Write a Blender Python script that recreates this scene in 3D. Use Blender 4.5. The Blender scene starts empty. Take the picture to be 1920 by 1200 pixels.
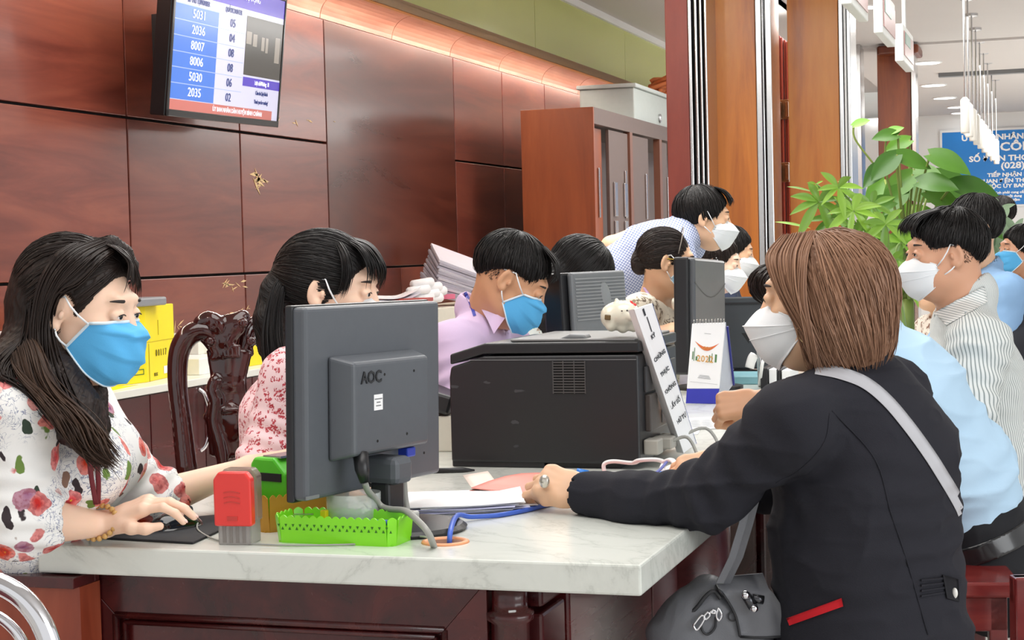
import bpy, math, random
import numpy as np
from mathutils import Vector, Matrix
random.seed(7); RNG = np.random.default_rng(7)
SC = bpy.context.scene; COL = SC.collection; PI = math.pi
# ---------------------------------------------------------------- camera, world, lights, exposure
F = 3200.0                                    # focal length in pixels of the 1920 wide frame
YAW, PITCH, ROLL = [math.radians(a) for a in (17.9, -2.33, -1.42)]
CAMZ = 1.27
_f = np.array([-math.sin(YAW)*math.cos(PITCH), math.cos(YAW)*math.cos(PITCH), math.sin(PITCH)])
_r = np.array([math.cos(YAW), math.sin(YAW), 0.0]); _u = np.cross(_r, _f)
CR = math.cos(ROLL)*_r + math.sin(ROLL)*_u; CU = -math.sin(ROLL)*_r + math.cos(ROLL)*_u; CF = _f
CO = np.array([0, 0, CAMZ])
cam_d = bpy.data.cameras.new('camera'); cam = bpy.data.objects.new('camera', cam_d); COL.objects.link(cam)
cam_d.sensor_width = 36; cam_d.lens = F/1920*36; cam_d.clip_end = 200; cam_d.clip_start = .05
cam.matrix_world = Matrix(((CR[0], CU[0], -CF[0], 0), (CR[1], CU[1], -CF[1], 0), (CR[2], CU[2], -CF[2], CAMZ), (0, 0, 0, 1)))
SC.camera = cam
SC.view_settings.view_transform = 'Standard'; SC.view_settings.look = 'None'; SC.view_settings.gamma = 1
SC.view_settings.use_curve_mapping = False; SC.view_settings.exposure = 0.0
wd = bpy.data.worlds.new('daylight'); SC.world = wd; wd.use_nodes = True
wd.node_tree.nodes['Background'].inputs[0].default_value = (1.0, 1.0, 1.0, 1)
wd.node_tree.nodes['Background'].inputs[1].default_value = 0.88
def area(name, loc, size, power, rot=(0, 0, 0), color=(1, .98, .95)):
    l = bpy.data.lights.new(name, 'AREA'); l.shape = 'RECTANGLE'; l.size, l.size_y = size; l.energy = power; l.color = color
    o = bpy.data.objects.new(name, l); o.location = loc; o.rotation_euler = rot; COL.objects.link(o); return o
area('ceiling_panel_light', (-1.2, 2.6, 2.9), (2.2, 2.2), 55)
area('ceiling_panel_light', (-1.6, 6.4, 2.9), (2.4, 2.4), 105)
area('ceiling_panel_light', (-1.2, 11.5, 2.88), (2.4, 3.0), 130)
area('ceiling_panel_light', (1.2, 18, 2.8), (4, 6), 480)
area('unseen_side_daylight', (3.6, 1.5, 1.9), (3.6, 2.4), 110, (math.radians(80), 0, math.radians(75)), (.95, .98, 1))  # unseen area light standing in for daylight from the right

for _y in (5.5, 8.5, 11.5, 15.0): area('wall_wash_light', (-2.5, _y, 3.45), (.5, .5), 85, (0, math.radians(-62), 0), (1, 1, .95))

# ---------------------------------------------------------------- pixel rays (frame 1920 x 1200) meeting real planes
def ray(x, y): return (x-960)*CR - (y-600)*CU + F*CF
def at(x, y, D): return CO + ray(x, y)*(D/F)
def atz(x, y, z): r = ray(x, y); return CO + r*((z-CAMZ)/r[2])
def atx(x, y, X): r = ray(x, y); return CO + r*(X/r[0])
def aty(x, y, Y): r = ray(x, y); return CO + r*(Y/r[1])
def depth(p): return float((np.array(p)-CO) @ CF)
V3 = lambda *a: np.array(a, float)
def unit(v): v = np.array(v, float); return v/np.linalg.norm(v)
UP = V3(0, 0, 1)

# ---------------------------------------------------------------- naming
def tag(o, label, cat, group=None, kind=None):
    if label: o['label'] = label
    if cat: o['category'] = cat
    if group: o['group'] = group
    if kind: o['kind'] = kind
    return o
def thing(name, label, cat, loc, group=None):
    o = bpy.data.objects.new(name, None); o.empty_display_size = .05; o.location = tuple(loc); COL.objects.link(o)
    return tag(o, label, cat, group)
def world_loc(o):
    p = Vector((0, 0, 0))
    while o is not None: p += o.location; o = o.parent
    return p
def link_mesh(name, verts, faces, mat, parent=None, smooth=False, bevel=0, attrs=None, label=None, subsurf=0, segs=2, mids=None):
    me = bpy.data.meshes.new(name)
    verts = np.asarray(verts, float)
    o = bpy.data.objects.new(name, me); COL.objects.link(o)
    if parent is not None:
        base = np.array(world_loc(parent)); o.parent = parent
    else:
        base = V3(0, 0, 0)
        if len(verts):
            lo, hi = verts.min(0), verts.max(0); base = V3((lo[0]+hi[0])/2, (lo[1]+hi[1])/2, lo[2]); o.location = tuple(base)
    if isinstance(faces, np.ndarray) and faces.ndim == 2:
        n, k = faces.shape
        me.vertices.add(len(verts)); me.vertices.foreach_set('co', (verts-base).astype(np.float32).ravel())
        me.loops.add(n*k); me.loops.foreach_set('vertex_index', faces.astype(np.int32).ravel())
        me.polygons.add(n); me.polygons.foreach_set('loop_start', np.arange(0, n*k, k, dtype=np.int32))
        me.update(calc_edges=True); me.validate()
    else:
        me.from_pydata([tuple(v) for v in verts-base], [], [tuple(int(i) for i in f) for f in faces]); me.validate(); me.update()
    for m in (mat if isinstance(mat, (list, tuple)) else [mat]): me.materials.append(m)
    if mids is not None: me.polygons.foreach_set('material_index', np.array(mids, np.int32))
    if smooth: me.polygons.foreach_set('use_smooth', np.ones(len(me.polygons), bool))
    if attrs:
        for k, a in attrs.items():
            a = np.asarray(a, np.float32)
            if a.ndim == 1: at_ = me.attributes.new(k, 'FLOAT', 'POINT'); at_.data.foreach_set('value', a)
            else: at_ = me.attributes.new(k, 'FLOAT_VECTOR', 'POINT'); at_.data.foreach_set('vector', a.ravel())
    if bevel:
        b = o.modifiers.new('bevel', 'BEVEL'); b.width = bevel; b.segments = segs; b.limit_method = 'ANGLE'; b.angle_limit = math.radians(35)
        b.harden_normals = False
    if subsurf:
        s = o.modifiers.new('sub', 'SUBSURF'); s.levels = s.render_levels = subsurf
    if label: o['label'] = label
    return o

class MB:
    """collects shapes in world space (or in frame M, 4x4) and links them as ONE mesh"""
    def __init__(s, M=None): s.v = []; s.f = []; s.a = []; s.M = M; s.av = 0.0
    def add(s, vs, fs):
        n = len(s.v); vs = np.asarray(vs, float)
        if s.M is not None: vs = vs @ s.M[:3, :3].T + s.M[:3, 3]
        s.v += [tuple(v) for v in vs]; s.f += [[i+n for i in f] for f in fs]; s.a += [s.av]*len(vs); return s
    def box(s, c, size, R=None):
        h = np.array(size)/2; vs = np.array([[x, y, z] for x in (-1, 1) for y in (-1, 1) for z in (-1, 1)])*h
        if R is not None: vs = vs @ np.asarray(R).T
        return s.add(vs+np.array(c), [(0, 1, 3, 2), (4, 6, 7, 5), (0, 4, 5, 1), (2, 3, 7, 6), (0, 2, 6, 4), (1, 5, 7, 3)])
    def box2(s, lo, hi): lo, hi = np.array(lo, float), np.array(hi, float); return s.box((lo+hi)/2, np.abs(hi-lo))
    def quadbox(s, q, off):
        """a slab: four corners q (ordered) and the offset vector to its other face"""
        q = np.array(q); vs = np.vstack([q, q+np.array(off)])
        return s.add(vs, [(3, 2, 1, 0), (4, 5, 6, 7), (0, 1, 5, 4), (1, 2, 6, 5), (2, 3, 7, 6), (3, 0, 4, 7)])
    def prism(s, poly, off):
        poly = np.array(poly); n = len(poly); vs = np.vstack([poly, poly+np.array(off)])
        return s.add(vs, [list(range(n))[::-1], list(range(n, 2*n))]+[(i, (i+1) % n, n+(i+1) % n, n+i) for i in range(n)])
    def loft(s, rings, close=True, caps=True):
        rings = [np.array(r) for r in rings]; k = len(rings[0]); vs = np.vstack(rings); fs = []
        for j in range(len(rings)-1):
            for i in range(k if close else k-1):
                a = j*k+i; b = j*k+(i+1) % k; fs.append((a, b, b+k, a+k))
        if caps and close: fs += [list(range(k))[::-1], list(range((len(rings)-1)*k, len(rings)*k))]
        return s.add(vs, fs)
    def tube(s, pts, r, n=8, caps=True, flat=None):
        pts = np.array(pts, float); m = len(pts); rr = np.full(m, r) if np.isscalar(r) else np.array(r, float)
        t = np.gradient(pts, axis=0); t /= np.linalg.norm(t, axis=1)[:, None]+1e-12
        ref = unit(np.cross(t[0], UP if abs(t[0][2]) < .9 else V3(1, 0, 0))); rings = []
        for i in range(m):
            ref = ref - t[i]*(ref @ t[i]); ref = unit(ref); b = np.cross(t[i], ref)
            a = np.arange(n)/n*2*PI
            e = (np.cos(a)[:, None]*ref*rr[i] + np.sin(a)[:, None]*b*rr[i]*(flat if flat else 1)); rings.append(pts[i]+e)
        return s.loft(rings, True, caps)
    def lathe(s, c, prof, axis=UP, n=24, closed_prof=False, arc=(0, 2*PI)):
        axis = unit(axis); x = unit(np.cross(axis, V3(0, 1, 0) if abs(axis[1]) < .9 else V3(1, 0, 0))); y = np.cross(axis, x)
        rings = []
        full = abs(arc[1]-arc[0]-2*PI) < 1e-6
        for r, h in prof:
            a = arc[0]+(arc[1]-arc[0])*np.arange(n)/(n if full else n-1)
            rings.append(np.array(c)+np.cos(a)[:, None]*x*r+np.sin(a)[:, None]*y*r+axis*h)
        if closed_prof: rings.append(rings[0])
        return s.loft(rings, full, not closed_prof)
    def ell(s, c, rad, R=None, n=14, m=10):
        rad = np.array(rad, float)*np.ones(3); vs = []; fs = []
        for j in range(1, m):
            th = PI*j/m
            for i in range(n): ph = 2*PI*i/n; vs.append((math.sin(th)*math.cos(ph), math.sin(th)*math.sin(ph), math.cos(th)))
        top = len(vs); vs += [(0, 0, 1), (0, 0, -1)]
        for j in range(m-2):
            for i in range(n): a = j*n+i; b = j*n+(i+1) % n; fs.append((a, a+n, b+n, b))
        for i in range(n): fs.append((top, i, (i+1) % n)); fs.append((top+1, (m-2)*n+(i+1) % n, (m-2)*n+i))
        vs = np.array(vs)*rad
        if R is not None: vs = vs @ np.asarray(R).T
        return s.add(vs+np.array(c), fs)
    def sheet(s, G, th=0.0, d=None):
        """grid of points G[i][j]; optional thickness th along direction d"""
        G = np.array(G, float); a, b = G.shape[:2]; top = G.reshape(-1, 3)
        fs = [(i*b+j, (i+1)*b+j, (i+1)*b+j+1, i*b+j+1) for i in range(a-1) for j in range(b-1)]
        if not th: return s.add(top, fs)
        n = a*b; low = top - np.array(d)*th; fs2 = [tuple(x+n for x in f[::-1]) for f in fs]
        rim = [i*b for i in range(a)] + [(a-1)*b+j for j in range(1, b)] + [i*b+b-1 for i in range(a-2, -1, -1)] + [j for j in range(b-2, 0, -1)]
        fs3 = [(rim[(i+1) % len(rim)], rim[i], rim[i]+n, rim[(i+1) % len(rim)]+n)[::-1] for i in range(len(rim))]
        return s.add(np.vstack([top, low]), fs+fs2+fs3)
    def build(s, name, mat, parent=None, **k):
        if any(s.a): k.setdefault('attrs', {})['tint'] = s.a
        return link_mesh(name, s.v, s.f, mat, parent, **k)
def spline(P, n=8):
    """Catmull-Rom through P"""
    P = np.array(P, float); P = np.vstack([2*P[0]-P[1], P, 2*P[-1]-P[-2]]); out = []
    for i in range(1, len(P)-2):
        for t in np.arange(n)/n:
            a, b, c, d = P[i-1], P[i], P[i+1], P[i+2]
            out.append(.5*((2*b)+(-a+c)*t+(2*a-5*b+4*c-d)*t*t+(-a+3*b-3*c+d)*t**3))
    out.append(P[-2]); return np.array(out)
def frame(o, x, y, z=None):
    x, y = unit(x), unit(y); z = np.cross(x, y) if z is None else unit(z); M = np.eye(4); M[:3, 0], M[:3, 1], M[:3, 2], M[:3, 3] = x, y, z, o; return M
def rot(axis, a):
    x, y, z = unit(axis); c, s = math.cos(a), math.sin(a); t = 1-c
    return np.array([[t*x*x+c, t*x*y-s*z, t*x*z+s*y], [t*x*y+s*z, t*y*y+c, t*y*z-s*x], [t*x*z-s*y, t*y*z+s*x, t*z*z+c]])

# ---------------------------------------------------------------- materials
def lin(c):
    if isinstance(c, str): c = [int(c[i:i+2], 16)/255 for i in (0, 2, 4)]
    return tuple(x/12.92 if x <= .04045 else ((x+.055)/1.055)**2.4 for x in c)+(1,)
class NT:
    """tiny node-tree helper"""
    def __init__(s, name):
        s.m = bpy.data.materials.new(name); s.m.use_nodes = True; s.t = s.m.node_tree; s.p = s.t.nodes['Principled BSDF']
    def n(s, typ, inp=None, **k):
        nd = s.t.nodes.new(typ)
        for a, b in k.items(): setattr(nd, a, b)
        for a, b in (inp or {}).items(): s.set(nd.inputs[a], b)
        return nd
    def set(s, sock, v):
        if isinstance(v, bpy.types.NodeSocket): s.t.links.new(v, sock)
        else: sock.default_value = v
    def P(s, **k):
        for a, b in k.items(): s.set(s.p.inputs[a.replace('_', ' ')], b)
        return s
    def coord(s, which='Object', scale=(1, 1, 1), rot=(0, 0, 0)):
        c = s.n('ShaderNodeTexCoord').outputs[which]
        return s.n('ShaderNodeMapping', {0: c, 2: rot, 3: scale}).outputs[0]
    def attr(s, name, out='Vector'): return s.n('ShaderNodeAttribute', attribute_name=name).outputs[out]
    def noise(s, vec, scale, detail=4, rough=.5, dist=0, out=0):
        return s.n('ShaderNodeTexNoise', {'Vector': vec, 'Scale': scale, 'Detail': detail, 'Roughness': rough, 'Distortion': dist}).outputs[out]
    def voro(s, vec, scale, out='Distance', rnd=1, **k): return s.n('ShaderNodeTexVoronoi', {'Vector': vec, 'Scale': scale, 'Randomness': rnd}, **k).outputs[out]
    def ramp(s, fac, stops, interp='LINEAR'):
        r = s.n('ShaderNodeValToRGB', {0: fac}); e = r.color_ramp; e.interpolation = interp
        while len(e.elements) < len(stops): e.elements.new(.5)
        for el, (p, c) in zip(e.elements, stops): el.position = p; el.color = lin(c) if not isinstance(c, float) else (c, c, c, 1)
        return r.outputs[0]
    def mix(s, fac, a, b, blend='MIX'):
        m = s.n('ShaderNodeMix', data_type='RGBA', blend_type=blend)
        s.set(m.inputs[0], fac); s.set(m.inputs[6], lin(a) if isinstance(a, str) else a); s.set(m.inputs[7], lin(b) if isinstance(b, str) else b); return m.outputs[2]
    def math(s, op, a, b=0.0, c=0.0):
        m = s.n('ShaderNodeMath', operation=op); s.set(m.inputs[0], a); s.set(m.inputs[1], b); s.set(m.inputs[2], c); return m.outputs[0]
    def bump(s, h, strength=.2, dist=.01): s.P(Normal=s.n('ShaderNodeBump', {'Strength': strength, 'Distance': dist, 'Height': h}).outputs[0]); return s
def plain(name, col, rough=.5, metal=0, spec=.5, var=.06, scale=30, bump=0, coat=0, alpha=1, trans=0, emit=None, emits=0, bscale=None, sheen=0):
    t = NT(name); v = t.coord()
    if var:
        c = lin(col)[:3]; nz = t.noise(v, scale, 3)
        a = tuple(x*(1-var) for x in c)+(1,); b = tuple(min(1, x*(1+var)) for x in c)+(1,)
        t.P(Base_Color=t.mix(nz, a, b))
    else: t.P(Base_Color=lin(col))
    t.P(Roughness=rough, Metallic=metal, Specular_IOR_Level=spec, Coat_Weight=coat, Coat_Roughness=.08, Alpha=alpha, Transmission_Weight=trans)
    if sheen: t.P(Sheen_Weight=sheen)
    if bump: t.bump(t.noise(v, bscale or scale*4, 3), bump, .004)
    if emit: t.P(Emission_Color=lin(emit), Emission_Strength=emits)
    return t.m
def wood(name, dark, mid, light, rough=.3, axis=2, scale=1.0, tintamt=.5, coat=.0, bump=.03):
    """grain that runs along axis; attribute 'tint' shifts each board"""
    t = NT(name); tint = t.attr('tint', 'Fac')
    sc = [9*scale]*3; sc[axis] = 1.1*scale
    off = t.n('ShaderNodeVectorMath', {0: t.coord('Object', sc), 1: (0, 0, 0)}, operation='ADD')
    cmb = t.n('ShaderNodeCombineXYZ', {0: t.math('MULTIPLY', tint, 37.), 1: t.math('MULTIPLY', tint, 17.), 2: t.math('MULTIPLY', tint, 53.)})
    t.t.links.new(cmb.outputs[0], off.inputs[1]); v = off.outputs[0]
    g = t.noise(v, 1.0, 6, .6, 1.2); fine = t.noise(v, 7.0, 4, .6)
    c = t.ramp(g, [(.28, dark), (.5, mid), (.74, light)])
    c = t.mix(t.math('MULTIPLY', fine, .35), c, dark)
    k = t.math('ADD', 1-.5*tintamt, t.math('MULTIPLY', tint, tintamt))
    c = t.mix(1.0, c, t.n('ShaderNodeCombineColor', {0: k, 1: k, 2: k}).outputs[0], 'MULTIPLY')
    t.P(Base_Color=c, Roughness=t.math('ADD', rough-.05, t.math('MULTIPLY', g, .12)), Coat_Weight=coat, Coat_Roughness=.1)
    t.bump(fine, bump, .003); return t.m

# ---------------------------------------------------------------- lettering
def letters(parent, name, items, mat, M, depth_=.0008):
    """items: (text, x, y, size, align, squeeze) laid out in frame M (x right, y up, z out); one mesh a line"""
    for it in items:
        V, Fc = [], []
        txt, x, y, size = it[:4]; al = it[4] if len(it) > 4 else 'CENTER'; sq = it[5] if len(it) > 5 else 1.0; off = it[6] if len(it) > 6 else 0
        cu = bpy.data.curves.new('lettering', 'FONT'); cu.body = txt; cu.size = size; cu.align_x = al; cu.align_y = 'CENTER'; cu.extrude = depth_; cu.offset = off; cu.resolution_u = 2
        o = bpy.data.objects.new('lettering', cu); COL.objects.link(o); dg = bpy.context.evaluated_depsgraph_get()
        me = bpy.data.meshes.new_from_object(o.evaluated_get(dg)); n = len(V)
        for v in me.vertices: V.append((x+v.co.x*sq, y+v.co.y, v.co.z+depth_))
        Fc += [[i+n for i in p.vertices] for p in me.polygons]
        bpy.data.objects.remove(o); bpy.data.curves.remove(cu); bpy.data.meshes.remove(me)
        link_mesh(name, np.array(V) @ M[:3, :3].T + M[:3, 3], Fc, mat, parent)
# ================================================================ volumes: smooth unions of tapered limbs, meshed by surface nets
from mathutils.bvhtree import BVHTree
def surface_net(d, o, h):
    s = d < 0
    cnt = np.zeros([n-1 for n in d.shape], np.int8)
    C = [(i, j, k) for i in (0, 1) for j in (0, 1) for k in (0, 1)]
    nx, ny, nz = cnt.shape
    for i, j, k in C: cnt += s[i:i+nx, j:j+ny, k:k+nz]
    I = np.argwhere((cnt > 0) & (cnt < 8))
    vals = np.stack([d[I[:, 0]+i, I[:, 1]+j, I[:, 2]+k] for i, j, k in C], 1)
    acc = np.zeros((len(I), 3)); num = np.zeros(len(I))
    for a in range(8):
        for ax in range(3):
            if C[a][ax] == 0:
                t_ = list(C[a]); t_[ax] = 1; b = C.index(tuple(t_)); va, vb = vals[:, a], vals[:, b]; m = (va < 0) != (vb < 0)
                t = np.where(m, va/np.where(m, va-vb, 1), 0); p = np.tile(np.array(C[a], float), (len(I), 1)); p[:, ax] += t
                acc[m] += p[m]; num[m] += 1
    V = o + (I + acc/num[:, None])*h
    vid = -np.ones(cnt.shape, np.int32); vid[I[:, 0], I[:, 1], I[:, 2]] = np.arange(len(I)); Q = []
    for ax in range(3):
        b, c = (ax+1) % 3, (ax+2) % 3
        sl0 = [slice(None)]*3; sl1 = [slice(None)]*3; sl0[ax] = slice(0, -1); sl1[ax] = slice(1, None)
        E = np.argwhere(s[tuple(sl0)] != s[tuple(sl1)])
        E = E[(E[:, b] > 0) & (E[:, c] > 0) & (E[:, b] < d.shape[b]-1) & (E[:, c] < d.shape[c]-1)]
        if not len(E): continue
        def g(db, dc): q = E.copy(); q[:, b] -= db; q[:, c] -= dc; return vid[q[:, 0], q[:, 1], q[:, 2]]
        f = np.stack([g(1, 1), g(0, 1), g(0, 0), g(1, 0)], 1); ins = s[E[:, 0], E[:, 1], E[:, 2]]
        f[~ins] = f[~ins][:, ::-1]; Q.append(f)
    Fq = np.vstack(Q); return V, Fq[(Fq >= 0).all(1)]
class Vol:
    def __init__(s, h, M=None): s.h = h; s.M = M; s.Mi = None if M is None else np.linalg.inv(M); s.P = []
    def L(s, p):
        p = np.array(p, float); return p if s.Mi is None else s.Mi[:3, :3] @ p + s.Mi[:3, 3]
    def cap(s, a, b, ra, rb=None, k=.02, sub=False):
        a, b = np.array(a, float), np.array(b, float); rb = ra if rb is None else rb; ab = b-a; l2 = ab @ ab+1e-12; R = max(ra, rb)
        def f(X): t = np.clip(((X-a) @ ab)/l2, 0, 1); return np.linalg.norm(X-a-t[..., None]*ab, axis=-1)-(ra+(rb-ra)*t)
        s.P.append((f, np.minimum(a, b)-R, np.maximum(a, b)+R, k, sub)); return s
    def chain(s, pts, rads, k=.02):
        for i in range(len(pts)-1): s.cap(pts[i], pts[i+1], rads[i], rads[i+1], k)
        return s
    def ell(s, c, r, R=None, k=.02, sub=False):
        c = np.array(c, float); r = np.array(r, float)*np.ones(3); R = np.eye(3) if R is None else np.asarray(R)
        def f(X): q = (X-c) @ R; k0 = np.linalg.norm(q/r, axis=-1); k1 = np.linalg.norm(q/r**2, axis=-1)+1e-9; return k0*(k0-1)/k1
        e = np.sqrt(((R*r)**2).sum(1)); s.P.append((f, c-e, c+e, k, sub)); return s
    def box(s, c, half, R=None, rd=.01, k=.02, sub=False):
        c = np.array(c, float); half = np.array(half, float)-rd; R = np.eye(3) if R is None else np.asarray(R)
        def f(X): q = np.abs((X-c) @ R)-half; return np.linalg.norm(np.maximum(q, 0), axis=-1)+np.minimum(q.max(-1), 0)-rd
        e = np.abs(R) @ (half+rd); s.P.append((f, c-e, c+e, k, sub)); return s
    def ecap(s, a, b, wa, wb, side, k=.03):
        """tapered bar of oval section: (half width along side, half depth)"""
        a, b = np.array(a, float), np.array(b, float); ab = b-a; L = np.linalg.norm(ab); ax = ab/L; sd = np.array(side, float); sd = unit(sd-ax*(sd @ ax)); fr = np.cross(ax, sd)
        wa, wb = np.array(wa, float), np.array(wb, float)
        def f(X):
            q = X-a; t = np.clip(q @ ax/L, 0, 1); w = wa+(wb-wa)*t[..., None]; q = q-t[..., None]*ab
            u = np.stack([q @ sd, q @ fr, q @ ax], -1); r = np.stack([w[..., 0], w[..., 1], w.min(-1)], -1)
            k0 = np.linalg.norm(u/r, axis=-1); k1 = np.linalg.norm(u/r**2, axis=-1)+1e-9; return k0*(k0-1)/k1
        R = max(wa.max(), wb.max()); s.P.append((f, np.minimum(a, b)-R, np.maximum(a, b)+R, k, sub_ := False)); return s
    def cut(s, n, p):
        n = unit(n); p = np.array(p, float); s.P.append((lambda X: (X-p) @ n, None, None, 0, 'cut')); return s
    def mesh(s):
        h = s.h; A = [q for q in s.P if q[4] is False]; lo = np.min([q[1] for q in A], 0)-3*h-.01; hi = np.max([q[2] for q in A], 0)+3*h+.01
        n = np.ceil((hi-lo)/h).astype(int)+1; d = np.full(n, .5, np.float32); g = [lo[i]+np.arange(n[i])*h for i in range(3)]
        for f, a, b, k, sub in s.P:
            if sub == 'cut': sl = [slice(0, m) for m in n]
            else:
                pad = k+3*h; i0 = np.clip(np.floor((a-pad-lo)/h).astype(int), 0, n-1); i1 = np.clip(np.ceil((b+pad-lo)/h).astype(int)+1, 1, n); sl = [slice(i0[i], i1[i]) for i in range(3)]
                if min(i1-i0) < 1: continue
            X = np.stack(np.meshgrid(*[g[i][sl[i]] for i in range(3)], indexing='ij'), -1).astype(np.float32); v = f(X).astype(np.float32); sl = tuple(sl); D = d[sl]
            if sub == 'cut': d[sl] = np.maximum(D, v)
            elif sub:
                v = -v; hh = np.clip(.5+.5*(v-D)/max(k, 1e-6), 0, 1); d[sl] = D*(1-hh)+v*hh+k*hh*(1-hh)
            else: hh = np.clip(.5+.5*(D-v)/max(k, 1e-6), 0, 1); d[sl] = D*(1-hh)+v*hh-k*hh*(1-hh)
        V, Fq = surface_net(d, lo, h)
        if s.M is not None: V = V @ s.M[:3, :3].T+s.M[:3, 3]
        return V, Fq
def vnormals(V, Fq):
    a, b, c = V[Fq[:, 0]], V[Fq[:, 1]], V[Fq[:, 2]]; n = np.cross(b-a, c-a)+np.cross(c-a, V[Fq[:, 3]]-a); N = np.zeros_like(V)
    for k in range(4): np.add.at(N, Fq[:, k], n)
    return N/(np.linalg.norm(N, axis=1)[:, None]+1e-12)
_T = np.random.default_rng(4).random((32, 32, 32))
def vnoise(P):
    i = np.floor(P).astype(int); f = P-i; f = f*f*(3-2*f); r = 0
    for a in (0, 1):
        for b in (0, 1):
            for c in (0, 1): r = r+_T[(i[:, 0]+a) % 32, (i[:, 1]+b) % 32, (i[:, 2]+c) % 32]*(f[:, 0] if a else 1-f[:, 0])*(f[:, 1] if b else 1-f[:, 1])*(f[:, 2] if c else 1-f[:, 2])
    return r
def relax(V, Fq, it=2, lam=.5):
    for _ in range(it):
        S = np.zeros_like(V); n = np.zeros(len(V))
        for k in range(4):
            a, b = Fq[:, k], Fq[:, (k+1) % 4]; np.add.at(S, a, V[b]); np.add.at(S, b, V[a]); np.add.at(n, a, 1); np.add.at(n, b, 1)
        V = V+lam*(S/np.maximum(n, 1)[:, None]-V)
    return V
def folds(V, Fq, amp=.004, f=(14, 14, 14), seed=0, warp=.6, lines=()):
    """cloth creases: ridged noise, plus rings round given joints (point, axis, reach, amount)"""
    N = vnormals(V, Fq); P = V*np.array(f)+seed*7.3; w = vnoise(P*.6+3)*warp
    r = 1-np.abs(2*vnoise(P+w[:, None])-1); r2 = 1-np.abs(2*vnoise(P*2.1+9)-1)
    dsp = amp*((r**3)-.35+.4*(r2**3-.3))
    for p, axis, reach, am, per in lines:
        q = V-np.array(p); t = q @ unit(axis); dist = np.linalg.norm(q, axis=1); ph = vnoise(V*9+seed)*5
        dsp = dsp+am*np.sin(t/per*2*PI+ph)*np.exp(-(dist/reach)**2)
    return V+N*dsp[:, None]
def hframe(px, py, D, az, pitch=0, roll=0):
    """head frame: x to the person's right, y out of the face, z up; az 0 faces photo right, 180 photo left, negative turns to the camera"""
    g1 = unit(V3(CR[0], CR[1], 0)); g2 = unit(V3(CF[0], CF[1], 0)); a = math.radians(az); f = g1*math.cos(a)+g2*math.sin(a); rt = np.cross(f, UP)
    R = rot(rt, -math.radians(pitch)); f = R @ f; u = R @ UP; R2 = rot(f, math.radians(roll)); return frame(at(px, py, D), R2 @ rt, f, R2 @ u)
hp = lambda M, *p: M[:3, :3] @ np.array(p, float)+M[:3, 3]
GRND1, GRND2 = unit(V3(CR[0], CR[1], 0)), unit(V3(CF[0], CF[1], 0))

# ---------------------------------------------------------------- materials of people
def skin(name, col):
    t = NT(name); v = t.coord(); c = lin(col)[:3]; n = t.noise(v, 14, 4); a = tuple(x*.94 for x in c)+(1,); b = (min(1, c[0]*1.05), c[1]*1.01, c[2]*.99, 1)
    t.P(Base_Color=t.mix(n, a, b), Roughness=.48, Subsurface_Weight=.12, Subsurface_Radius=(.02, .008, .004), Subsurface_Scale=.3); t.bump(t.noise(v, 500, 2), .04, .001); return t.m
SK_LIGHT = skin('light_skin', 'f2cdb4'); SK_MID = skin('warm_skin', 'e2b795'); SK_TAN = skin('tan_skin', 'cf9c78'); SK_RED = skin('ruddy_skin', 'd39f80')
def hairmat(name, dark, light, rough=.38, f=60):
    t = NT(name); s = t.attr('strand'); m = t.n('ShaderNodeMapping', {0: s, 3: (f, f, 2.2)}).outputs[0]; n = t.noise(m, 1.0, 4, .65, .2)
    t.P(Base_Color=t.ramp(n, [(.3, dark), (.7, light)]), Roughness=rough, Specular_IOR_Level=.32); t.bump(n, .5, .004); return t.m
H_BLACK = hairmat('black_hair', '0c0a0a', '1d1817', .42); H_BRN = hairmat('dark_brown_hair', '120c0b', '2c1e18', .45); H_AUB = hairmat('auburn_hair', '664532', 'a67e64', .46, 45); H_WAVE = hairmat('wavy_brown_hair', '251812', '50392b', .5)
M_EYEW = plain('eye_white', 'e9e4e0', .2, var=0); M_IRIS = plain('dark_iris', '1a0f0b', .12, var=0); M_BROW = plain('eyebrow_hair', '2b201c', .7, var=0); M_LID = plain('lash_line', '1c1413', .6, var=0)
def cloth(name, col, rough=.8, var=.04, sheen=.0, b=.12): return plain(name, col, rough, var=var, scale=8, bump=b, bscale=700, spec=.25, sheen=sheen)
M_MASKB = cloth('mask_blue', '5db4ea', .75); M_MASKW = cloth('mask_white', 'eceef0', .8, .02); M_MASKE = cloth('mask_edge', 'dcebf4', .8, .02)
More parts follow.
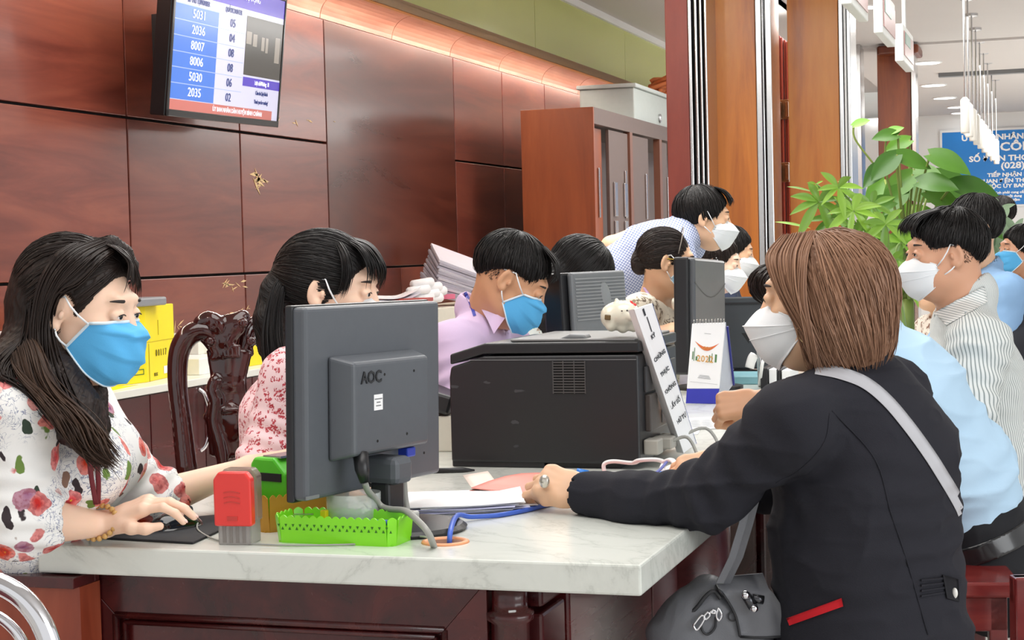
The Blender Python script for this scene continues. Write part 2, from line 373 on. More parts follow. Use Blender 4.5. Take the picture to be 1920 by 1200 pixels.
def floral():
    t = NT('floral_blouse'); v = t.coord(); dw = t.noise(v, 22, 3, out=1)
    vw = t.n('ShaderNodeVectorMath', {0: v, 1: t.n('ShaderNodeVectorMath', {0: dw, 3: .03}, operation='SCALE').outputs[0]}, operation='ADD').outputs[0]
    def blob(scale, thr, seed, soft=.03):
        vv = t.n('ShaderNodeVectorMath', {0: vw, 1: (seed, seed*1.7, seed*.6)}, operation='ADD').outputs[0]
        x = t.n('ShaderNodeTexVoronoi', {'Vector': vv if scale < 25 else t.n('ShaderNodeMapping', {0: vv, 2: (.5, .6, .4), 3: (1.5, 1, .62)}).outputs[0], 'Scale': scale}); d, c = x.outputs['Distance'], x.outputs['Color']
        return t.ramp(d, [(thr, 1.0), (thr+soft, 0.0)]), c, d
    base = lin('f3f2f0')
    ln = t.noise(v, 40, 3, .6, 2.0); ink = t.ramp(t.math('ABSOLUTE', t.math('SUBTRACT', ln, .5)), [(.010, 1.0), (.022, 0.0)]); gate = t.ramp(t.noise(v, 9, 2), [(.47, 0.0), (.52, 1.0)])
    c = t.mix(t.math('MULTIPLY', t.math('MULTIPLY', ink, gate), .8), base, '56648f')
    l1, lc, _ = blob(30, .34, 3.1); gl = t.ramp(t.n('ShaderNodeSeparateColor', {0: lc}).outputs[0], [(.0, '39463a'), (.35, '6f8a45'), (.6, '8a6b5c'), (.8, '3c3336')], 'CONSTANT')
    lg = t.ramp(t.n('ShaderNodeSeparateColor', {0: lc}).outputs[1], [(.50, 1.0), (.51, 0.0)], 'CONSTANT'); c = t.mix(t.math('MULTIPLY', l1, lg), c, gl)
    f1, fc, fd = blob(19, .40, 0.0, .02); sp = t.n('ShaderNodeSeparateColor', {0: fc}).outputs
    fcol = t.ramp(sp[0], [(.0, 'c62a26'), (.26, 'e8565a'), (.44, 'ef9088'), (.56, '7d3a78'), (.72, 'dd4526'), (.9, 'e9d8d2')], 'CONSTANT')
    fg = t.ramp(sp[1], [(.62, 1.0), (.63, 0.0)], 'CONSTANT'); fcol = t.mix(t.ramp(fd, [(.06, 1.0), (.09, 0.0)]), fcol, 'f0b63a'); fcol = t.mix(t.ramp(fd, [(.16, 0.0), (.30, .4)]), fcol, 'f7c9c4'); fcol = t.mix(t.ramp(t.noise(v, 130, 2), [(.48, 0.0), (.6, .45)]), fcol, '8a2436')
    c = t.mix(t.math('MULTIPLY', f1, fg), c, fcol)
    t.P(Base_Color=c, Roughness=.75, Specular_IOR_Level=.25); t.bump(t.noise(v, 600, 2), .1, .002); return t.m
def sprig(name, ground, mark, scale, thr=.36, mark2=None):
    t = NT(name); v = t.coord(); dw = t.noise(v, 60, 2, out=1); vw = t.n('ShaderNodeVectorMath', {0: v, 1: t.n('ShaderNodeVectorMath', {0: dw, 3: .016}, operation='SCALE').outputs[0]}, operation='ADD').outputs[0]
    x = t.n('ShaderNodeTexVoronoi', {'Vector': vw, 'Scale': scale}); e = t.ramp(x.outputs['Distance'], [(thr-.04, 1.0), (thr, 0.0)]); g = t.ramp(t.noise(v, scale*2.6, 2, .5, 1.0), [(.47, 0.0), (.52, 1.0)])
    mk = t.mix(t.n('ShaderNodeSeparateColor', {0: x.outputs['Color']}).outputs[0], mark, mark2 or mark)
    t.P(Base_Color=t.mix(t.math('MULTIPLY', e, g), lin(ground), mk), Roughness=.8, Specular_IOR_Level=.2); t.bump(t.noise(v, 600, 2), .1, .002); return t.m
def stripes(name, ground, line, direction, period, duty=.3, check=None):
    t = NT(name); v = t.coord()
    if direction is None: xyz = t.n('ShaderNodeSeparateXYZ', {0: t.attr('strand')}).outputs; dv = t.math('MULTIPLY', t.math('ARCTAN2', xyz[1], xyz[0]), .17)
    else: dv = t.n('ShaderNodeVectorMath', {0: v, 1: tuple(unit(direction))}, operation='DOT_PRODUCT').outputs['Value']
    fr = t.math('FRACT', t.math('MULTIPLY', dv, 1/period)); m = t.ramp(fr, [(0, 1.0), (duty, 1.0), (duty+.12, 0.0), (.9, 0.0), (1, 1.0)])
    if check is not None:
        d2 = t.n('ShaderNodeVectorMath', {0: v, 1: tuple(unit(check))}, operation='DOT_PRODUCT').outputs['Value']; m2 = t.ramp(t.math('FRACT', t.math('MULTIPLY', d2, 1/period)), [(0, 1.0), (duty, 1.0), (duty+.12, 0.0)]); m = t.math('MULTIPLY', t.math('ADD', m, m2), .5)
    t.P(Base_Color=t.mix(m, lin(ground), line), Roughness=.8, Specular_IOR_Level=.2); t.bump(t.noise(v, 600, 2), .1, .002); return t.m

# ---------------------------------------------------------------- heads, hair, masks, hands
def head_vol(M, neck_to, nr=.052, h=.0022, k_neck=.03, eyes=True, jaw=1.0, ears=(1, -1), extra=None, hs=1.0):
    v = Vol(h, M)
    v.ell((0, -.012, .036), (.074, .096, .085)); v.ell((0, .03, -.028), (.062*jaw, .066, .085), k=.03); v.ell((0, .042, -.082), (.045*jaw, .045, .034), k=.03)
    v.ell((.045*jaw, .02, -.055), (.02, .04, .03), k=.02); v.ell((-.045*jaw, .02, -.055), (.02, .04, .03), k=.02)
    v.cap((-.03, .084, .036), (.03, .084, .036), .011, k=.016); v.ell((.040, .058, -.010), (.020, .026, .014), k=.015); v.ell((-.040, .058, -.010), (.020, .026, .014), k=.015)
    for s in (1, -1): v.ell((s*.034, .107, .012), (.019, .020, .013), k=.012, sub=True)
    v.cap((0, .090, .022), (0, .108, -.022), .007, .011, k=.012); v.ell((.011, .102, -.026), (.009, .009, .007), k=.006); v.ell((-.011, .102, -.026), (.009, .009, .007), k=.006)
    v.cap((-.018, .098, -.055), (.018, .098, -.055), .007, k=.008); v.cap((-.014, .097, -.066), (.014, .097, -.066), .007, k=.006)
    if eyes:
        for s in (1, -1):
            v.ell((s*.033, .0865, .012), (.0175, .0125, .0125), k=.006); v.ell((s*.033, .100, .010), (.0145, .012, .0036), rot((0, 1, 0), s*.12), k=.002, sub=True)
    for s in ears:
        R = rot((0, 0, 1), s*.42) @ rot((1, 0, 0), -.18)
        v.ell((s*.077, -.006, .004), (.0075, .019, .032), R, k=.008); v.ell((s*.0855, -.001, .006), (.007, .011, .019), R, k=.004, sub=True); v.ell((s*.079, -.002, -.022), (.006, .009, .009), R, k=.006); v.ell((s*.081, .008, .0), (.004, .005, .008), R, k=.004)
    nl = v.L(neck_to); v.cap((0, -.025, -.03), nl, nr, nr*1.06, k=k_neck)
    if extra: extra(v)
    return v
def add_eyes(root, M, sk, look=0.0, brow=True, lids=True, side=(1, -1)):
    for s in side:
        c = np.array([s*.033, .0845, .0105]); m = MB(M); m.ell(c, .0118, n=20, m=14); m.build('eye', M_EYEW, root, smooth=True)
        d = unit(np.array([look+s*.05, 1, -.05])); m = MB(M); m.ell(c+d*.0078, (.0056, .0056, .0056), n=14, m=8); m.build('iris', M_IRIS, root, smooth=True)
        if lids: P = [(s*.033+x, .0985-.35*x*x*60*.04-abs(x)*.12, .0148-(x*20)**2*.04) for x in np.linspace(-.0135, .0135, 7)]; MB(M).tube(P, .0011, 5).build('eyelash', M_LID, root, smooth=True)
        if brow: P = [(s*(.034+x), .0955-abs(x)*.45-max(0, x)*.3, .034+.003*math.cos(x*60)) for x in np.linspace(-.017, .021, 7)]; MB(M).tube(P, [.0014, .0027, .0032, .0032, .0027, .0020, .0009], 6, flat=1.0).build('eyebrow', M_BROW, root, smooth=True)
def mask(root, M, kind='pleat', mat=None, loops=(1, -1), thick=.0015):
    nv, nu = 30, 33; G = []
    if kind == 'pleat':
        C = spline([(.096, .002), (.121, -.012), (.127, -.04), (.124, -.072), (.108, -.102), (.080, -.116)], 8); St, Sb = V3(.0715, .056, -.006), V3(.067, .018, -.054)
    else:
        C = spline([(.098, .002), (.119, -.010), (.140, -.032), (.143, -.040), (.130, -.070), (.112, -.100), (.084, -.118)], 8); St, Sb = V3(.0695, .046, -.020), V3(.068, .030, -.055)
    for j in range(nv):
        t = j/(nv-1); cy, cz = C[min(len(C)-1, int(round(t*(len(C)-1))))]; S = St+(Sb-St)*t; row = []
        if kind != 'pleat': S = S+V3(-.004*abs(2*t-1), -.0, 0)
        for i in range(nu):
            a = (i/(nu-1)*2-1)*PI/2; c = math.cos(a); q = c**.72 if kind == 'pleat' else c**.8*.55+.45*(1-abs(a)/(PI/2))
            y = S[1]+(cy-S[1])*q; z = S[2]+(cz-S[2])*q; x = S[0]*math.sin(a)*(1+.07*c*(kind == 'pleat'))
            if kind == 'pleat': ph = (t*3.4+.12*math.sin(a)) % 1; y += (.0075*ph-.003)*min(1, c*1.6)*(.14 < t < .95)+.002*math.sin(7*a+t*16)*c; x *= 1+.02*c
            else: y += .001*math.sin(7*a+6*t)*c
            row.append((x, y, z))
        G.append(row)
    g = MB(M); g.sheet(G, thick, (0, 1, 0)); mk = g.build('face_mask', mat or (M_MASKB if kind == 'pleat' else M_MASKW), root, smooth=True)
    G = np.array(G); e = MB(M)
    if kind == 'pleat':
        e.tube(G[0]+np.array([0, .001, 0]), .0032, 6); e.tube(G[-1], .002, 6)
        for col in (0, -1): e.tube(G[:, col], .0028, 6)
    else:
        e.tube(G[0], .0015, 5); e.tube(G[-1], .0015, 5); j = int(nv*.42); e.tube(G[j]+np.array([0, .0012, 0]), .0012, 5); e.tube(G[int(nv*.62)]+np.array([0, .0008, 0]), .0008, 5)
    e.build('mask_edge', M_MASKE if kind == 'pleat' else M_MASKW, mk, smooth=True)
    for s in loops:
        col = -1 if s > 0 else 0; a, b = G[1 if kind == 'pleat' else 3, col], G[-2 if kind == 'pleat' else -4, col]; back = np.array([s*.087, -.012, .012]); top = np.array([s*.080, .010, .032]); low = np.array([s*.080, .0, -.026])
        P = [a]+[a+(top-a)*t+np.array([s*.012*math.sin(PI*t), 0, 0]) for t in (.33, .66, 1)]; MB(M).tube(P+[back+np.array([-s*.012, -.012, .012])], .0019, 6).build('ear_loop', M_MASKW, mk, smooth=True)
        P = [b]+[b+(low-b)*t+np.array([s*.011*math.sin(PI*t), 0, 0]) for t in (.33, .66, 1)]; MB(M).tube(P+[np.array([s*.078, -.012, -.018])], .0019, 6).build('ear_loop', M_MASKW, mk, smooth=True)
    return mk
def strand_attr(V, pole, axis):
    q = V-pole; ax = unit(axis); x = unit(np.cross(ax, V3(.3, .5, .81))); y = np.cross(ax, x); az = np.arctan2(q @ y, q @ x); l = np.linalg.norm(q, axis=1)
    return np.stack([np.cos(az)*.6, np.sin(az)*.6, l*3], 1)
def tubes(paths, r, sides=4):
    """many thin strands as one vertex block; paths (n, k, 3)"""
    P = np.asarray(paths, float); n, k = P.shape[:2]; T = np.gradient(P, axis=1); T /= np.linalg.norm(T, axis=2)[..., None]+1e-9
    A = np.cross(T, np.array([.21, .53, .82])); A /= np.linalg.norm(A, axis=2)[..., None]+1e-9; B = np.cross(T, A); t = np.linspace(0, 1, k); prof = np.minimum(1, np.minimum(t*6+.3, (1-t)*4+.12))
    rr = (np.asarray(r).reshape(-1, 1)*np.ones((n, 1)))*prof[None]; ang = np.arange(sides)/sides*2*PI
    V = P[:, :, None, :]+rr[:, :, None, None]*(np.cos(ang)[None, None, :, None]*A[:, :, None]+np.sin(ang)[None, None, :, None]*B[:, :, None])
    idx = np.arange(n*k*sides).reshape(n, k, sides); a = idx[:, :-1, :]; b = np.roll(idx, -1, 2)[:, :-1, :]; c = np.roll(idx, -1, 2)[:, 1:, :]; d = idx[:, 1:, :]
    Fq = np.stack([a, b, c, d], -1).reshape(-1, 4); u = RNG.random((n, 1, 1, 2))*np.ones((n, k, sides, 2)); S = np.concatenate([u, (t[None, :, None, None]*np.ones((n, k, sides, 1)))*.3], -1)
    return V.reshape(-1, 3), Fq, S.reshape(-1, 3)
def hair(root, vol, mat, pole, axis, center, n=500, r=.0016, groove=.0018, gf=38, lift=.0015, amax=170, fly=.002, sheets=(), name='hair', hang=0.0, fade=0):
    """base volume combed from the pole, with strands laid over it and extra guide sheets; ONE mesh"""
    M = vol.M; V, Fq = vol.mesh(); pw, aw, cw = hp(M, *pole), M[:3, :3] @ unit(axis), hp(M, *center)
    N = vnormals(V, Fq); S = strand_attr(V, pw, aw); V = V+N*(groove*(vnoise(S*gf/.6+5)-.5)*2)[:, None]*np.clip(np.linalg.norm(V-pw, axis=1)/.05, .1, 1)[:, None]
    Vs, Fs, Ss = [V], [Fq], [S]; nv = len(V)
    if n:
        bv = BVHTree.FromPolygons([tuple(p) for p in V], [tuple(int(i) for i in f) for f in Fq]); pd = unit(pw-cw); x = unit(np.cross(pd, V3(.3, .5, .81))); y = np.cross(pd, x); paths = []
        for i in range(n):
            az = RNG.random()*2*PI; e = math.cos(az)*x+math.sin(az)*y; pts = []; a0 = RNG.random()**.7*70; jit = RNG.normal(0, .05); lf = lift+abs(RNG.normal(0, fly))*.5
            for a in np.linspace(a0, a0+RNG.uniform(50, 110), 12):
                if a > amax: break
                ar = math.radians(a); aa = az+jit*(a/60); ee = math.cos(aa)*x+math.sin(aa)*y; d = math.cos(ar)*pd+math.sin(ar)*ee; hit = bv.ray_cast(Vector(cw+d*.4), Vector(-d))
                if hit[0] is None or hit[3] < .12: break
                q = np.array(hit[0])
                if pts and np.linalg.norm(q-pts[-1]) > .05: break
                pts.append(q+d*lf*(.3+len(pts)/12))
            if len(pts) >= 5:
                pts = np.array(pts); t = np.linspace(0, len(pts)-1, 12); i0 = np.minimum(t.astype(int), len(pts)-2); f = (t-i0)[:, None]; pts = pts[i0]*(1-f)+pts[i0+1]*f
                if hang: pts[8:] += (UP*-1)[None]*hang*np.linspace(0, 1, 4)[:, None]
                paths.append(pts)
        if paths: a, b, c = tubes(paths, r*RNG.uniform(.6, 1.3, len(paths))); Vs.append(a); Fs.append(b+nv); Ss.append(c); nv += len(a)
    if fade:   # clipped hair below the hem: short stubble on the scalp itself
        hb_ = surface_of(root); paths = []
        for i in range(fade*4):
            l = V3(RNG.choice((-1, 1)), RNG.uniform(-1.1, .45), RNG.uniform(-.55, .5)); d = M[:3, :3] @ unit(l); o_ = hp(M, 0, -.01, .02); hit = hb_.ray_cast(Vector(o_+d*.3), Vector(-d), .3)
            if hit[0] is None: continue
            p = np.array(hit[0]); q = np.linalg.inv(M)[:3, :3] @ (p-M[:3, 3])
            if not (-.035 < q[2] < .055 and (q[1] < .035-.2*abs(q[2]-.03)) and (q[1] < -.028 or q[2] > .030) and RNG.random() < (q[2]+.05)*10): continue
            nn_ = np.array(hit[1]); nn_ = nn_ if nn_ @ d > 0 else -nn_; dn = unit(nn_*.25-M[:3, 2]-M[:3, 1]*.3); paths.append([p+dn*.007*t for t in np.linspace(0, 1, 4)])
        if paths: a, b, c = tubes(paths, np.full(len(paths), .0007), 3); Vs.append(a); Fs.append(b+nv); Ss.append(c); nv += len(a)
    for guides, num, rad, jit, wav in sheets:
        K = 28; Gd = []
        for g in guides:
            g = spline(g, 8); L = np.r_[0, np.cumsum(np.linalg.norm(np.diff(g, axis=0), axis=1))]; t = np.linspace(0, L[-1], K); Gd.append(np.stack([np.interp(t, L, g[:, i]) for i in range(3)], 1))
        Gd = np.array(Gd); paths = []
        for i in range(num):
            u = RNG.random()*(len(Gd)-1); i0 = min(int(u), max(0, len(Gd)-2)); f = u-i0; P = Gd[i0]*(1-f)+Gd[min(i0+1, len(Gd)-1)]*f
            tt = np.linspace(0, 1, K)[:, None]; off = RNG.normal(0, jit, 3)*(.25+tt); ph = RNG.random()*.9+u*1.3; w = np.stack([np.sin(tt[:, 0]*wav[1]+ph), np.cos(tt[:, 0]*wav[1]*.8+ph*1.4), np.sin(tt[:, 0]*wav[1]*.7+ph*.7)], 1)*wav[0]*tt
            e = RNG.uniform(.82, 1.0); tq = np.linspace(0, e, K)*(K-1); j0 = np.minimum(tq.astype(int), K-2); fq = (tq-j0)[:, None]; Q = P+off+w; paths.append(Q[j0]*(1-fq)+Q[j0+1]*fq)
        a, b, c = tubes(paths, rad*RNG.uniform(.6, 1.4, num)); Vs.append(a); Fs.append(b+nv); Ss.append(c); nv += len(a)
    o = link_mesh(name, np.vstack(Vs), np.vstack(Fs), mat, root, smooth=True, attrs={'strand': np.vstack(Ss)}); return o
def hand_mesh(w, f, b, thumb, curls, spread=(.12, .03, -.05, -.14), thumb_pts=((.022, .026, -.006), (.045, .050, -.014), (.068, .060, -.022), (.090, .062, -.030)), size=1.0, h=.0019, arm=None, fist=False, nails=None):
    """w wrist; f wrist to knuckles; b back of the hand; thumb: +1/-1 side along f x b"""
    f = unit(f); b = unit(np.array(b)-f*(np.array(b) @ f)); s = np.cross(f, b)*thumb; T = lambda q: w+size*(f*q[0]+s*q[1]+b*q[2]); v = Vol(h); z = size
    R = np.array([f, s, b]).T
    v.box(T((.048, .001, 0)), (.044*z, .036*z, .0125*z), R, rd=.012*z, k=.012); v.ecap(T((-.01, 0, 0)), T((.03, 0, 0)), (.027*z, .019*z), (.034*z, .016*z), s, k=.015); v.ell(T((.03, .024, -.010)), (.024*z, .014*z, .012*z), R, k=.012)
    tips = []
    for i, (off, kn, ls, r) in enumerate(((.028, .090, (.042, .026, .021), .0088), (.0095, .095, (.046, .030, .022), .009), (-.009, .091, (.043, .028, .021), .0086), (-.0265, .082, (.034, .021, .019), .0077))):
        p = T((kn-.012, off, .002)); a = spread[i]; d0 = math.cos(a)*f+math.sin(a)*s; ang = 0; v.cap(T((.04, off*.7, .002)), p, r*1.05*z, r*1.12*z, k=.008)
        for j in range(3):
            ang += curls[i][j]; d = math.cos(ang)*d0-math.sin(ang)*b; q = p+d*ls[j]*z; v.cap(p, q, (r-.0004*j)*z, (r-.0005*(j+1)-.0006*(j == 2))*z, k=.0035 if j else .006); p = q
        tips.append((p, d, math.cos(ang)*b+math.sin(ang)*d0))
    tp = [T(q) for q in thumb_pts]; v.chain(tp, [.0135*z, .0115*z, .0102*z, .0075*z], k=.008)
    if arm is not None: v.ecap(arm[0], T((-.012, 0, 0)), arm[1], (.027*z, .0195*z), s, k=.02)
    V, Fq = v.mesh(); return V, Fq, tips, tp
def surface_of(o):
    n = len(o.data.vertices); co = np.zeros(n*3); o.data.vertices.foreach_get('co', co); W = co.reshape(-1, 3)+np.array(world_loc(o)); return BVHTree.FromPolygons([tuple(p) for p in W], [tuple(p.vertices) for p in o.data.polygons])
def body_join(parts):
    Vs, Fs, n = [], [], 0
    for V, Fq in parts: Vs.append(V); Fs.append(Fq+n); n += len(V)
    V, core = np.vstack(Vs), max(range(len(parts)), key=lambda i: np.ptp(parts[i][0], axis=0).max() if i and len(parts[i][0]) < 20000 else 0)
    drop, extra = set(), []; off = np.cumsum([0]+[len(f) for f in Fs]); A = np.vstack(Fs); cen = V[A].mean(1); cc = cen[off[core]:off[core+1]]
    for i in range(len(parts)):   # one closed surface: each limb is joined to the trunk under the clothes
        if i == core: continue
        ci = cen[off[i]:off[i+1]]; a = off[i]+int(np.argmin(((ci-cc.mean(0))**2).sum(1))); order = np.argsort(((cc-cen[a])**2).sum(1)); b = off[core]+next(int(k) for k in order if off[core]+int(k) not in drop)
        fa, fb = A[a], A[b][::-1]; sh = min(range(4), key=lambda s: ((V[fa]-V[np.roll(fb, s)])**2).sum()); fb = np.roll(fb, sh); drop |= {a, b}
        extra += [[fa[k], fa[(k+1) % 4], fb[(k+1) % 4], fb[k]] for k in range(4)]
    keep = np.ones(len(A), bool); keep[list(drop)] = False
    return V, np.vstack([A[keep], np.array(extra)])
def nails(root, tips, size=1.0, col='f1c9bd'):
    m = MB()
    for p, d, bk in tips: s = np.cross(d, bk); m.ell(p+bk*.0054*size+d*.002, (.0052*size, .0042*size, .0016*size), np.array([d, s, bk]).T, n=10, m=6)
    m.build('fingernails', plain('nail', col, .25, var=0), root, smooth=True)
def lower_body(root, hip, fwd, mat, knee_z=.47, spread=.1, shoe=True, thigh=.42, shoecol=None, skirt=None):
    fwd = unit(V3(fwd[0], fwd[1], 0)); s = np.cross(fwd, UP); v = Vol(.009); hip = np.array(hip)
    v.ell(hip, (.17, .14, .13), np.array([s, fwd, UP]).T, k=.03); shoes = MB()
    for q in (1, -1):
        h0 = hip+s*.09*q+UP*-.02; kn = hip+s*spread*q+fwd*thigh; kn[2] = knee_z; ft = kn+fwd*.02; ft[2] = .09; v.cap(h0, kn, .085, .06, k=.04); v.cap(kn, ft, .06, .05, k=.03)
        shoes.ell((ft[0]+fwd[0]*.07, ft[1]+fwd[1]*.07, .045), (.045, .13, .045), np.array([s, fwd, UP]).T)
    V, Fq = v.mesh(); V[:, 2] = np.maximum(V[:, 2], .05); link_mesh('trousers', V, Fq, mat, root, smooth=True); shoes.build('shoes', shoecol or M_BLACK, root, smooth=True)
def person(name, label, loc, V, Fq, sk, group=None):
    o = link_mesh(name, V, Fq, sk, None, smooth=True); base = V3(loc[0], loc[1], 0); old = np.array(o.location); o.location = tuple(base)
    n = len(o.data.vertices); co = np.zeros(n*3, np.float32); o.data.vertices.foreach_get('co', co); co = co.reshape(-1, 3)+(old-base); o.data.vertices.foreach_set('co', co.ravel().astype(np.float32)); o.data.update()
    return tag(o, label, 'person', group)
def garment(root, name, v, mat, amp=.004, f=(14, 14, 14), seed=0, lines=(), sm=1, warp=.6, around=None):
    V, Fq = v.mesh() if isinstance(v, Vol) else v
    V = relax(V, Fq, sm) if sm else V; 
    at_ = None
    if around: p, a = around; a = unit(a); x = unit(np.cross(a, V3(.2, .9, .1))); y = np.cross(a, x); q = V-p; an = np.arctan2(q @ y, q @ x); at_ = {'strand': np.stack([np.cos(an), np.sin(an), q @ a], 1)}
    V = folds(V, Fq, amp, f, seed, warp, lines); return link_mesh(name, V, Fq, mat, root, smooth=True, attrs=at_)
def cap_vol(M, h=.003, r=(.083, .105, .094), c=(0, -.018, .040), face=((0, .10, -.035), (.12, .085, .105))):
    v = Vol(h, M); v.ell(c, r); v._face = face; return v
def face_cut(v, k=.012): v.ell(v._face[0], v._face[1], k=k, sub=True); return v
# ---------------------------------------------------------------- shared materials
M_MAHOG = wood('mahogany_panel', '52231c', '773a2d', '8f4e3a', .30, axis=1, scale=.55, tintamt=.34, coat=.15)
M_TALL = wood('mahogany_dark_panel', '401a12', '58281c', '6e3726', .28, axis=1, scale=.5, tintamt=.3, coat=.15)
M_DESKW = wood('desk_red_wood', '300d10', '4a1517', '621f1c', .25, axis=1, scale=.9, tintamt=.3, coat=.25)
M_ORANGE = wood('teak_cladding', '9c4f14', 'd07a26', 'e2973e', .3, axis=2, scale=.5, tintamt=.3, coat=.1)
M_REDCOL = wood('red_cladding', '5e2018', '7c3024', '8c3d2c', .35, axis=2, scale=.6, tintamt=.3)
M_FARCOL = wood('brown_cladding', '5a2412', '7f3b1d', '9a5128', .35, axis=2, scale=.6, tintamt=.3)
M_CABSIDE = wood('cabinet_side_wood', '74351a', '914823', 'a2562d', .35, axis=2, scale=.45, tintamt=.2)
M_CABDARK = plain('cabinet_grey_brown', '5c4b45', .45, var=.08, scale=40)
M_DARKGAP = plain('dark_gap', '120c0b', .8, var=0)
M_GREEN = plain('olive_green_panel', 'c6cc78', .25, var=.05, scale=1.2, coat=.2)
M_WHITE = plain('white_paint', 'eceded', .6, var=.02, scale=3)
M_CEIL = plain('ceiling_paint', 'cac6c4', .7, var=.02, scale=2)
M_STEEL = plain('brushed_steel', 'c9c9c9', .22, metal=1, var=.08, scale=60)
M_CHROME = plain('chrome', 'e4e4e8', .08, metal=1, var=0)
M_GOLD = plain('gold_lip', '7d5a2a', .4, metal=.3, var=.1)
def stone():
    t = NT('white_veined_stone'); v = t.coord()
    n = t.noise(v, 2.2, 8, .62, 1.5); vein = t.ramp(t.math('ABSOLUTE', t.math('SUBTRACT', n, .5)), [(0.0, 'c9ccc5'), (.012, 'd6d9d2'), (.05, 'dcdfd8')])
    sp = t.noise(v, 90, 2); c = t.mix(t.math('MULTIPLY', sp, .12), vein, 'c3c8bf')
    t.P(Base_Color=c, Roughness=.22, Coat_Weight=.1); return t.m
M_STONE = stone()
M_BLACK = plain('black_plastic', '1d1d20', .38, var=.1, scale=80, bump=.03, bscale=900)
M_DGREY = plain('charcoal_plastic', '55595f', .42, var=.05, scale=50, bump=.05, bscale=1200)
M_MGREY = plain('grey_plastic', '77797b', .45, var=.05, scale=30)
M_PAPER = plain('white_paper', 'f1f1f3', .7, var=.02, scale=20)
M_INK = plain('dark_ink', '2a2c33', .6, var=0)
M_SILVER = plain('silver_metal', 'c4c4c6', .25, metal=1, var=.05)

# ---------------------------------------------------------------- room shell
WX = -3.85                                    # the panelled wall runs along +Y
ZS1 = atx(0, 190, WX)[2]; ZS2 = atx(300, 520, WX)[2]; ZCOVE = atx(850, 107, WX)[2]; ZTOP = atx(850, 62, WX)[2]
ZR = atx(910, 308, WX)[2]
Yw = lambda x, y: float(atx(x, y, WX)[1])
ys = dict(a=Yw(237, 200), b=Yw(453, 360), c=Yw(611, 200), d=Yw(854, 300), e=Yw(947, 400), f=Yw(1021, 190), g=Yw(1088, 190), h=Yw(1150, 190))
y_start, y_end = 1.0, 24.0
lw = MB(); lw.box2((WX-.12, y_start, 0), (WX-.03, y_end, ZTOP+.02)); lw.build('wall_left', M_DARKGAP)['kind'] = 'structure'
WALL = bpy.data.objects['wall_left']
def panel(mb, y0, y1, z0, z1, g=.006):
    mb.av = random.uniform(.05, 1); mb.box2((WX-.03, y0+g, z0+g), (WX, y1-g, z1-g)); mb.av = 0.0
pm, pt = MB(), MB()
prev = y_start
top_y = [ys['a']-2.1, ys['a']-1.05, ys['a'], ys['b'], ys['c']]
for y0, y1 in zip([y_start-.1]+top_y[:-1], top_y): panel(pm, y0, y1, ZS1, ZCOVE)
for y0, y1 in zip([y_start-.1]+top_y[:-1], top_y): panel(pm, y0, y1, ZS2, ZS1)
panel(pt, ys['c'], ys['d'], ZS2, ZCOVE)
rs = [ys['d'], ys['e'], ys['f'], ys['g'], ys['h'], ys['h']+1.2, ys['h']+2.6, y_end]
for y0, y1 in zip(rs[:-1], rs[1:]): panel(pm, y0, y1, ZR, ZCOVE); panel(pm, y0, y1, ZS2, ZR)
low = [y_start, ys['a']-1.5, ys['a']-.5, Yw(461, 560), Yw(590, 500), Yw(752, 510), Yw(905, 500), ys['f'], ys['h'], y_end]
for y0, y1 in zip(low[:-1], low[1:]): panel(pm, y0, y1, .62, ZS2); panel(pm, y0, y1, .05, .62)
pm.build('wood_panel', M_MAHOG, WALL, bevel=.003); pt.build('tall_wood_panel', M_TALL, WALL, bevel=.003)
# scuffs: chips where the veneer is gone (flat flakes on the panel)
M_CHIP = plain('bare_chipped_veneer', 'd8b98a', .8, var=.15, scale=200)
ch = MB(); rr = random.Random(3)
def chips(cx, cy, n, sx, sy, L):
    for _ in range(n):
        p = atx(cx+rr.gauss(0, sx), cy+rr.gauss(0, sy), WX+.001); l = L*rr.uniform(.4, 1.3); w = l*rr.uniform(.08, .22); a = rr.gauss(.15, .5)
        d = V3(0, math.cos(a), math.sin(a)); e = V3(0, -math.sin(a), math.cos(a))
        ch.prism([p-d*l, p+e*w, p+d*l*.9, p-e*w*.7], (.0012, 0, 0))
chips(486, 340, 13, 9, 6, .05); chips(432, 535, 12, 12, 4, .04); chips(455, 585, 8, 14, 9, .035); chips(335, 612, 4, 8, 5, .03); chips(553, 228, 9, 45, 1.5, .03)
ch.build('chipped_patch', M_CHIP, WALL)
# cove moulding: concave strip under a lip, lit by a strip hidden beneath the lip
cv = MB(); prof = []
for k in range(9):
    a = k/8*PI/2; prof.append((WX-.02+.13*(1-math.cos(a)), ZCOVE+.004+(ZTOP-ZCOVE-.03)*math.sin(a)))
for y0, y1 in zip([y_start, ys['a']-.9, ys['a'], ys['b'], ys['c'], Yw(740, 60), ys['d'], ys['e'], ys['f'], ys['g'], ys['h'], ys['h']+1.3, ys['h']+2.6, ys['h']+4],
                  [ys['a']-.9, ys['a'], ys['b'], ys['c'], Yw(740, 60), ys['d'], ys['e'], ys['f'], ys['g'], ys['h'], ys['h']+1.3, ys['h']+2.6, ys['h']+4, y_end]):
    cv.av = random.uniform(.3, .9)
    rings = [[(x, y0+.004, z) for x, z in prof]+[(WX-.03, y0+.004, ZTOP-.02), (WX-.03, y0+.004, ZCOVE+.004)], [(x, y1-.004, z) for x, z in prof]+[(WX-.03, y1-.004, ZTOP-.02), (WX-.03, y1-.004, ZCOVE+.004)]]
    cv.loft(rings)
cv.build('cove_moulding', wood('cove_wood', '7a4c3e', '9a6a5a', 'b08472', .3, axis=1, scale=.6, tintamt=.15, coat=.2), WALL, smooth=False)
MB().box2((WX-.02, y_start, ZTOP-.008), (WX+.215, y_end, ZTOP+.012)).build('cove_lip', M_GOLD, WALL)
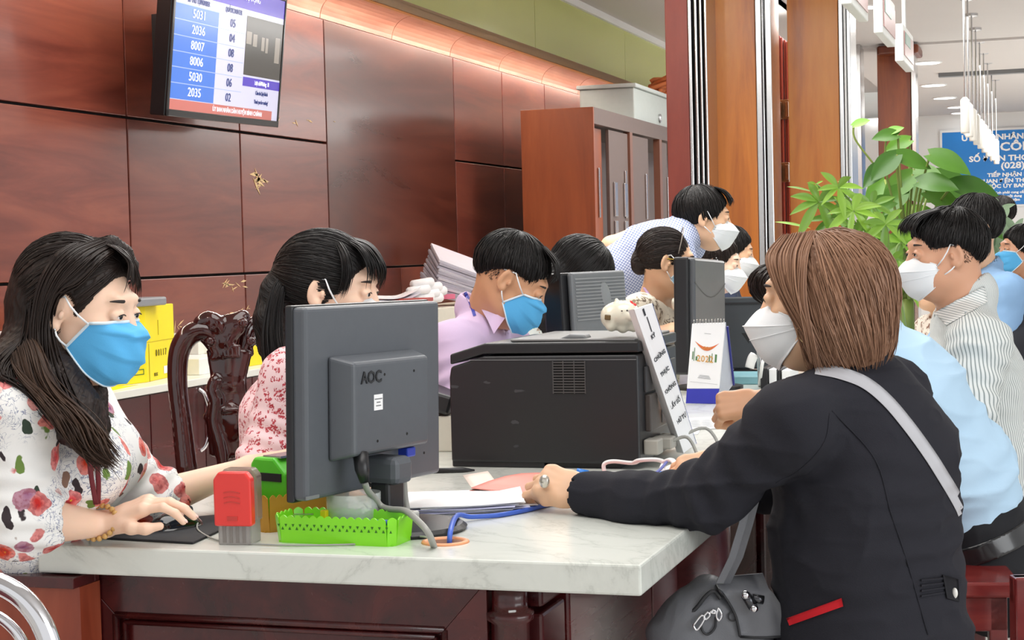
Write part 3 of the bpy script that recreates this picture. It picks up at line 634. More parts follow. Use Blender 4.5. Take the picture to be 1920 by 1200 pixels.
MB().box2((WX+.2, y_start, ZTOP-.05), (WX+.215, y_end, ZTOP-.006)).build('cove_fascia', M_GOLD, WALL)
led = MB().box2((WX+.146, y_start, ZTOP-.026), (WX+.156, y_end, ZTOP-.010)).build('cove_light_strip', plain('cove_lamp', 'ffffff', emit='fff4e6', emits=110.0, var=0), WALL)
# olive panels above the lip
GX = WX+.05; gu = MB(); ZHI = 4.3
gy = [y_start, Yw(420, 20), Yw(600, 10), Yw(745, 10), Yw(1003, 50), Yw(1172, 120), Yw(1172, 120)+3.4, Yw(1172, 120)+6.8]
gy = [y_start, 4.2, 7.2]+[float(atx(x, y, GX)[1]) for x, y in ((745, 10), (1003, 50), (1172, 120))]; gy = gy+[gy[-1]+5, y_end]
for y0, y1 in zip(gy[:-1], gy[1:]): gu.box2((GX-.05, y0+.004, ZTOP+.012), (GX, y1-.004, ZHI))
gu.build('upper_panel', M_GREEN, WALL)
MB().box2((GX-.07, y_start, ZTOP+.01), (GX-.05, y_end, ZHI)).build('upper_backing', M_DARKGAP, WALL)
zc_hi = float(atx(1160, 40, GX)[2])
MB().box2((GX-.05, y_start, zc_hi-.06), (GX+.03, y_end, zc_hi)).build('trim_1', M_WHITE)['kind'] = 'structure'
# ceiling: high strip by the wall, lower hall ceiling, lower bulkhead far away
CZ = 3.02
cl = MB(); cl.box2((GX-.1, y_start-3, zc_hi), (-1.9, y_end, zc_hi+.1)); cl.box2((-1.95, y_start-3, CZ), (-1.9, y_end, zc_hi+.1)); cl.box2((-1.95, -3, CZ), (5, 15.6, CZ+.1))
cl.box2((-1.95, 15.6, CZ-.02), (6, 25, CZ+.22)); cl.build('ceiling', M_CEIL)['kind'] = 'structure'
def tiles():
    t = NT('pale_floor_tile'); v = t.coord()
    b = t.n('ShaderNodeTexBrick', {'Vector': v, 'Scale': 1.0, 'Mortar Size': .004, 'Brick Width': .6, 'Row Height': .6, 'Color1': lin('d8d6d0'), 'Color2': lin('cfcdc8'), 'Mortar': lin('8f8d88')}, offset=0.0)
    t.P(Base_Color=b.outputs[0], Roughness=.18); return t.m
MB().box2((-4.2, -3, -.1), (8, 25, 0)).build('floor', tiles())['kind'] = 'structure'
BY = 24.5
MB().box2((-4.2, BY, 0), (9, BY+.15, 4.4)).build('wall_back', M_WHITE)['kind'] = 'structure'
# recessed downlights
M_LAMP = plain('lamp_diffuser', 'ffffff', emit='ffffff', emits=6.0, var=0)
def downlight(px, py, label, z=CZ, r=.085):
    p = atz(px, py, z); t = thing('downlight', label, 'ceiling light', (p[0], p[1], z-.012), 'round downlights in the hall ceiling')
    MB().lathe((p[0], p[1], z), [(r+.02, .004), (r+.02, -.008), (r, -.012), (r, .004)], n=20).build('trim_ring', M_WHITE, t)
    MB().lathe((p[0], p[1], z), [(r*.99, 0.003), (r*.99, -.006), (.001, -.009)], n=20).build('diffuser', M_LAMP, t)
DL = [(1622, 12, 'round downlight by the topmost white hanging sign box', 0), (1671, 57, 'round downlight beside the second white hanging sign box', 0), (1706, 93, 'round downlight beside the lowest white hanging sign box', 0),
      (1737, 117, 'round downlight right of the far brown column top', 1), (1750, 159, 'wide downlight, nearest the row of hanging tubes', 1), (1771, 183, 'downlight second below the wide one near the hanging tubes', 1),
      (1796, 200, 'downlight left of the first hanging tube', 1), (1802, 211, 'small downlight just behind the first hanging tube', 1), (1894, 213, 'lone downlight to the far right of the hanging tubes', 1), (1640, 222, 'downlight seen between the two far columns', 1)]
for px, py, lb, far in DL: downlight(px, py, lb, CZ-.02 if far else CZ, .1 if not far else .13)
# curtain track line on the ceiling
p = atz(1740, 139, CZ-.02); q = atz(1925, 128, CZ-.02)
MB().box2((-1.2, p[1]-.06, CZ-.06), (4.5, p[1]+.06, CZ-.02)).build('trim_2', M_MGREY)['kind'] = 'structure'

# ---------------------------------------------------------------- columns
def column(name, label, x0, x1, D, mat, trims, zt=CZ, ybot=None, deep=.35, panel_tint=.5):
    a, b = at(x0, 400, D), at(x1, 400, D); a[1] = b[1] = min(a[1], b[1])
    a = aty(x0, 400, b[1]); b = aty(x1, 400, b[1])
    t = thing(name, label, 'column', ((a[0]+b[0])/2, a[1]+deep/2, 0))
    m = MB(); m.av = panel_tint; m.box2((a[0], a[1], 0), (b[0], a[1]+deep, zt)); m.build('wood_cladding', mat, t, bevel=.004)
    for tx0, tx1, pm_, dz in trims:
        c, d = aty(tx0, 400, a[1]), aty(tx1, 400, a[1])
        MB().box2((c[0], a[1]-dz, 0), (d[0], a[1]+deep*.8, zt)).build('steel_strip', pm_, t, bevel=.004)
    return t
column('wood_column', 'dark red column beside the tall cabinets, edged with thin steel strips', 1254, 1296, 9.4, M_REDCOL, [(1296.5, 1303, M_STEEL, .0), (1304.5, 1308, M_DARKGAP, -.02), (1308.5, 1313.5, M_STEEL, 0), (1314, 1317.5, M_DARKGAP, -.02), (1318, 1322.5, M_STEEL, 0), (1323, 1326.5, M_DARKGAP, -.02), (1327, 1331, M_STEEL, 0)], zt=zc_hi)
column('wood_column', 'wide orange wood column behind the standing man, with a steel strip on its right edge', 1333, 1422, 9.6, M_ORANGE, [(1423, 1434, M_STEEL, .01), (1436, 1439, M_STEEL, .03), (1441, 1452, M_STEEL, .01)], zt=zc_hi)
column('wood_column', 'orange wood column right of the folding red gate', 1482, 1577, 9.8, M_ORANGE, [(1578, 1586, M_STEEL, .01), (1588, 1592, M_WHITE, .02), (1593, 1600, M_STEEL, .01)], zt=CZ, panel_tint=.2)
column('wood_column', 'narrow dark column with a steel edge between the orange and far brown columns', 1601, 1606, 15.2, M_FARCOL, [(1606.5, 1618, M_STEEL, .01)])
fc = column('wood_column', 'far brown column with a flared cap, standing behind the plants', 1649, 1711, 15.3, M_FARCOL, [(1712, 1720, M_STEEL, .01)])
a, b = aty(1644, 108, float(fc.location[1])-.3), aty(1722, 108, float(fc.location[1])-.3)
MB().box2((a[0], a[1], CZ-.1), (b[0], a[1]+.5, CZ-.02)).build('cap', M_FARCOL, fc, bevel=.02)
# folding gate between the two orange columns
gd = 10.3; g0 = at(1456, 300, gd); gt = thing('folding_gate', 'folded red slatted gate with brass latches between two orange columns', 'gate', (g0[0], g0[1], 0))
m = MB(); m2 = MB()
for k in range(6):
    x0, x1 = 1453+k*5.0, 1456.8+k*5.0; a, b = at(x0, 300, gd), at(x1, 300, gd); m.av = .2+.12*k
    m.box2((a[0], a[1]-.02*(k % 2), .02), (b[0], a[1]+.05, at(1465, 60+k*4, gd)[2]))
m.build('slat', plain('red_gate_paint', '9a4f49', .45, var=.1), gt, bevel=.003)
for py in (205, 323):
    a, b = at(1457, py-18, gd-.08), at(1480, py+18, gd-.08); m2.box2((a[0], a[1], b[2]), (b[0], a[1]+.05, a[2])); c = at(1462, py+2, gd-.12); m2.box(c, (.02, .05, .1)); c = at(1476, py, gd-.12); m2.box(c, (.02, .05, .09))
m2.build('latch', plain('old_brass', '7c5a3c', .4, metal=.6, var=.3, scale=60), gt, bevel=.004)

# ---------------------------------------------------------------- tall cabinet row against the wall
cabX = at(1114, 300, 11.4)[0]; cy0 = float(at(1114, 300, 11.4)[1]); ch_ = float(aty(1114, 200, cy0)[2])
ct = thing('cabinet', 'tall wooden cabinet row with sliding grey brown doors against the panelled wall', 'cabinet', (WX+.3, cy0, 0))
cx0 = float(aty(978, 300, cy0)[0]); cy1 = cy0+5.2
m = MB(); m.av = .5; m.box2((cx0, cy0, 0), (cabX, cy0+.025, ch_)); m.build('side_panel', M_CABSIDE, ct, bevel=.002)
m = MB(); m.box2((cx0, cy0+.025, ch_-.11), (cabX, cy1, ch_)); m.box2((cx0, cy0+.025, 0), (cx0+.02, cy1, ch_-.1)); m.box2((cx0, cy0+.025, 0), (cabX, cy1, .08)); m.build('carcass', M_CABDARK, ct)
Yc = lambda x: float(atx(x, 330, cabX)[1])
for x0, x1, mm, inset in ((1122, 1142, M_CABSIDE, .05), (1146, 1181, M_CABDARK, .012), (1189, 1219, M_CABDARK, .012), (1244, 1254, M_CABDARK, .012)):
    y0, y1 = Yc(x0), Yc(x1); d = MB().box2((cabX-inset-.025, y0, .1), (cabX-inset, y1, ch_-.125)).build('door', mm, ct, bevel=.003)
    hy = y1-.09 if x0 != 1244 else y0+.2; hz = atx(1178, 365, cabX)[2]
    MB().box2((cabX-inset, hy-.03, hz-.17), (cabX-inset+.012, hy, hz+.17)).build('handle', M_SILVER, d, bevel=.004)
    if x0 == 1146:
        for yy in (y0+.25*(y1-y0), y0+.78*(y1-y0)):
            for zz, hh in ((hz-.04, .12), (atx(1178, 438, cabX)[2], .09)): MB().box2((cabX-inset, yy-.04, zz-hh), (cabX-inset+.014, yy+.04, zz+hh)).build('lock_plate', M_SILVER, d, bevel=.004)
for x in (1185, 1240):
    MB().box2((cabX-.05, Yc(x)-.04, .08), (cabX, Yc(x)+.04, ch_-.11)).build('divider', plain('divider_wood', '6d4434', .4), ct)
# grey steel case on top, an orange bundle on it
sx = cabX-.03; y0 = float(atx(1190, 215, sx)[1])
gc = thing('storage_case', 'pale grey metal case lying on top of the tall cabinets', 'case', (cabX-.25, y0+.6, ch_))
gz = ch_+.27; MB().box2((cabX-.45, y0, ch_), (sx, y0+2.2, gz-.03)).build('case_body', plain('grey_enamel', 'a9b0ac', .4), gc, bevel=.01)
MB().box2((cabX-.47, y0-.02, gz-.03), (sx+.02, y0+2.25, gz)).build('lid', plain('grey_enamel_lid', 'b7bdba', .4), gc, bevel=.008)
c = atx(1236, 222, sx); MB().lathe(c, [(.035, 0), (.035, .012), (.02, .016)], axis=(1, 0, 0), n=16).build('lock', M_SILVER, gc)
bz = MB(); r2 = random.Random(5)
c = atx(1246, 193, cabX-.15)
for k in range(7):
    pts = [c+V3(r2.uniform(-.12, .12), r2.uniform(-.25, .35), r2.uniform(-.06, .1)) for _ in range(5)]; bz.tube(spline(pts, 6), .018, 6)
o = bz.build('rope_bundle', plain('orange_rope', 'c9713f', .7, var=.2), None, smooth=True); tag(o, 'loose orange cord bundle on the grey case above the cabinets', 'rope')
o.location.z = gz-.002+float(o.location.z-o.location.z)

# ---------------------------------------------------------------- television with the queue numbers
tl, tr = at(300, 60, 7.35), at(514, 120, 8.6)
TX = WX+.30
tA, tB = atx(305, 218, TX), atx(520, 238, TX)
tw = 1.22; th = .72
tvy = unit(V3(0, 1, 0))
bl = atx(309, 217, TX+.03); br = atx(519, 239, TX-.05)
ex = unit(br-bl); W_ = float(np.linalg.norm(br-bl)); tr_ = atx(510, 0, TX+.05)
eu = unit(UP+V3(.12, 0, 0)); eu = unit(eu-ex*(eu @ ex)); en = np.cross(ex, eu)
Mtv = frame(bl, ex, eu, en); TH = .616
tv = thing('television', 'wall mounted television showing queue numbers on a blue and white screen', 'television', bl+ex*W_/2)
MB(Mtv).box2((0, 0, -.07), (W_, TH, 0)).build('casing', plain('black_gloss', '0b0b0d', .2, var=0), tv, bevel=.006)
m = MB(Mtv); m.box2((0, 0, 0), (W_, .03, .008)); m.box2((0, 0, 0), (.022, TH, .008)); m.box2((W_-.016, 0, 0), (W_, TH, .008)); m.box2((0, TH-.016, 0), (W_, TH, .008)); m.build('bezel', plain('bezel_gloss', '3a3838', .12, metal=.7, var=0), tv, bevel=.003)
def screen_mat(n, c, e=.75): return plain('screen_'+n, c, .15, var=0, emit=c, emits=e*.38)
sw, sh = W_-.038, TH-.046; Ms = Mtv.copy(); Ms[:3, 3] = (Mtv @ np.array([.022, .03, .002, 1]))[:3]
scr = MB(Ms).box2((0, 0, 0), (sw, sh, .001)).build('screen', screen_mat('lilac', 'c3c3dc', .55), tv)
rh = .0626; z0 = .046
MB(Ms).box2((0, z0, .001), (sw*.37, z0+rh*6.3, .002)).build('number_column', screen_mat('blue', '3f6fc8', .5), scr)
MB(Ms).box2((0, 0, .001), (sw*.94, .043, .002)).build('ticker', screen_mat('brick', 'b7675f', .5), scr)
MB(Ms).box2((0, z0+rh*6.3+.045, .001), (sw, sh, .002)).build('header', screen_mat('violet', '4a36b0', .5), scr)
MB(Ms).box2((sw*.63, z0+rh*1.55, .001), (sw, z0+rh*2.2, .002)).build('waiting_bar', screen_mat('violet', '4a36b0', .5), scr)
vw = MB(Ms).box2((sw*.63, z0+rh*2.35, .001), (sw, z0+rh*6.6, .002)).build('video_window', screen_mat('dark', '3a3632', .35), scr)
M_VID = screen_mat('video_light', '8d857c', .4)
for a, b, w, h in ((.66, 4.6, .05, .9), (.72, 4.5, .04, .9), (.80, 4.3, .03, 1.0), (.84, 4.2, .025, 1.1), (.95, 3.6, .05, 1.9)): MB(Ms).box2((sw*a-.5*w*sw, z0+rh*b, .002), (sw*a+.5*w*sw, z0+rh*(b+h), .0025)).build('video_figure', M_VID, scr)
m = MB(Ms)
for k in range(1, 7): m.box2((0, z0+rh*1.05*k-.002, .002), (sw*.37, z0+rh*1.05*k+.002, .0025)); m.box2((sw*.37, z0+rh*1.05*k-.001, .001), (sw*.62, z0+rh*1.05*k+.001, .0015))
m.build('rule_lines', screen_mat('pale', '8fa6dd', .5), scr)
Mt = Ms.copy(); Mt[:3, 3] = (Ms @ np.array([0, 0, .0026, 1]))[:3]
nums = ['2035', '5030', '8006', '8007', '2036', '5031']; cnt = ['02', '06', '08', '08', '04', '05']
letters(scr, 'queue_number', [(n, sw*.2, z0+rh*1.05*(k+.5), rh*.86, 'CENTER', 1.25, 0) for k, n in enumerate(nums)], screen_mat('white', 'f4f6ff', .9), Mt)
letters(scr, 'counter_number', [(n, sw*.5, z0+rh*1.05*(k+.5), rh*.84, 'CENTER', 1.15) for k, n in enumerate(cnt)]+[('SỐ THỨ TỰ/NUMBER', sw*.19, z0+rh*6.3+.022, rh*.5, 'CENTER', .75), ('QUẦY/COUNTER', sw*.5, z0+rh*6.3+.022, rh*.5, 'CENTER', .75),
        ('Cảm ơn Quý khách', sw*.82, z0+rh*1.15, rh*.42, 'CENTER', .7), ('Thank you for waiting!', sw*.82, z0+rh*.5, rh*.42, 'CENTER', .7)], screen_mat('ink', '33427f', .2), Mt)
letters(scr, 'banner_text', [('HỆ THỐNG XẾP HÀNG TỰ ĐỘNG', sw*.5, sh*.94, rh*.55, 'CENTER', 1.1), ('ỦY BAN NHÂN DÂN HUYỆN BÌNH CHÁNH', sw*.6, .021, rh*.46, 'CENTER', 1.0), ('Lượt chờ/Waiting:  18', sw*.815, z0+rh*1.87, rh*.45, 'CENTER', .68)], screen_mat('white', 'f4f6ff', .7), Mt)
MB().box2((WX, float(bl[1])+.5, float(bl[2])+.2), (TX-.06, float(bl[1])+.8, float(bl[2])+.5)).build('wall_bracket', M_BLACK, tv)

# ---------------------------------------------------------------- blue notice on the far wall
sx0 = aty(1767, 300, BY-.03); s_top = float(aty(1767, 249, BY-.03)[2]); s_bot = float(aty(1850, 385, BY-.03)[2])
bs = thing('notice_board', 'large blue notice with white Vietnamese lettering on the far white wall', 'sign', (sx0[0]+1.3, BY-.03, s_bot))
sW = 2.7; sH = s_top-s_bot
Mb = frame(V3(sx0[0], BY-.03, s_bot), (1, 0, 0), UP, (0, -1, 0))
MB(Mb).box2((0, 0, -.03), (sW, sH, .0)).build('board', plain('notice_blue', '1f83d6', .4, var=.04, scale=2, emit='1f83d6', emits=.0), bs)
fr = MB(Mb)
for lo, hi in (((-.03, -.03, -.03), (sW+.03, 0, .01)), ((-.03, sH, -.03), (sW+.03, sH+.03, .01)), ((-.03, 0, -.03), (0, sH, .01)), ((sW, 0, -.03), (sW+.03, sH, .01))): fr.box2(lo, hi)
fr.build('frame', M_WHITE, bs)
def sy(y, x=1850): return float(aty(x, y, BY-.03)[2])-s_bot
def sxp(x, y=300): return float(aty(x, y, BY-.03)[0]-sx0[0])
letters(bs, 'lettering', [('ỦY BAN NHÂN DÂN HUYỆN', sxp(1803), sy(258), .105, 'LEFT', 1.15, .004), ('CÔNG KHAI', sxp(1875), sy(277), .16, 'LEFT', 1.2, .005), ('SỐ ĐIỆN THOẠI', sxp(1817), sy(298), .105, 'LEFT', 1.2, .004), ('(028) 3760', sxp(1876), sy(312), .12, 'LEFT', 1.25, .004),
        ('TIẾP NHẬN PHẢN ÁNH', sxp(1851), sy(329), .07, 'LEFT', 1.25, .003), ('LIÊN QUAN ĐẾN THÁI ĐỘ', sxp(1805), sy(340), .07, 'LEFT', 1.25, .003), ('THUỘC ỦY BAN NHÂN DÂN', sxp(1833), sy(350), .07, 'LEFT', 1.25, .003),
        ('Người phản ánh phải cung cấp', sxp(1826), sy(362), .045, 'LEFT', 1.2, .002), ('trung thực, chính xác nội dung', sxp(1820), sy(369), .045, 'LEFT', 1.2, .002), ('và chịu trách nhiệm', sxp(1850), sy(376), .045, 'LEFT', 1.2, .002)], plain('notice_white', 'ffffff', .5, var=0), frame(V3(sx0[0], BY-.031, s_bot), (1, 0, 0), UP, (0, -1, 0)), .001)
# ---------------------------------------------------------------- hanging sign boxes and hanging tube lamps
def sign_box(x0, x1, y0, y1, D, label, stem=None):
    """a white box on a stem; broad face to the right, edge to us"""
    a = at(x0, y1, D); h = (y1-y0)*D/F; w = (x1-x0)*D/F
    t = thing('hanging_sign', label, 'sign', a, 'white counter sign boxes hung from the ceiling')
    dy = unit(V3(0, 1, 0)); L = .55
    MB().box2((a[0], a[1], a[2]), (a[0]+w, a[1]+L, a[2]+h)).build('box_shell', plain('white_enamel', 'eceee8', .4, var=0), t, bevel=.004)
    MB().box2((a[0]+w, a[1]+.03, a[2]+.03), (a[0]+w+.004, a[1]+L-.03, a[2]+h-.03)).build('sign_panel', plain('sign_pink', 'c99a98', .3, var=0), t)
    MB().box2((a[0]+w+.004, a[1]+.06, a[2]+h*.5), (a[0]+w+.006, a[1]+L*.6, a[2]+h*.8)).build('green_field', plain('sign_green', '7fae9c', .3, var=0), t)
    MB().tube([a+V3(w/2, L/2, h), V3(a[0]+w/2, a[1]+L/2, CZ)], .01, 8).build('stem', M_WHITE, t)
sign_box(1577, 1597, -60, 8, 6.2, 'white hanging sign box cut off by the top of the photo'); sign_box(1638, 1655, -22, 62, 6.9, 'middle white hanging sign box with a green and pink face'); sign_box(1678, 1694, 45, 115, 7.8, 'lowest and farthest white hanging sign box on a long stem')
for k in range(9):
    px = 1810+k*7.3; yt = 112+k*13.5-(k > 4)*(k-4)*2; yb = 250+k*7.2; ym = yt+(yb-yt)*.55; D = 11.5+k*.9
    a, b, c = at(px, yb, D), at(px, ym, D), at(px, yt, D); b[:2] = a[:2]; c[:2] = a[:2]
    t = thing('hanging_tube_lamp', 'white hanging tube lamp, '+['nearest and leftmost', 'second', 'third', 'fourth', 'fifth', 'sixth', 'seventh', 'eighth', 'farthest and rightmost'][k]+' of nine before the blue notice', 'lamp', a, 'row of hanging tube lamps')
    MB().lathe(a, [(.028, 0), (.03, .01), (.03, b[2]-a[2]), (.012, b[2]-a[2]+.02)], n=12).build('tube_shade', plain('tube_white', 'cfccc4', .4, var=0), t, smooth=True)
    MB().tube([b, V3(a[0], a[1], CZ)], .007, 6).build('rod', M_SILVER, t)
    MB().lathe(V3(a[0], a[1], CZ), [(.05, 0), (.05, -.02), (.01, -.03)], n=12).build('ceiling_rose', M_SILVER, t)
# ================================================================ counter
ZT = .77; DX0, DX1, DY0 = -1.735, -.637, 2.6; DY1 = 8.2; TT = .05
top = MB().box2((DX0, DY0, ZT-TT), (DX1, DY1, ZT)).build('worktop', M_STONE, None, bevel=.004)
tag(top, 'long white veined stone worktop of the service counter, people seated along both sides', 'worktop')
BX0 = float(aty(137, 1090, 2.67)[0]); BX1 = float(aty(985, 1130, 2.67)[0]); BYF = 2.67
base = thing('counter_base', 'dark red wood base with framed panels under the white stone worktop', 'counter', ((BX0+BX1)/2, 3.5, 0))
zb = ZT-TT
m = MB(); m.av = .4; m.box2((BX1-.06, BYF+.03, 0), (BX1-.03, DY1-.1, zb)); m.build('carcass', M_DESKW, base)
# front frame with mitred corners, moulding and inner panel
m = MB(); fx0, fx1, fz1, fz0 = BX0, float(aty(912, 1110, BYF)[0]), zb, .08; iw = .085
o_ = [(fx0, fz0), (fx1, fz0), (fx1, fz1), (fx0, fz1)]; i_ = [(fx0+iw, fz0+iw), (fx1-iw*.9, fz0+iw), (fx1-iw*.9, fz1-iw), (fx0+iw, fz1-iw)]
for k in range(4):
    m.av = [.2, .55, .35, .6][k]; a, b, c, d = o_[k], o_[(k+1) % 4], i_[(k+1) % 4], i_[k]
    m.prism([(p[0], BYF, p[1]) for p in (a, b, c, d)], (0, .03, 0))
m.build('front_frame', M_DESKW, base, bevel=.0015)
m = MB()
for k in range(4):
    a, b = np.array(i_[k]), np.array(i_[(k+1) % 4]); pa = V3(a[0], BYF+.002, a[1]); pb = V3(b[0], BYF+.002, b[1]); m.tube([pa, pb], .007, 8)
    q = V3(np.mean([p[0] for p in i_]), BYF+.012, np.mean([p[1] for p in i_])); pa2 = pa+(unit(q-pa))*.022; pb2 = pb+(unit(q-pb))*.022; m.tube([pa2, pb2], .005, 8)
m.build('moulding', M_DESKW, base, smooth=True)
m = MB(); m.av = .3; m.box2((i_[0][0], BYF+.012, i_[0][1]), (i_[2][0], BYF+.03, i_[2][1])); m.build('front_panel', M_DESKW, base)
# rounded corner post with its turned collar
cxp = (fx1+BX1)/2; cr = (BX1-fx1)/2
zc = float(aty(945, 1158, BYF-.03)[2])
MB().lathe((cxp, BYF+.02, 0), [(cr*.96, 0), (cr*.96, zc-.018), (cr*1.18, zc-.012), (cr*1.2, zc), (cr*.9, zc+.004), (cr*.88, zc+.02), (cr*.9, zb)], n=28).build('corner_post', M_DESKW, base, smooth=True)
MB().box((cxp+cr*.55, BYF-cr*.75, zc+.010), (.014, .004, .005), rot(UP, .6)).build('post_clip', M_SILVER, base, bevel=.002)
# side facing the visitors: raised panels between half round pilasters
Ys = lambda x, y=1080: float(atx(x, y, BX1)[1])
m = MB(); mp = MB(); pil = []
yv = [BYF+.05, Ys(1048), Ys(1212), Ys(1262), Ys(1303), Ys(1345), Ys(1372), Ys(1400), Ys(1440)]
def raised(y0, y1, z0, z1, tint):
    m.av = tint; m.box2((BX1-.03, y0+.006, z0), (BX1+.012, y1-.006, z1))
raised(yv[0], yv[1], .08, zc-.01, .4); raised(yv[0], yv[1], zc+.0, zb-.002, .25)
raised(yv[1]+.015, yv[2], .08, zb-.04, .55); raised(yv[2], yv[3], .0, zb, .7)
raised(yv[4], yv[5]+.02, .05, zb, .45)
y = yv[5]+.03
while y < DY1-.9:
    raised(y, y+.5, .1, zb-.07, random.uniform(.3, .7)); mp = MB(); mp.av = .5; mp.box2((BX1-.03, y+.53, 0), (BX1+.03, y+.62, zb)); mp.build('pilaster', M_DESKW, base, bevel=.012); y += .65
m.build('raised_panel', M_DESKW, base, bevel=.006)
MB().lathe((BX1-.01, (yv[3]+yv[4])/2, 0), [((yv[4]-yv[3])/2, 0), ((yv[4]-yv[3])/2, zb)], n=28).build('round_pilaster', M_DESKW, base, smooth=True)
# lower wooden return to the left of the counter
RX = float(aty(137, 1090, 2.58)[0])
rd = thing('side_desk', 'lighter brown wooden side desk against the left end of the counter, under the floral blouse', 'desk', (BX0-.6, BYF+.4, 0))
RDY = 2.58; zr = ZT-TT-.003
m = MB(); m.av = .8; m.box2((RX-1.2, RDY+.02, 0), (RX, RDY+.05, zr-.02)); m.box2((RX-.03, RDY+.05, 0), (RX, BYF-.004, zr-.02)); m.build('front_board', wood('side_desk_wood', '6b2a1a', '8c3f28', 'a4543a', .35, axis=2, scale=.7), rd)
m = MB(); m.av = .3; m.box2((RX-1.2, RDY, zr-.02), (RX, RDY+.07, zr)); m.box2((RX-.04, RDY+.07, zr-.02), (RX, BYF-.004, zr)); m.build('top_rail', M_DESKW, rd, bevel=.002)

# ================================================================ sideboard along the wall
SBX = -3.42; SBZ = float(np.mean([atx(190, 745, SBX)[2], atx(395, 700, SBX)[2]]))
sb = thing('sideboard', 'long dark red sideboard with a white top along the panelled wall', 'sideboard', (SBX-.2, 7.5, 0))
MB().box2((WX+.002, 3.6, SBZ-.03), (SBX+.01, 11.0, SBZ)).build('sideboard_top', plain('white_laminate', 'dcdcd4', .35, var=.03), sb, bevel=.003)
m = MB(); m.av = .3; m.box2((WX+.002, 3.6, 0), (SBX-.02, 11.0, SBZ-.03)); m.build('carcass', M_DESKW, sb)
ysb = [3.6, float(atx(120, 800, SBX)[1]), float(atx(283, 800, SBX)[1]), float(atx(385, 800, SBX)[1])]; st = ysb[3]-ysb[2]; ysb += [ysb[3]+st*k for k in range(1, 6)]
for k, (y0, y1) in enumerate(zip(ysb[:-1], ysb[1:])):
    m = MB(); m.av = random.uniform(.2, .8); m.box2((SBX-.02, y0+.003, .08), (SBX, y1-.003, SBZ-.034)); d = m.build('door', M_DESKW, sb, bevel=.002)
    hy = y1-.05 if k % 2 == 0 else y0+.05
    sgn = 1
    hz = float(atx(385, 785, SBX)[2]); pts = [(SBX+.0, hy, hz+.13), (SBX+.022, hy+sgn*.012, hz+.1), (SBX+.034, hy+sgn*.03, hz), (SBX+.022, hy+sgn*.012, hz-.1), (SBX, hy, hz-.13)]
    MB().tube(spline(pts, 6), .009, 8).build('handle', M_CHROME, d, smooth=True)
    if k in (2, 3): MB().lathe((SBX, hy, hz-.3), [(.018, 0), (.018, .006), (.006, .008)], axis=(1, 0, 0), n=16).build('keyhole', M_SILVER, d)
# yellow carton and what is round it
p0, p1, p2 = atx(202, 718, SBX-.03), atx(275, 716, SBX-.03), atx(330, 704, SBX-.03)
yb0, yb1 = float(atz(120, 722, SBZ)[1]), float(atx(331, 705, SBX-.05)[1])
xq = atz(276, 717, SBZ); xr = atz(329, 705, SBZ); xl = atz(168, 731, SBZ)
e1 = unit(V3(xr[0]-xq[0], xr[1]-xq[1], 0)); e2 = V3(e1[1], -e1[0], 0); 
Mbx = frame(V3(xq[0], xq[1], SBZ), e1, UP)   # x along the lettered end, z out of it
hB = (717-574)*depth(xq)/F; wB = float(np.linalg.norm(xr[:2]-xq[:2])); lB = .34
M_YEL = plain('yellow_card', 'ecd60e', .5, var=.03, scale=6); M_GRN = plain('green_print', '1f6b3c', .5, var=0)
yb = thing('carton', 'bright yellow carton with green lettering on the sideboard behind the floral blouse woman', 'box', (xq[0], xq[1], SBZ))
side_d = unit(xl[:2]-xq[:2]); sd = V3(side_d[0], side_d[1], 0)
q = [V3(*xq[:2], SBZ), V3(*xr[:2], SBZ), V3(*xr[:2], SBZ)+sd*lB, V3(*xq[:2], SBZ)+sd*lB]
m = MB(); m.add(np.array(q+[p+UP*hB for p in q]), [(3, 2, 1, 0), (4, 5, 6, 7), (0, 1, 5, 4), (1, 2, 6, 5), (2, 3, 7, 6), (3, 0, 4, 7)]); m.build('box_body', M_YEL, yb, bevel=.003)
nrm = unit(np.cross(e1, UP)); nrm = nrm if nrm @ CF < 0 else -nrm
Me = frame(V3(*xq[:2], SBZ)+nrm*.001, e1, UP, nrm)
m = MB(Me); m.box2((.01, hB*.52, 0), (wB-.01, hB*.524, .001)); m.box2((wB*.42, hB*.6, 0), (wB*.43, hB*.8, .001)); m.box2((wB*.08, hB*.0, 0), (wB*.09, hB*.5, .001)); m.build('fold_lines', plain('dark_yellow', 'a8960c', .6, var=0), yb)
MB(Me).box2((wB*.58, hB*.07, 0), (wB*.78, hB*.17, .001)).build('barcode_label', M_PAPER, yb)
letters(yb, 'box_print', [('0 0 1 1 7', wB*.5, hB*.36, .04, 'CENTER', .9), ('80', wB*.88, hB*.36, .05, 'CENTER', .8), ('BOX', wB*.3, hB*.08, .02, 'CENTER', 1)], plain('olive_print', '6b6212', .6, var=0), Me)
nr2 = unit(np.cross(UP, sd)); nr2 = nr2 if nr2 @ CF < 0 else -nr2
Ml = frame(V3(*xq[:2], SBZ)+nr2*.001+sd*lB, -sd, UP, nr2)
letters(yb, 'box_lettering', [('NS', lB-.03, hB*.37, .085, 'RIGHT', .95, .002)], M_GRN, Ml)
letters(yb, 'small_print', [('battery', lB-.09, hB*.13, .022, 'RIGHT', 1)], M_GRN, Ml)
m = MB(Ml); 
for a in (.07, .135): m.box2((lB-.085, hB*a+.012, 0), (lB-.02, hB*a+.015, .001))
m.box2((lB-.085, hB*.07+.012, 0), (lB-.082, hB*.135+.015, .001)); m.box2((lB-.023, hB*.07+.012, 0), (lB-.02, hB*.135+.015, .001)); m.build('print_frame', M_GRN, yb)
tray = MB(); c = q[3]*.45+q[1]*.55+UP*hB
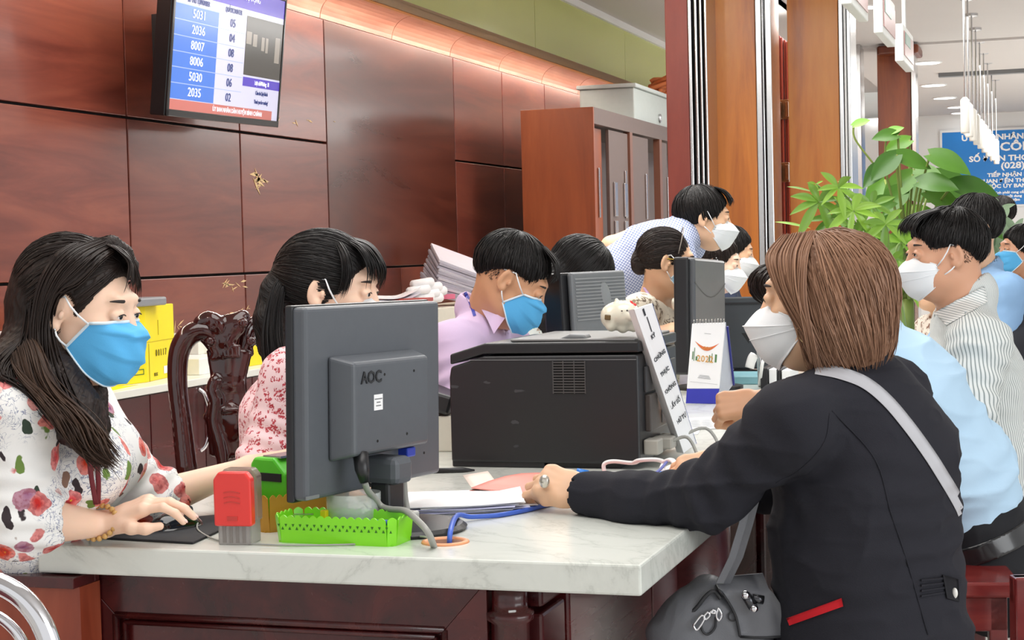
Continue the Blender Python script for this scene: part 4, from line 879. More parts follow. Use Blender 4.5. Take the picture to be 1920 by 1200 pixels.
tray.box2((c[0]-.12, c[1]-.2, SBZ+hB), (c[0]+.08, c[1]+.1, SBZ+hB+.035)); tag(tray.build('plastic_tray', plain('translucent_grey', '8a8c90', .35, alpha=.85), None, bevel=.008), 'small grey plastic tray lying on top of the yellow carton', 'tray')
# yellow envelopes in front of the carton
for k, (px, py, dz) in enumerate(((232, 727, 0), (228, 722, .012))):
    c = atz(px, py, SBZ)+UP*(dz+.001); G = [[c+e1*(i-.5)*.24+sd*(-.02+j*.12)+UP*(.012*math.sin(i*3)*j+.03*(1-i)*k*j) for j in (0, .5, 1)] for i in (0, .25, .5, .75, 1)]
    tag(MB().sheet(G, .003, UP).build('envelope', M_YEL, None), ['lower', 'upper, slightly curled'][k]+' yellow envelope lying in front of the yellow carton', 'envelope', 'yellow envelopes by the carton')
# orchid sprig in a small glass at the far left
c = atx(20, 660, SBX-.12); gl = thing('glass_bowl', 'small clear glass bowl with orange liquid at the left edge, behind the hair', 'bowl', (c[0], c[1], SBZ))
M_GLASS = plain('clear_glass', 'f4f8f8', .05, var=0, alpha=.35, spec=.8)
gz = float(at(10, 630, depth(c))[2])
MB().lathe((c[0], c[1], SBZ), [(.05, 0), (.06, .03), (.075, gz-SBZ), (.07, gz-SBZ), (.055, .03), (.001, .012)], n=24).build('bowl_shell', M_GLASS, gl, smooth=True)
MB().lathe((c[0], c[1], SBZ), [(.054, .02), (.06, .05), (.001, .05)], n=20).build('liquid', plain('amber_liquid', 'cc9a3a', .2), gl)
MB().box((c[0]+.0, c[1]-.02, gz+.008), (.14, .18, .014)).build('lid', plain('white_lid', 'e6e6e6', .3, var=0), gl, bevel=.004)
fl = thing('orchid_sprig', 'pale green orchid sprig rising behind the long dark hair at the left', 'flower', (c[0]+.02, c[1]+.1, SBZ))
cf = at(42, 620, depth(c)+.1); m = MB()
for px, py, r in ((33, 616, .034), (58, 620, .024), (44, 613, .014)):
    a = at(px, py, depth(cf)); m.ell(a, (r*.9, r*.25, r*1.1), rot(CF, .4 if px > 50 else -.3))
m.build('petal', plain('pale_green_petal', 'cfd29a', .5, var=.08), fl, smooth=True)
MB().tube(spline([V3(fl.location[0], fl.location[1], SBZ), at(36, 660, depth(cf)), at(44, 618, depth(cf))], 5), .003, 6).build('stem', plain('stem_green', '8d9a4e', .5), fl)
# papers on the sideboard
def slab_stack(n, c, ex, ey, w, l, th, cols, name, label, group, jit=.006, bend=None):
    r2 = random.Random(11)
    for k in range(n):
        dz = UP*(k*th); j = ex*r2.uniform(-jit, jit)+ey*r2.uniform(-jit, jit)
        o = MB().box(c+dz+j+UP*th*.45, (w, l, th*.82), np.array([ex, ey, np.cross(ex, ey)]).T).build(name, cols[k % len(cols)], None, bevel=.001)
        tag(o, label(k), 'folder' if 'folder' in name else 'paper', group)
M_PGREY = plain('grey_card', 'b9b6c4', .6, var=.06); M_PGREY2 = plain('pale_card', 'd3d1dc', .6, var=.05)
# leaning sheaf of folders: fanned out, tilted
dS = depth(atx(860, 530, SBX-.04)); sA = at(822, 497, dS); 
th_n = 13
for k in range(th_n):
    t = k/(th_n-1); a = at(823+2*math.sin(k*2.3)-6*t, 489+66*t, dS); b = at(905-30*t+3*math.sin(k*1.7), 519+48*t, dS+.1)
    ex = unit(b-a); ez = unit(np.cross(ex, V3(0, 1, .1))); ez = ez if ez[2] > 0 else -ez; ey = np.cross(ez, ex)
    L = .44; W = .30; c = a+ex*L/2+ey*W/2
    o = MB().box(c, (L, W, .0155), np.array([ex, ey, ez]).T).build('document_folder', M_PGREY if k % 3 else M_PGREY2, None, bevel=.002)
    tag(o, 'topmost pale folder of the tilted fanned pile by the wall' if k == 0 else 'lowest pale folder of the tilted fanned pile by the wall' if k == th_n-1 else 'pale grey folder within the tilted fanned pile behind the man in lilac', 'folder', 'tilted pile of folders')
for k in range(4):   # curled bundles
    pts = [atx(x, y, SBX-.1) for x, y in ((700+k*4, 556+k*7), (745, 556+k*8), (772+k*2, 546+k*8), (790+k*3, 536+k*8))]
    P = spline(pts, 5); w = V3(-.1, .2, 0); G = [[p, p+w*.5+UP*.004, p+w] for p in P]
    tag(MB().sheet(G, .012, UP).build('paper_bundle', M_PGREY2 if k % 2 else M_PAPER, None, smooth=False), ['topmost', 'second', 'third', 'lowest'][k]+' of the four curled paper bundles behind the nearest monitor', 'paper', 'curled paper bundles')
for k, (px, py) in enumerate(((790, 533), (806, 541), (783, 546), (801, 553), (815, 549), (790, 560), (808, 562))):
    c = atx(px, py, SBX-.12); o = MB().tube([c-V3(.02, .08, 0), c+V3(.02, .1, .01)], [.026, .029], 10).build('paper_roll', M_PAPER, None, smooth=True)
    tag(o, 'white rolled paper, '+['topmost', 'second on the far side', 'second on the near side', 'middle one', 'outermost', 'lowest near one', 'lowest far one'][k]+', of the heap on the sideboard', 'paper roll', 'rolled papers heap')
c = atx(832, 556, SBX-.15); tag(MB().box(c, (.14, .1, .03), rot(UP, .3)).build('pink_notepad', plain('hot_pink_paper', 'f07fa0', .6), None, bevel=.002), 'hot pink notepad poking out beside the folder pile', 'notepad')
c = atx(745, 560, SBX-.12); tag(MB().box(c+V3(0, .1, -.012), (.3, .22, .02), rot(UP, .2)).build('red_folder', plain('dusty_red_card', 'a9433e', .6), None, bevel=.002), 'dusty red folder under the curled paper bundles', 'folder')
sup = MB().box2((SBX-.38, 8.3, SBZ), (SBX-.02, 11.0, float(atx(800, 572, SBX-.12)[2])-.02)).build('document_box', plain('cream_box', 'd8d4c4', .5), None, bevel=.003); tag(sup, 'cream document box under the heap of papers on the sideboard', 'box')
# white boxes and a yellow one behind the carved chair
c = atz(375, 702, SBZ); tag(MB().box(c+V3(-.1, .12, .035), (.25, .34, .07)).build('paper_ream', plain('ream_white', 'e9e8e2', .5), None, bevel=.003), 'white paper ream on the sideboard seen through the carved chair', 'paper ream')
c = atz(372, 694, SBZ)+V3(-.1, .14, .07); tag(MB().box(c+V3(0, 0, .045), (.22, .3, .09)).build('white_carton', plain('carton_white', 'dedfd6', .5), None, bevel=.003), 'white carton on the paper ream behind the carved chair', 'box')
c = atz(472, 690, SBZ)+V3(-.16, 0.2, 0); tag(MB().box(c+UP*.06, (.2, .3, .12)).build('yellow_carton', M_YEL, None, bevel=.003), 'small yellow carton behind the chair, close to the ponytailed woman', 'box')

# ================================================================ monitors
def plane_hit(px, py, o, n): r = ray(px, py); return CO + r*(((np.array(o)-CO) @ n)/(r @ n))
def monitor_frame(tl, tr, bl, br):
    """corners (px,py,D) of the back shell"""
    a, b, c, d = [at(*q) for q in (tl, tr, bl, br)]
    ex = unit((b-a)+(d-c)); ey = (a-c)+(b-d); ey = unit(ey-ex*(ey @ ex)); ez = np.cross(ex, ey)
    o = (a+b+c+d)/4; w = (np.linalg.norm(b-a)+np.linalg.norm(d-c))/2; h = (np.linalg.norm(a-c)+np.linalg.norm(b-d))/2
    if ez @ CF > 0: ez = -ez
    return frame(o, ex, ey, ez), w, h
Mm, mw, mh = monitor_frame((588, 578, 2.95), (842, 567, 3.33), (559, 944, 2.90), (808, 886, 3.30))
footc = atz(752, 984, ZT)
mon = thing('monitor', 'nearest black monitor seen from behind on the stone worktop, beside the green basket', 'monitor', (footc[0], footc[1], ZT))
MB(Mm).box2((-mw/2, -mh/2, -.03), (mw/2, mh/2, 0)).build('back_shell', M_DGREY, mon, bevel=.008, segs=3)
MB(Mm).box2((-mw/2-.003, -mh/2-.004, -.042), (mw/2+.003, mh/2+.003, -.026)).build('bezel', M_BLACK, mon, bevel=.004)
MB(Mm).box2((-mw/2+.012, -mh/2+.016, -.0435), (mw/2-.012, mh/2-.012, -.0418)).build('screen', plain('dim_screen', '20242c', .15, var=0, emit='9fb4d8', emits=.25), mon)
Mi = np.linalg.inv(Mm); loc = lambda px, py, z=0: (Mi @ np.append(plane_hit(px, py, Mm[:3, 3]+Mm[:3, 2]*z, Mm[:3, 2]), 1))[:3]
bd = .05; b0, b1, b2, b3 = loc(671, 684, bd), loc(812, 663, bd), loc(796, 838, bd), loc(660, 850, bd)
bx0, bx1, by0, by1 = (b0[0]+b3[0])/2, (b1[0]+b2[0])/2, (b2[1]+b3[1])/2, (b0[1]+b1[1])/2
hs = MB(Mm); r0 = .012; 
hs.add([[bx0-r0, by0-r0, 0], [bx1+r0*2, by0-r0, 0], [bx1+r0*2, by1+r0, 0], [bx0-r0, by1+r0, 0], [bx0, by0, bd], [bx1, by0, bd], [bx1, by1, bd], [bx0, by1, bd]], [(3, 2, 1, 0), (4, 5, 6, 7), (0, 1, 5, 4), (1, 2, 6, 5), (2, 3, 7, 6), (3, 0, 4, 7)])
hub = hs.build('rear_housing', M_DGREY, mon, bevel=.007, segs=3)
Mlg = Mm.copy(); Mlg[:3, 3] = Mm[:3, 3]+Mm[:3, 2]*(bd+.0002)
lg = loc(696, 708, bd); letters(hub, 'logo_lettering', [('AOC', lg[0], lg[1], .03, 'CENTER', 1.0, .0006)], plain('logo_dark', '17181b', .3, var=0), Mlg, .0008)
lb = loc(709, 754, bd); MB(Mlg).box2((lb[0]-.014, lb[1]-.014, 0), (lb[0]+.014, lb[1]+.014, .0006)).build('asset_sticker', M_PAPER, hub)
m = MB(Mlg)
for a, b in ((.005, .012), (-.001, .006), (-.007, .008)): m.box2((lb[0]-b, lb[1]+a, .0006), (lb[0]+b, lb[1]+a+.002, .0009))
m.build('sticker_print', M_MGREY, hub)
for px, py, zz in ((721, 702, bd), (776, 695, bd), (708, 827, bd), (763, 813, bd), (795, 849, 0)):
    q = loc(px, py, zz); MB(Mm).lathe((q[0], q[1], zz-.002), [(.0026, 0), (.0026, .0026), (.0005, .0022)], axis=(0, 0, 1), n=10).build('screw_hole', plain('hole_black', '050505', .6, var=0), hub if zz else mon)
q = loc(575, 925, .001); MB(Mm).box2((q[0]-.002, q[1]-.012, 0), (q[0]+.036, q[1]-.006, .002)).build('shell_groove', M_MGREY, mon)
# neck and foot
nk0 = at(727, 866, 3.12); nk0[2] = min(nk0[2], .9)
ntop = at(726, 862, 3.12); nb = V3(footc[0], footc[1], ZT+.012); Rn = Mm[:3, :3]
m = MB(Mm); a = (Mi @ np.append(at(726, 880, 3.10), 1))[:3]
m.box((a[0], a[1], .03), (.062, .05, .075)); m.build('hinge_cover', M_DGREY, mon, bevel=.012)
hN = at(726, 900, 3.10); nx = unit(V3(Mm[0, 0], Mm[1, 0], 0)); ny = unit(V3(Mm[0, 2], Mm[1, 2], 0))
nc = V3(hN[0], hN[1], 0); MB(frame(nc, nx, ny, UP)).box2((-.028, -.02, ZT+.01), (.028, .02, hN[2])).build('neck', M_BLACK, mon, bevel=.006)
MB(frame(nc, nx, ny, UP)).lathe((0.0, .03, ZT), [(.001, 0), (.115, 0), (.118, .006), (.11, .012), (.001, .016)], axis=(0, 0, 1), n=36).build('foot', M_BLACK, mon, smooth=False)
# cables of this monitor
M_CABLE = plain('grey_cable', '9a9a94', .5, var=.05); M_BLUECAB = plain('blue_cable', '3f63c4', .45, var=.05); M_CABW = plain('white_cable', 'f2f2f2', .45, var=.03)
pc = thing('power_cable', 'black power plug and grey cable hanging from the nearest monitor into the desk hole', 'cable', atz(800, 1015, ZT))
p = [at(676, 850, 3.0), at(679, 880, 2.99), at(684, 905, 2.99)]
MB().tube(p, [.014, .013, .008], 10).build('plug', M_BLACK, pc, smooth=True)
GR = atz(835, 1017, ZT)
P = spline([at(684, 905, 2.99), at(690, 920, 3.0), at(702, 934, 3.02), at(716, 950, 3.03), at(735, 955, 3.0), at(760, 958, 2.95), at(785, 978, 2.9), at(805, 1003, 2.86), GR+V3(-.014, .0, -.03)], 6)
MB().tube(P, .0058, 8).build('cable_sleeve', M_CABLE, pc, smooth=True)
vc = thing('video_cable', 'blue video connector with a grey white cable behind the nearest monitor stand', 'cable', atz(762, 985, ZT))
v0, v1 = at(754, 825, 3.2), at(752, 868, 3.2)
MB().box((v0+v1)/2, (.03, .018, .045), Mm[:3, :3]).build('connector', plain('connector_blue', '2b45b8', .4), vc, bevel=.003)
P = spline([v1, at(757, 900, 3.19), at(760, 935, 3.17), at(764, 960, 3.14)], 6)
MB().tube(P, .006, 8).build('cable_sleeve', M_CABLE, vc, smooth=True)
c = at(766, 966, 3.12); MB().box(c, (.022, .018, .036), Mm[:3, :3]).build('ferrite', plain('ferrite_white', 'c9c9c2', .4), vc, bevel=.004)
# cable grommet
gm = thing('cable_grommet', 'orange pink cable ring set in the stone worktop near its front edge', 'grommet', GR)
MB().lathe(GR, [(.027, -.02), (.03, .002), (.036, .0045), (.041, .003), (.042, 0), (.03, -.004)], n=36).build('ring', plain('salmon_plastic', 'e0986c', .45), gm, smooth=True)
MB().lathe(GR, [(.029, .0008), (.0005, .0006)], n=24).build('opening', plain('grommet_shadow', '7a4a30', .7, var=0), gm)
P = spline([GR+V3(.008, -.004, -.02), GR+V3(.010, .0, .02), atz(858, 985, ZT)+UP*.018, atz(885, 977, ZT)+UP*.008, atz(940, 970, ZT)+UP*.005, atz(1000, 958, ZT)+UP*.005, atz(1050, 944, ZT)+UP*.005, atz(1120, 925, ZT)+UP*.005], 7)
tag(MB().tube(P, .0048, 8).build('network_cable', M_BLUECAB, None, smooth=True), 'blue network cable running from the orange desk ring under the hand', 'cable')

# ================================================================ small things at the near end
# mouse pad, mouse
MP = [atz(*p, ZT) for p in ((128, 1008), (362, 1021), (440, 985), (418, 968), (215, 985))]
mpd = MB().prism([p+UP*.0005 for p in MP], (0, 0, .004)).build('mouse_pad', plain('black_cloth', '26272c', .8, var=.1, bump=.1), None, bevel=.001); tag(mpd, 'black cloth mouse pad at the left front of the worktop', 'mouse pad')
mc = atz(330, 988, ZT+.005); md = unit(atz(360, 990, ZT)-atz(280, 1004, ZT)); mdn = np.cross(UP, md)
mo = thing('computer_mouse', 'glossy black computer mouse under the woman\'s hand', 'mouse', mc)
prof = []
for k in range(13):
    t = k/12; x = -.055+.11*t; w = .029*math.sqrt(max(0.0, 1-(2*t-1)**4))+.0005; h = .034*math.sin(PI*min(1, max(0, .1+.85*t)))**.7*(1-.25*t)
    prof.append([mc+md*x+mdn*w*math.cos(a)+UP*max(0, h*math.sin(a))**1.0 for a in np.linspace(0, PI, 13)]+[mc+md*x-mdn*w, mc+md*x+mdn*w])
MB().loft(prof).build('shell', plain('gloss_black', '101012', .1, var=0, coat=.6), mo, smooth=True)
w0 = mc+md*.03+UP*.028; MB().lathe(w0-mdn*.004, [(.001, 0), (.008, 0), (.008, .008), (.001, .008)], axis=mdn, n=14).build('scroll_wheel', M_DGREY, mo)
P = spline([mc+md*.054+UP*.008, atz(372, 1000, ZT)+UP*.006, atz(410, 1016, ZT)+UP*.0025, atz(470, 1022, ZT)+UP*.0025, atz(560, 1025, ZT)+UP*.0025, atz(680, 1022, ZT)+UP*.0025, atz(730, 1011, ZT)+UP*.0025, atz(770, 1009, ZT)+UP*.0025, atz(800, 1014, ZT)+UP*.006, GR+V3(-.02, .01, -.01)], 7)
MB().tube(P, .0017, 6).build('mouse_cable', M_CABLE, mo, smooth=True)
# red self inking stamp
def stamp(px, py, w, d, h, ang, red, label, extra=None):
    c = atz(px, py, ZT); x = np.cos(ang)*CR+np.sin(ang)*CF; x = unit(V3(x[0], x[1], 0)); y = np.cross(UP, x); M = frame(c, x, y, UP)
    t = thing('rubber_stamp', label, 'stamp', c)
    M_CL = plain('smoky_clear', 'b9b4b0', .12, var=0, alpha=.55, spec=.8)
    m = MB(M); m.box2((-w/2, 0, 0), (w/2, .006, h*.34)); m.box2((-w/2, d-.006, 0), (w/2, d, h*.34)); m.box2((-w/2, 0, 0), (-w/2+.006, d, h*.34)); m.box2((w/2-.006, 0, 0), (w/2, d, h*.34)); m.build('clear_base', M_CL, t, bevel=.002)
    m = MB(M)
    for k in (-.3, -.1, .1, .3): m.box2((w*k-.003, -.001, .004), (w*k+.003, .001, h*.32))
    m.build('base_rib', plain('rib_grey', '8c8580', .25, alpha=.7), t)
    MB(M).box2((-w*.3, d*.2, .01), (w*.3, d*.8, h*.3)).build('ink_block', plain('stamp_dark', '4a3f3c', .4), t, bevel=.002)
    a = MB(M); a.prism([(-w*.58, -.006, h*.26), (w*.58, -.006, h*.26), (w*.58, -.006, h*.9), (w*.42, -.006, h), (-w*.42, -.006, h), (-w*.58, -.006, h*.9)], (0, d*.42, 0)); hd = a.build('handle', plain('stamp_red', red, .3, coat=.3, var=.02), t, bevel=.004, segs=3)
    a = MB(M); a.prism([(-w*.58, d*.42, h*.3), (w*.58, d*.42, h*.3), (w*.58, d*.42, h*.92), (w*.42, d*.42, h*1.02), (-w*.42, d*.42, h*1.02), (-w*.58, d*.42, h*.92)], (0, d*.6, 0)); a.build('clear_cover', plain('clear_brownish', 'a08a80', .12, var=0, alpha=.6), t, bevel=.004)
    m = MB(M)
    for k in range(3): P = [(-w*.25+w*.05*i, -.0065, h*(.72-.07*k)+h*.02*math.sin(PI*i/10)) for i in range(11)]; m.tube(P, .0011, 6)
    m.box2((-w*.16, -.0072, h*.34), (w*.16, -.006, h*.40)); m.build('grip_ridge', plain('stamp_red_dark', 'c43a33', .35), hd)
    return t
stamp(440, 1022, .060, .05, .128, -.22, 'e2342d', 'red self inking stamp with a clear base, standing in front of the orange basket')
c = atz(517, 925, ZT)+UP*.0; g = thing('tape_dispenser', 'lime green desk device with a dark slot behind the orange basket', 'dispenser', c)
cx = at(520, 905, 3.2); Mg = frame(V3(cx[0], cx[1], 0), unit(V3(.9, -.3, 0)), unit(V3(.3, .9, 0)), UP)
MB(Mg).prism([(-.03, -.04, ZT), (.06, -.04, ZT), (.06, -.04, ZT+.1), (.03, -.04, ZT+.128), (-.02, -.04, ZT+.128), (-.03, -.04, ZT+.115)], (0, .09, 0)).build('green_body', plain('lime_plastic', '57c62a', .35), g, bevel=.005)
MB(Mg).box2((-.012, -.042, ZT+.085), (.05, -.039, ZT+.1)).build('slot', M_BLACK, g); MB(Mg).box2((-.005, -.03, ZT+.127), (.04, .03, ZT+.131)).build('steel_plate', M_SILVER, g)
# baskets
def basket(name, label, a, b, depth_dir, dp, h, mat, scallop=16, holes=True, taper=.006):
    """front bottom edge a->b, depth along depth_dir"""
    ex = unit(b-a); W = float(np.linalg.norm(b-a)); ey = unit(depth_dir-ex*(depth_dir @ ex)); M = frame(a, ex, ey, UP)
    t = thing(name, label, 'basket', a+ex*W/2+ey*dp/2)
    def wall(p0, p1, nsc):
        p0, p1 = np.array(p0), np.array(p1); L = np.linalg.norm(p1-p0); d = (p1-p0)/L; out = np.array([d[1], -d[0]]); n = nsc*6; G = []
        for i in range(n+1):
            s = i/n; q = p0+(p1-p0)*s; zt = h*(1+.1*abs(math.sin(PI*s*nsc))-.06)
            G.append([[q[0]+out[0]*taper*z/h, q[1]+out[1]*taper*z/h, z] for z in (0, h*.12, h*.3, h*.6, h*.85, zt)])
        return G, np.array([out[0], out[1], 0])
    m = MB(M); r = .012
    import itertools
    c = [(r, 0), (W-r, 0), (W, r), (W, dp-r), (W-r, dp), (r, dp), (0, dp-r), (0, r)]
    for k in range(8):
        p0, p1 = c[k], c[(k+1) % 8]; L = math.dist(p0, p1); G, out = wall(p0, p1, max(1, round(L/W*scallop))); m.sheet(G, .0022, out)
    m.box2((0.004, 0.004, 0), (W-.004, dp-.004, .003)); body = m.build('basket_body', mat, t)
    if holes:
        hm = MB(M); n = int(scallop*1.0)
        for k in range(n):
            x = (k+.7)/(n+.4)*W; up = k % 2
            for row, zz in ((0, .66), (1, .55)):
                xx = x+(W/(n+.4)*.5 if row else 0); z = h*zz; s = .0024; q = taper*z/h
                tri = [(-s, -1*s), (s, -s), (0, s*1.1)] if row else [(-s, s), (s, s), (0, -s*1.1)]
                hm.prism([(xx+u, -q-.0005, z+v) for u, v in tri], (0, -.0006, 0))
            if k < n*dp/W:
                pass
        hm.build('triangle_holes', plain('basket_hole', '2c6a10', .6, var=0), body)
    return t, M
ba, bb = atz(517, 1017, ZT), atz(738, 1026, ZT)
M_LIME = plain('lime_green_plastic', '86e01e', .35, var=.03, coat=.1); M_MUST = plain('mustard_plastic', 'c9922c', .4, var=.05)
gbk, Mgb = basket('plastic_basket', 'lime green scalloped plastic basket holding a clear clip cup, in front of the monitor', ba, bb, V3(*(CF[:2]), 0), .085, .048, M_LIME)
oa, ob = atz(494, 1000, ZT), atz(655, 985, ZT)
basket('plastic_basket', 'mustard orange scalloped basket half hidden behind the lime green one', oa, ob, V3(*(CF[:2]), 0), .09, .066, M_MUST, scallop=13, holes=False)
# clip cup, clips and pens inside the lime basket
cc = at(664, 975, depth(ba)+.06); cc = V3(cc[0], cc[1], ZT+.018)
cp = thing('clip_cup', 'round clear plastic cup of paper clips standing in the lime green basket', 'cup', cc)
hc = .058; rc = .048
MB().lathe(cc, [(rc*.94, .0), (rc, .004), (rc*1.02, hc), (rc*.97, hc), (rc*.95, .006), (.001, .004)], n=32).build('cup_wall', plain('clear_frosted', 'e9efec', .1, var=0, alpha=.38, spec=.7), cp, smooth=True)
r2 = random.Random(9); m = MB()
for k in range(60):
    a = r2.uniform(0, 2*PI); q = cc+V3(math.cos(a), math.sin(a), 0)*r2.uniform(0, .036)+UP*r2.uniform(.008, .026); d = unit(V3(r2.gauss(0, 1), r2.gauss(0, 1), r2.gauss(0, .25))); e = unit(np.cross(d, V3(.1, .2, 1)))
    m.tube([q-d*.012, q+d*.011, q+d*.012+e*.005, q-d*.009+e*.006, q-d*.008+e*.002, q+d*.008+e*.002], .0008, 4)
o = m.build('paper_clips', M_SILVER, None, smooth=True); tag(o, 'heap of silver paper clips inside the clear cup', 'paper clips', None, 'stuff')
o = MB(Mgb).tube([(.09, .05, .03), (.20, .045, .034)], .005, 8).build('ballpoint_pen', plain('pen_blue', '2c55c0', .35), None, smooth=True); tag(o, 'blue pen lying in the lime green basket behind the clip cup', 'pen')
o = MB(Mgb).box((.04, .03, .046), (.035, .006, .002), rot(UP, .2)).build('binder_clip', M_SILVER, None); tag(o, 'small silver clip resting on the left of the lime green basket', 'clip')
o = MB(Mgb).box((.066, .06, .04), (.012, .012, .02)).build('glue_stick', M_YEL, None, bevel=.002); tag(o, 'tiny yellow glue stick inside the lime green basket', 'glue stick')
# sheets beside the stand
sc = atz(872, 950, ZT); sx_ = unit(atz(985, 935, ZT)-atz(800, 940, ZT)); sy_ = np.cross(UP, sx_)
r3 = random.Random(21)
for k in range(9):
    a = r3.uniform(-.14, .14) if k < 8 else .02; ex = math.cos(a)*sx_+math.sin(a)*sy_; ey = np.cross(UP, ex); c = sc+V3(r3.uniform(-.012, .02), r3.uniform(-.015, .015), 0)+UP*(.001+.0023*k)
    W, L = .21, .297; G = []
    for i in range(7):
        row = []
        for j in range(5):
            u, v = i/6-.5, j/4-.5; z = .006*max(0, u-.1)*(k % 3)+.002*math.sin(3*v+k)*max(0, u)*2
            row.append(c+ex*u*L*.76+ey*v*W+UP*z)
        G.append(row)
    o = MB().sheet(G, .0016, UP).build('paper_sheet', plain('sheet_lilac', 'cfd0ee', .6, var=.02) if k in (2, 5) else M_PAPER, None, smooth=False)
    tag(o, 'topmost white sheet of the loose pile beside the monitor stand' if k == 8 else 'lilac tinted sheet in the loose pile beside the monitor stand' if k in (2, 5) else 'white sheet within the loose pile beside the monitor stand', 'paper', 'loose paper pile by the monitor')
o = MB().tube([atz(785, 888, ZT)+UP*.006, atz(868, 886, ZT)+UP*.006, atz(890, 885, ZT)+UP*.004], [.006, .006, .002], 8).build('ballpoint_pen', M_BLACK, None, smooth=True); tag(o, 'dark pen lying on the worktop at the left foot of the printer', 'pen')

# ================================================================ printer and things on and about it
PY = 3.72; pL = float(aty(846, 860, PY)[0]); pR = float(aty(1200, 860, PY)[0]); pz1 = float(aty(1197, 640, PY)[2]); pzl = float(aty(844, 660, PY)[2]); xs = float(aty(905, 640, PY)[0]); PD = .40
pr_ = thing('printer', 'large black laser printer with a side vent grille on the worktop', 'printer', ((pL+pR)/2, PY+PD/2, ZT))
m = MB(); m.prism([(pL, PY, ZT+.012), (pR, PY, ZT+.012), (pR, PY, pz1-.03), (xs, PY, pz1-.032), (pL+.004, PY, pzl-.035), (pL, PY, pzl-.06)], (0, PD, 0)); body = m.build('printer_body', M_BLACK, pr_, bevel=.006, segs=3)
m = MB(); m.prism([(pL+.002, PY+.003, pzl-.03), (xs, PY+.003, pz1-.027), (pR+.002, PY+.003, pz1-.025), (pR+.002, PY+.003, pz1), (xs+.004, PY+.003, pz1-.002), (pL+.002, PY+.003, pzl-.006)], (0, PD-.006, 0)); m.build('top_cover', M_BLACK, pr_, bevel=.004)
m = MB(); m.box2((xs+.06, PY+.02, pz1-.001), (pR-.01, PY+PD-.02, pz1+.006)); m.build('output_tray', plain('warm_grey_plastic', '6e6c6b', .4), pr_, bevel=.004)
m = MB(); m.prism([(xs+.17, PY+.03, pz1+.004), (xs+.24, PY+.03, pz1+.004), (xs+.235, PY+.03, pz1+.014), (xs+.2, PY+.03, pz1+.016)], (0, .05, 0)); m.build('paper_stop', M_MGREY, pr_, bevel=.004)
MB().box2((pL, PY+.006, ZT), (xs+.14, PY+.12, ZT+.035)).build('front_foot', M_BLACK, pr_, bevel=.003); MB().box2((xs+.15, PY+.02, ZT), (pR-.05, PY+.3, ZT+.02)).build('plinth', M_BLACK, pr_)
MB().box2((pL+.05, PY-.001, pz1-.0415), (pR-.004, PY+.001, pz1-.040)).build('seam_highlight', M_MGREY, body)
vx0, vx1 = float(aty(1037, 700, PY)[0]), float(aty(1097, 700, PY)[0]); vz0, vz1 = float(aty(1067, 738, PY)[2]), float(aty(1067, 677, PY)[2])
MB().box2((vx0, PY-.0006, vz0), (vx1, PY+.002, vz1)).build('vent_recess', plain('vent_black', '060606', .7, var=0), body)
m = MB()
for k in range(12): z = vz0+(vz1-vz0)*(k+.5)/12; m.box2((vx0, PY-.003, z-.0011), (vx1, PY, z+.0011))
for k in (.0, .32, .66, 1.): x = vx0+(vx1-vx0)*k; m.box2((x-.0012, PY-.002, vz0), (x+.0012, PY, vz1))
m.build('vent_slat', plain('vent_grey', '4c4a4a', .35), body)
m = MB(); r4 = random.Random(2)
for px, py, w in ((912, 717, .010), (972, 733, .016), (966, 792, .012), (968, 837, .008), (852, 725, .012)):
    c = aty(px, py, PY-.0004); pts = [c+V3(math.cos(a)*w*r4.uniform(.4, 1.1), 0, math.sin(a)*w*.55*r4.uniform(.3, 1)) for a in np.linspace(0, 2*PI, 9)[:-1]]; m.prism(pts, (0, .0006, 0))
m.build('dust_mark', plain('dusty_smear', '3c3b3e', .8, var=.1), body)
# right side of the printer
X1 = pR+.001
m = MB(); m.av = 0
m.box2((X1-.002, PY+.05, ZT+.17), (X1+.006, PY+.36, pz1-.06)); m.build('side_panel', plain('dark_panel', '3b3a3c', .4), pr_, bevel=.003)
MB().box2((X1-.002, PY+.06, ZT+.08), (X1+.012, PY+.36, ZT+.165)).build('side_door', plain('brownish_panel', '4d4744', .35), pr_, bevel=.003)
MB().box2((X1+.006, PY+.16, ZT+.18), (X1+.009, PY+.3, ZT+.215)).build('rating_label', M_MGREY, pr_); MB().box2((X1+.012, PY+.17, ZT+.09), (X1+.0135, PY+.27, ZT+.12)).build('notice_label', M_MGREY, pr_)
M_PLUG = plain('plug_beige', 'a5a29a', .4)
for lo, hi in (((X1, PY+.03, ZT+.03), (X1+.035, PY+.08, ZT+.065)), ((X1, PY+.1, ZT+.035), (X1+.05, PY+.15, ZT+.062)), ((X1, PY+.18, ZT+.03), (X1+.04, PY+.22, ZT+.06))): MB().box2(lo, hi).build('cable_plug', M_PLUG, pr_, bevel=.004)
P = spline([V3(X1+.04, PY+.12, ZT+.05), V3(X1+.08, PY+.13, ZT+.06), V3(X1+.11, PY+.1, ZT+.02), V3(X1+.13, PY+.0, ZT+.006)], 6); MB().tube(P, .004, 8).build('data_cable', M_CABLE, pr_, smooth=True)
P = spline([V3(X1+.04, PY+.2, ZT+.05), V3(X1+.1, PY+.24, ZT+.07), V3(X1+.14, PY+.2, ZT+.03), V3(X1+.15, PY+.08, ZT+.006)], 6); MB().tube(P, .004, 8).build('power_lead', M_CABLE, pr_, smooth=True)
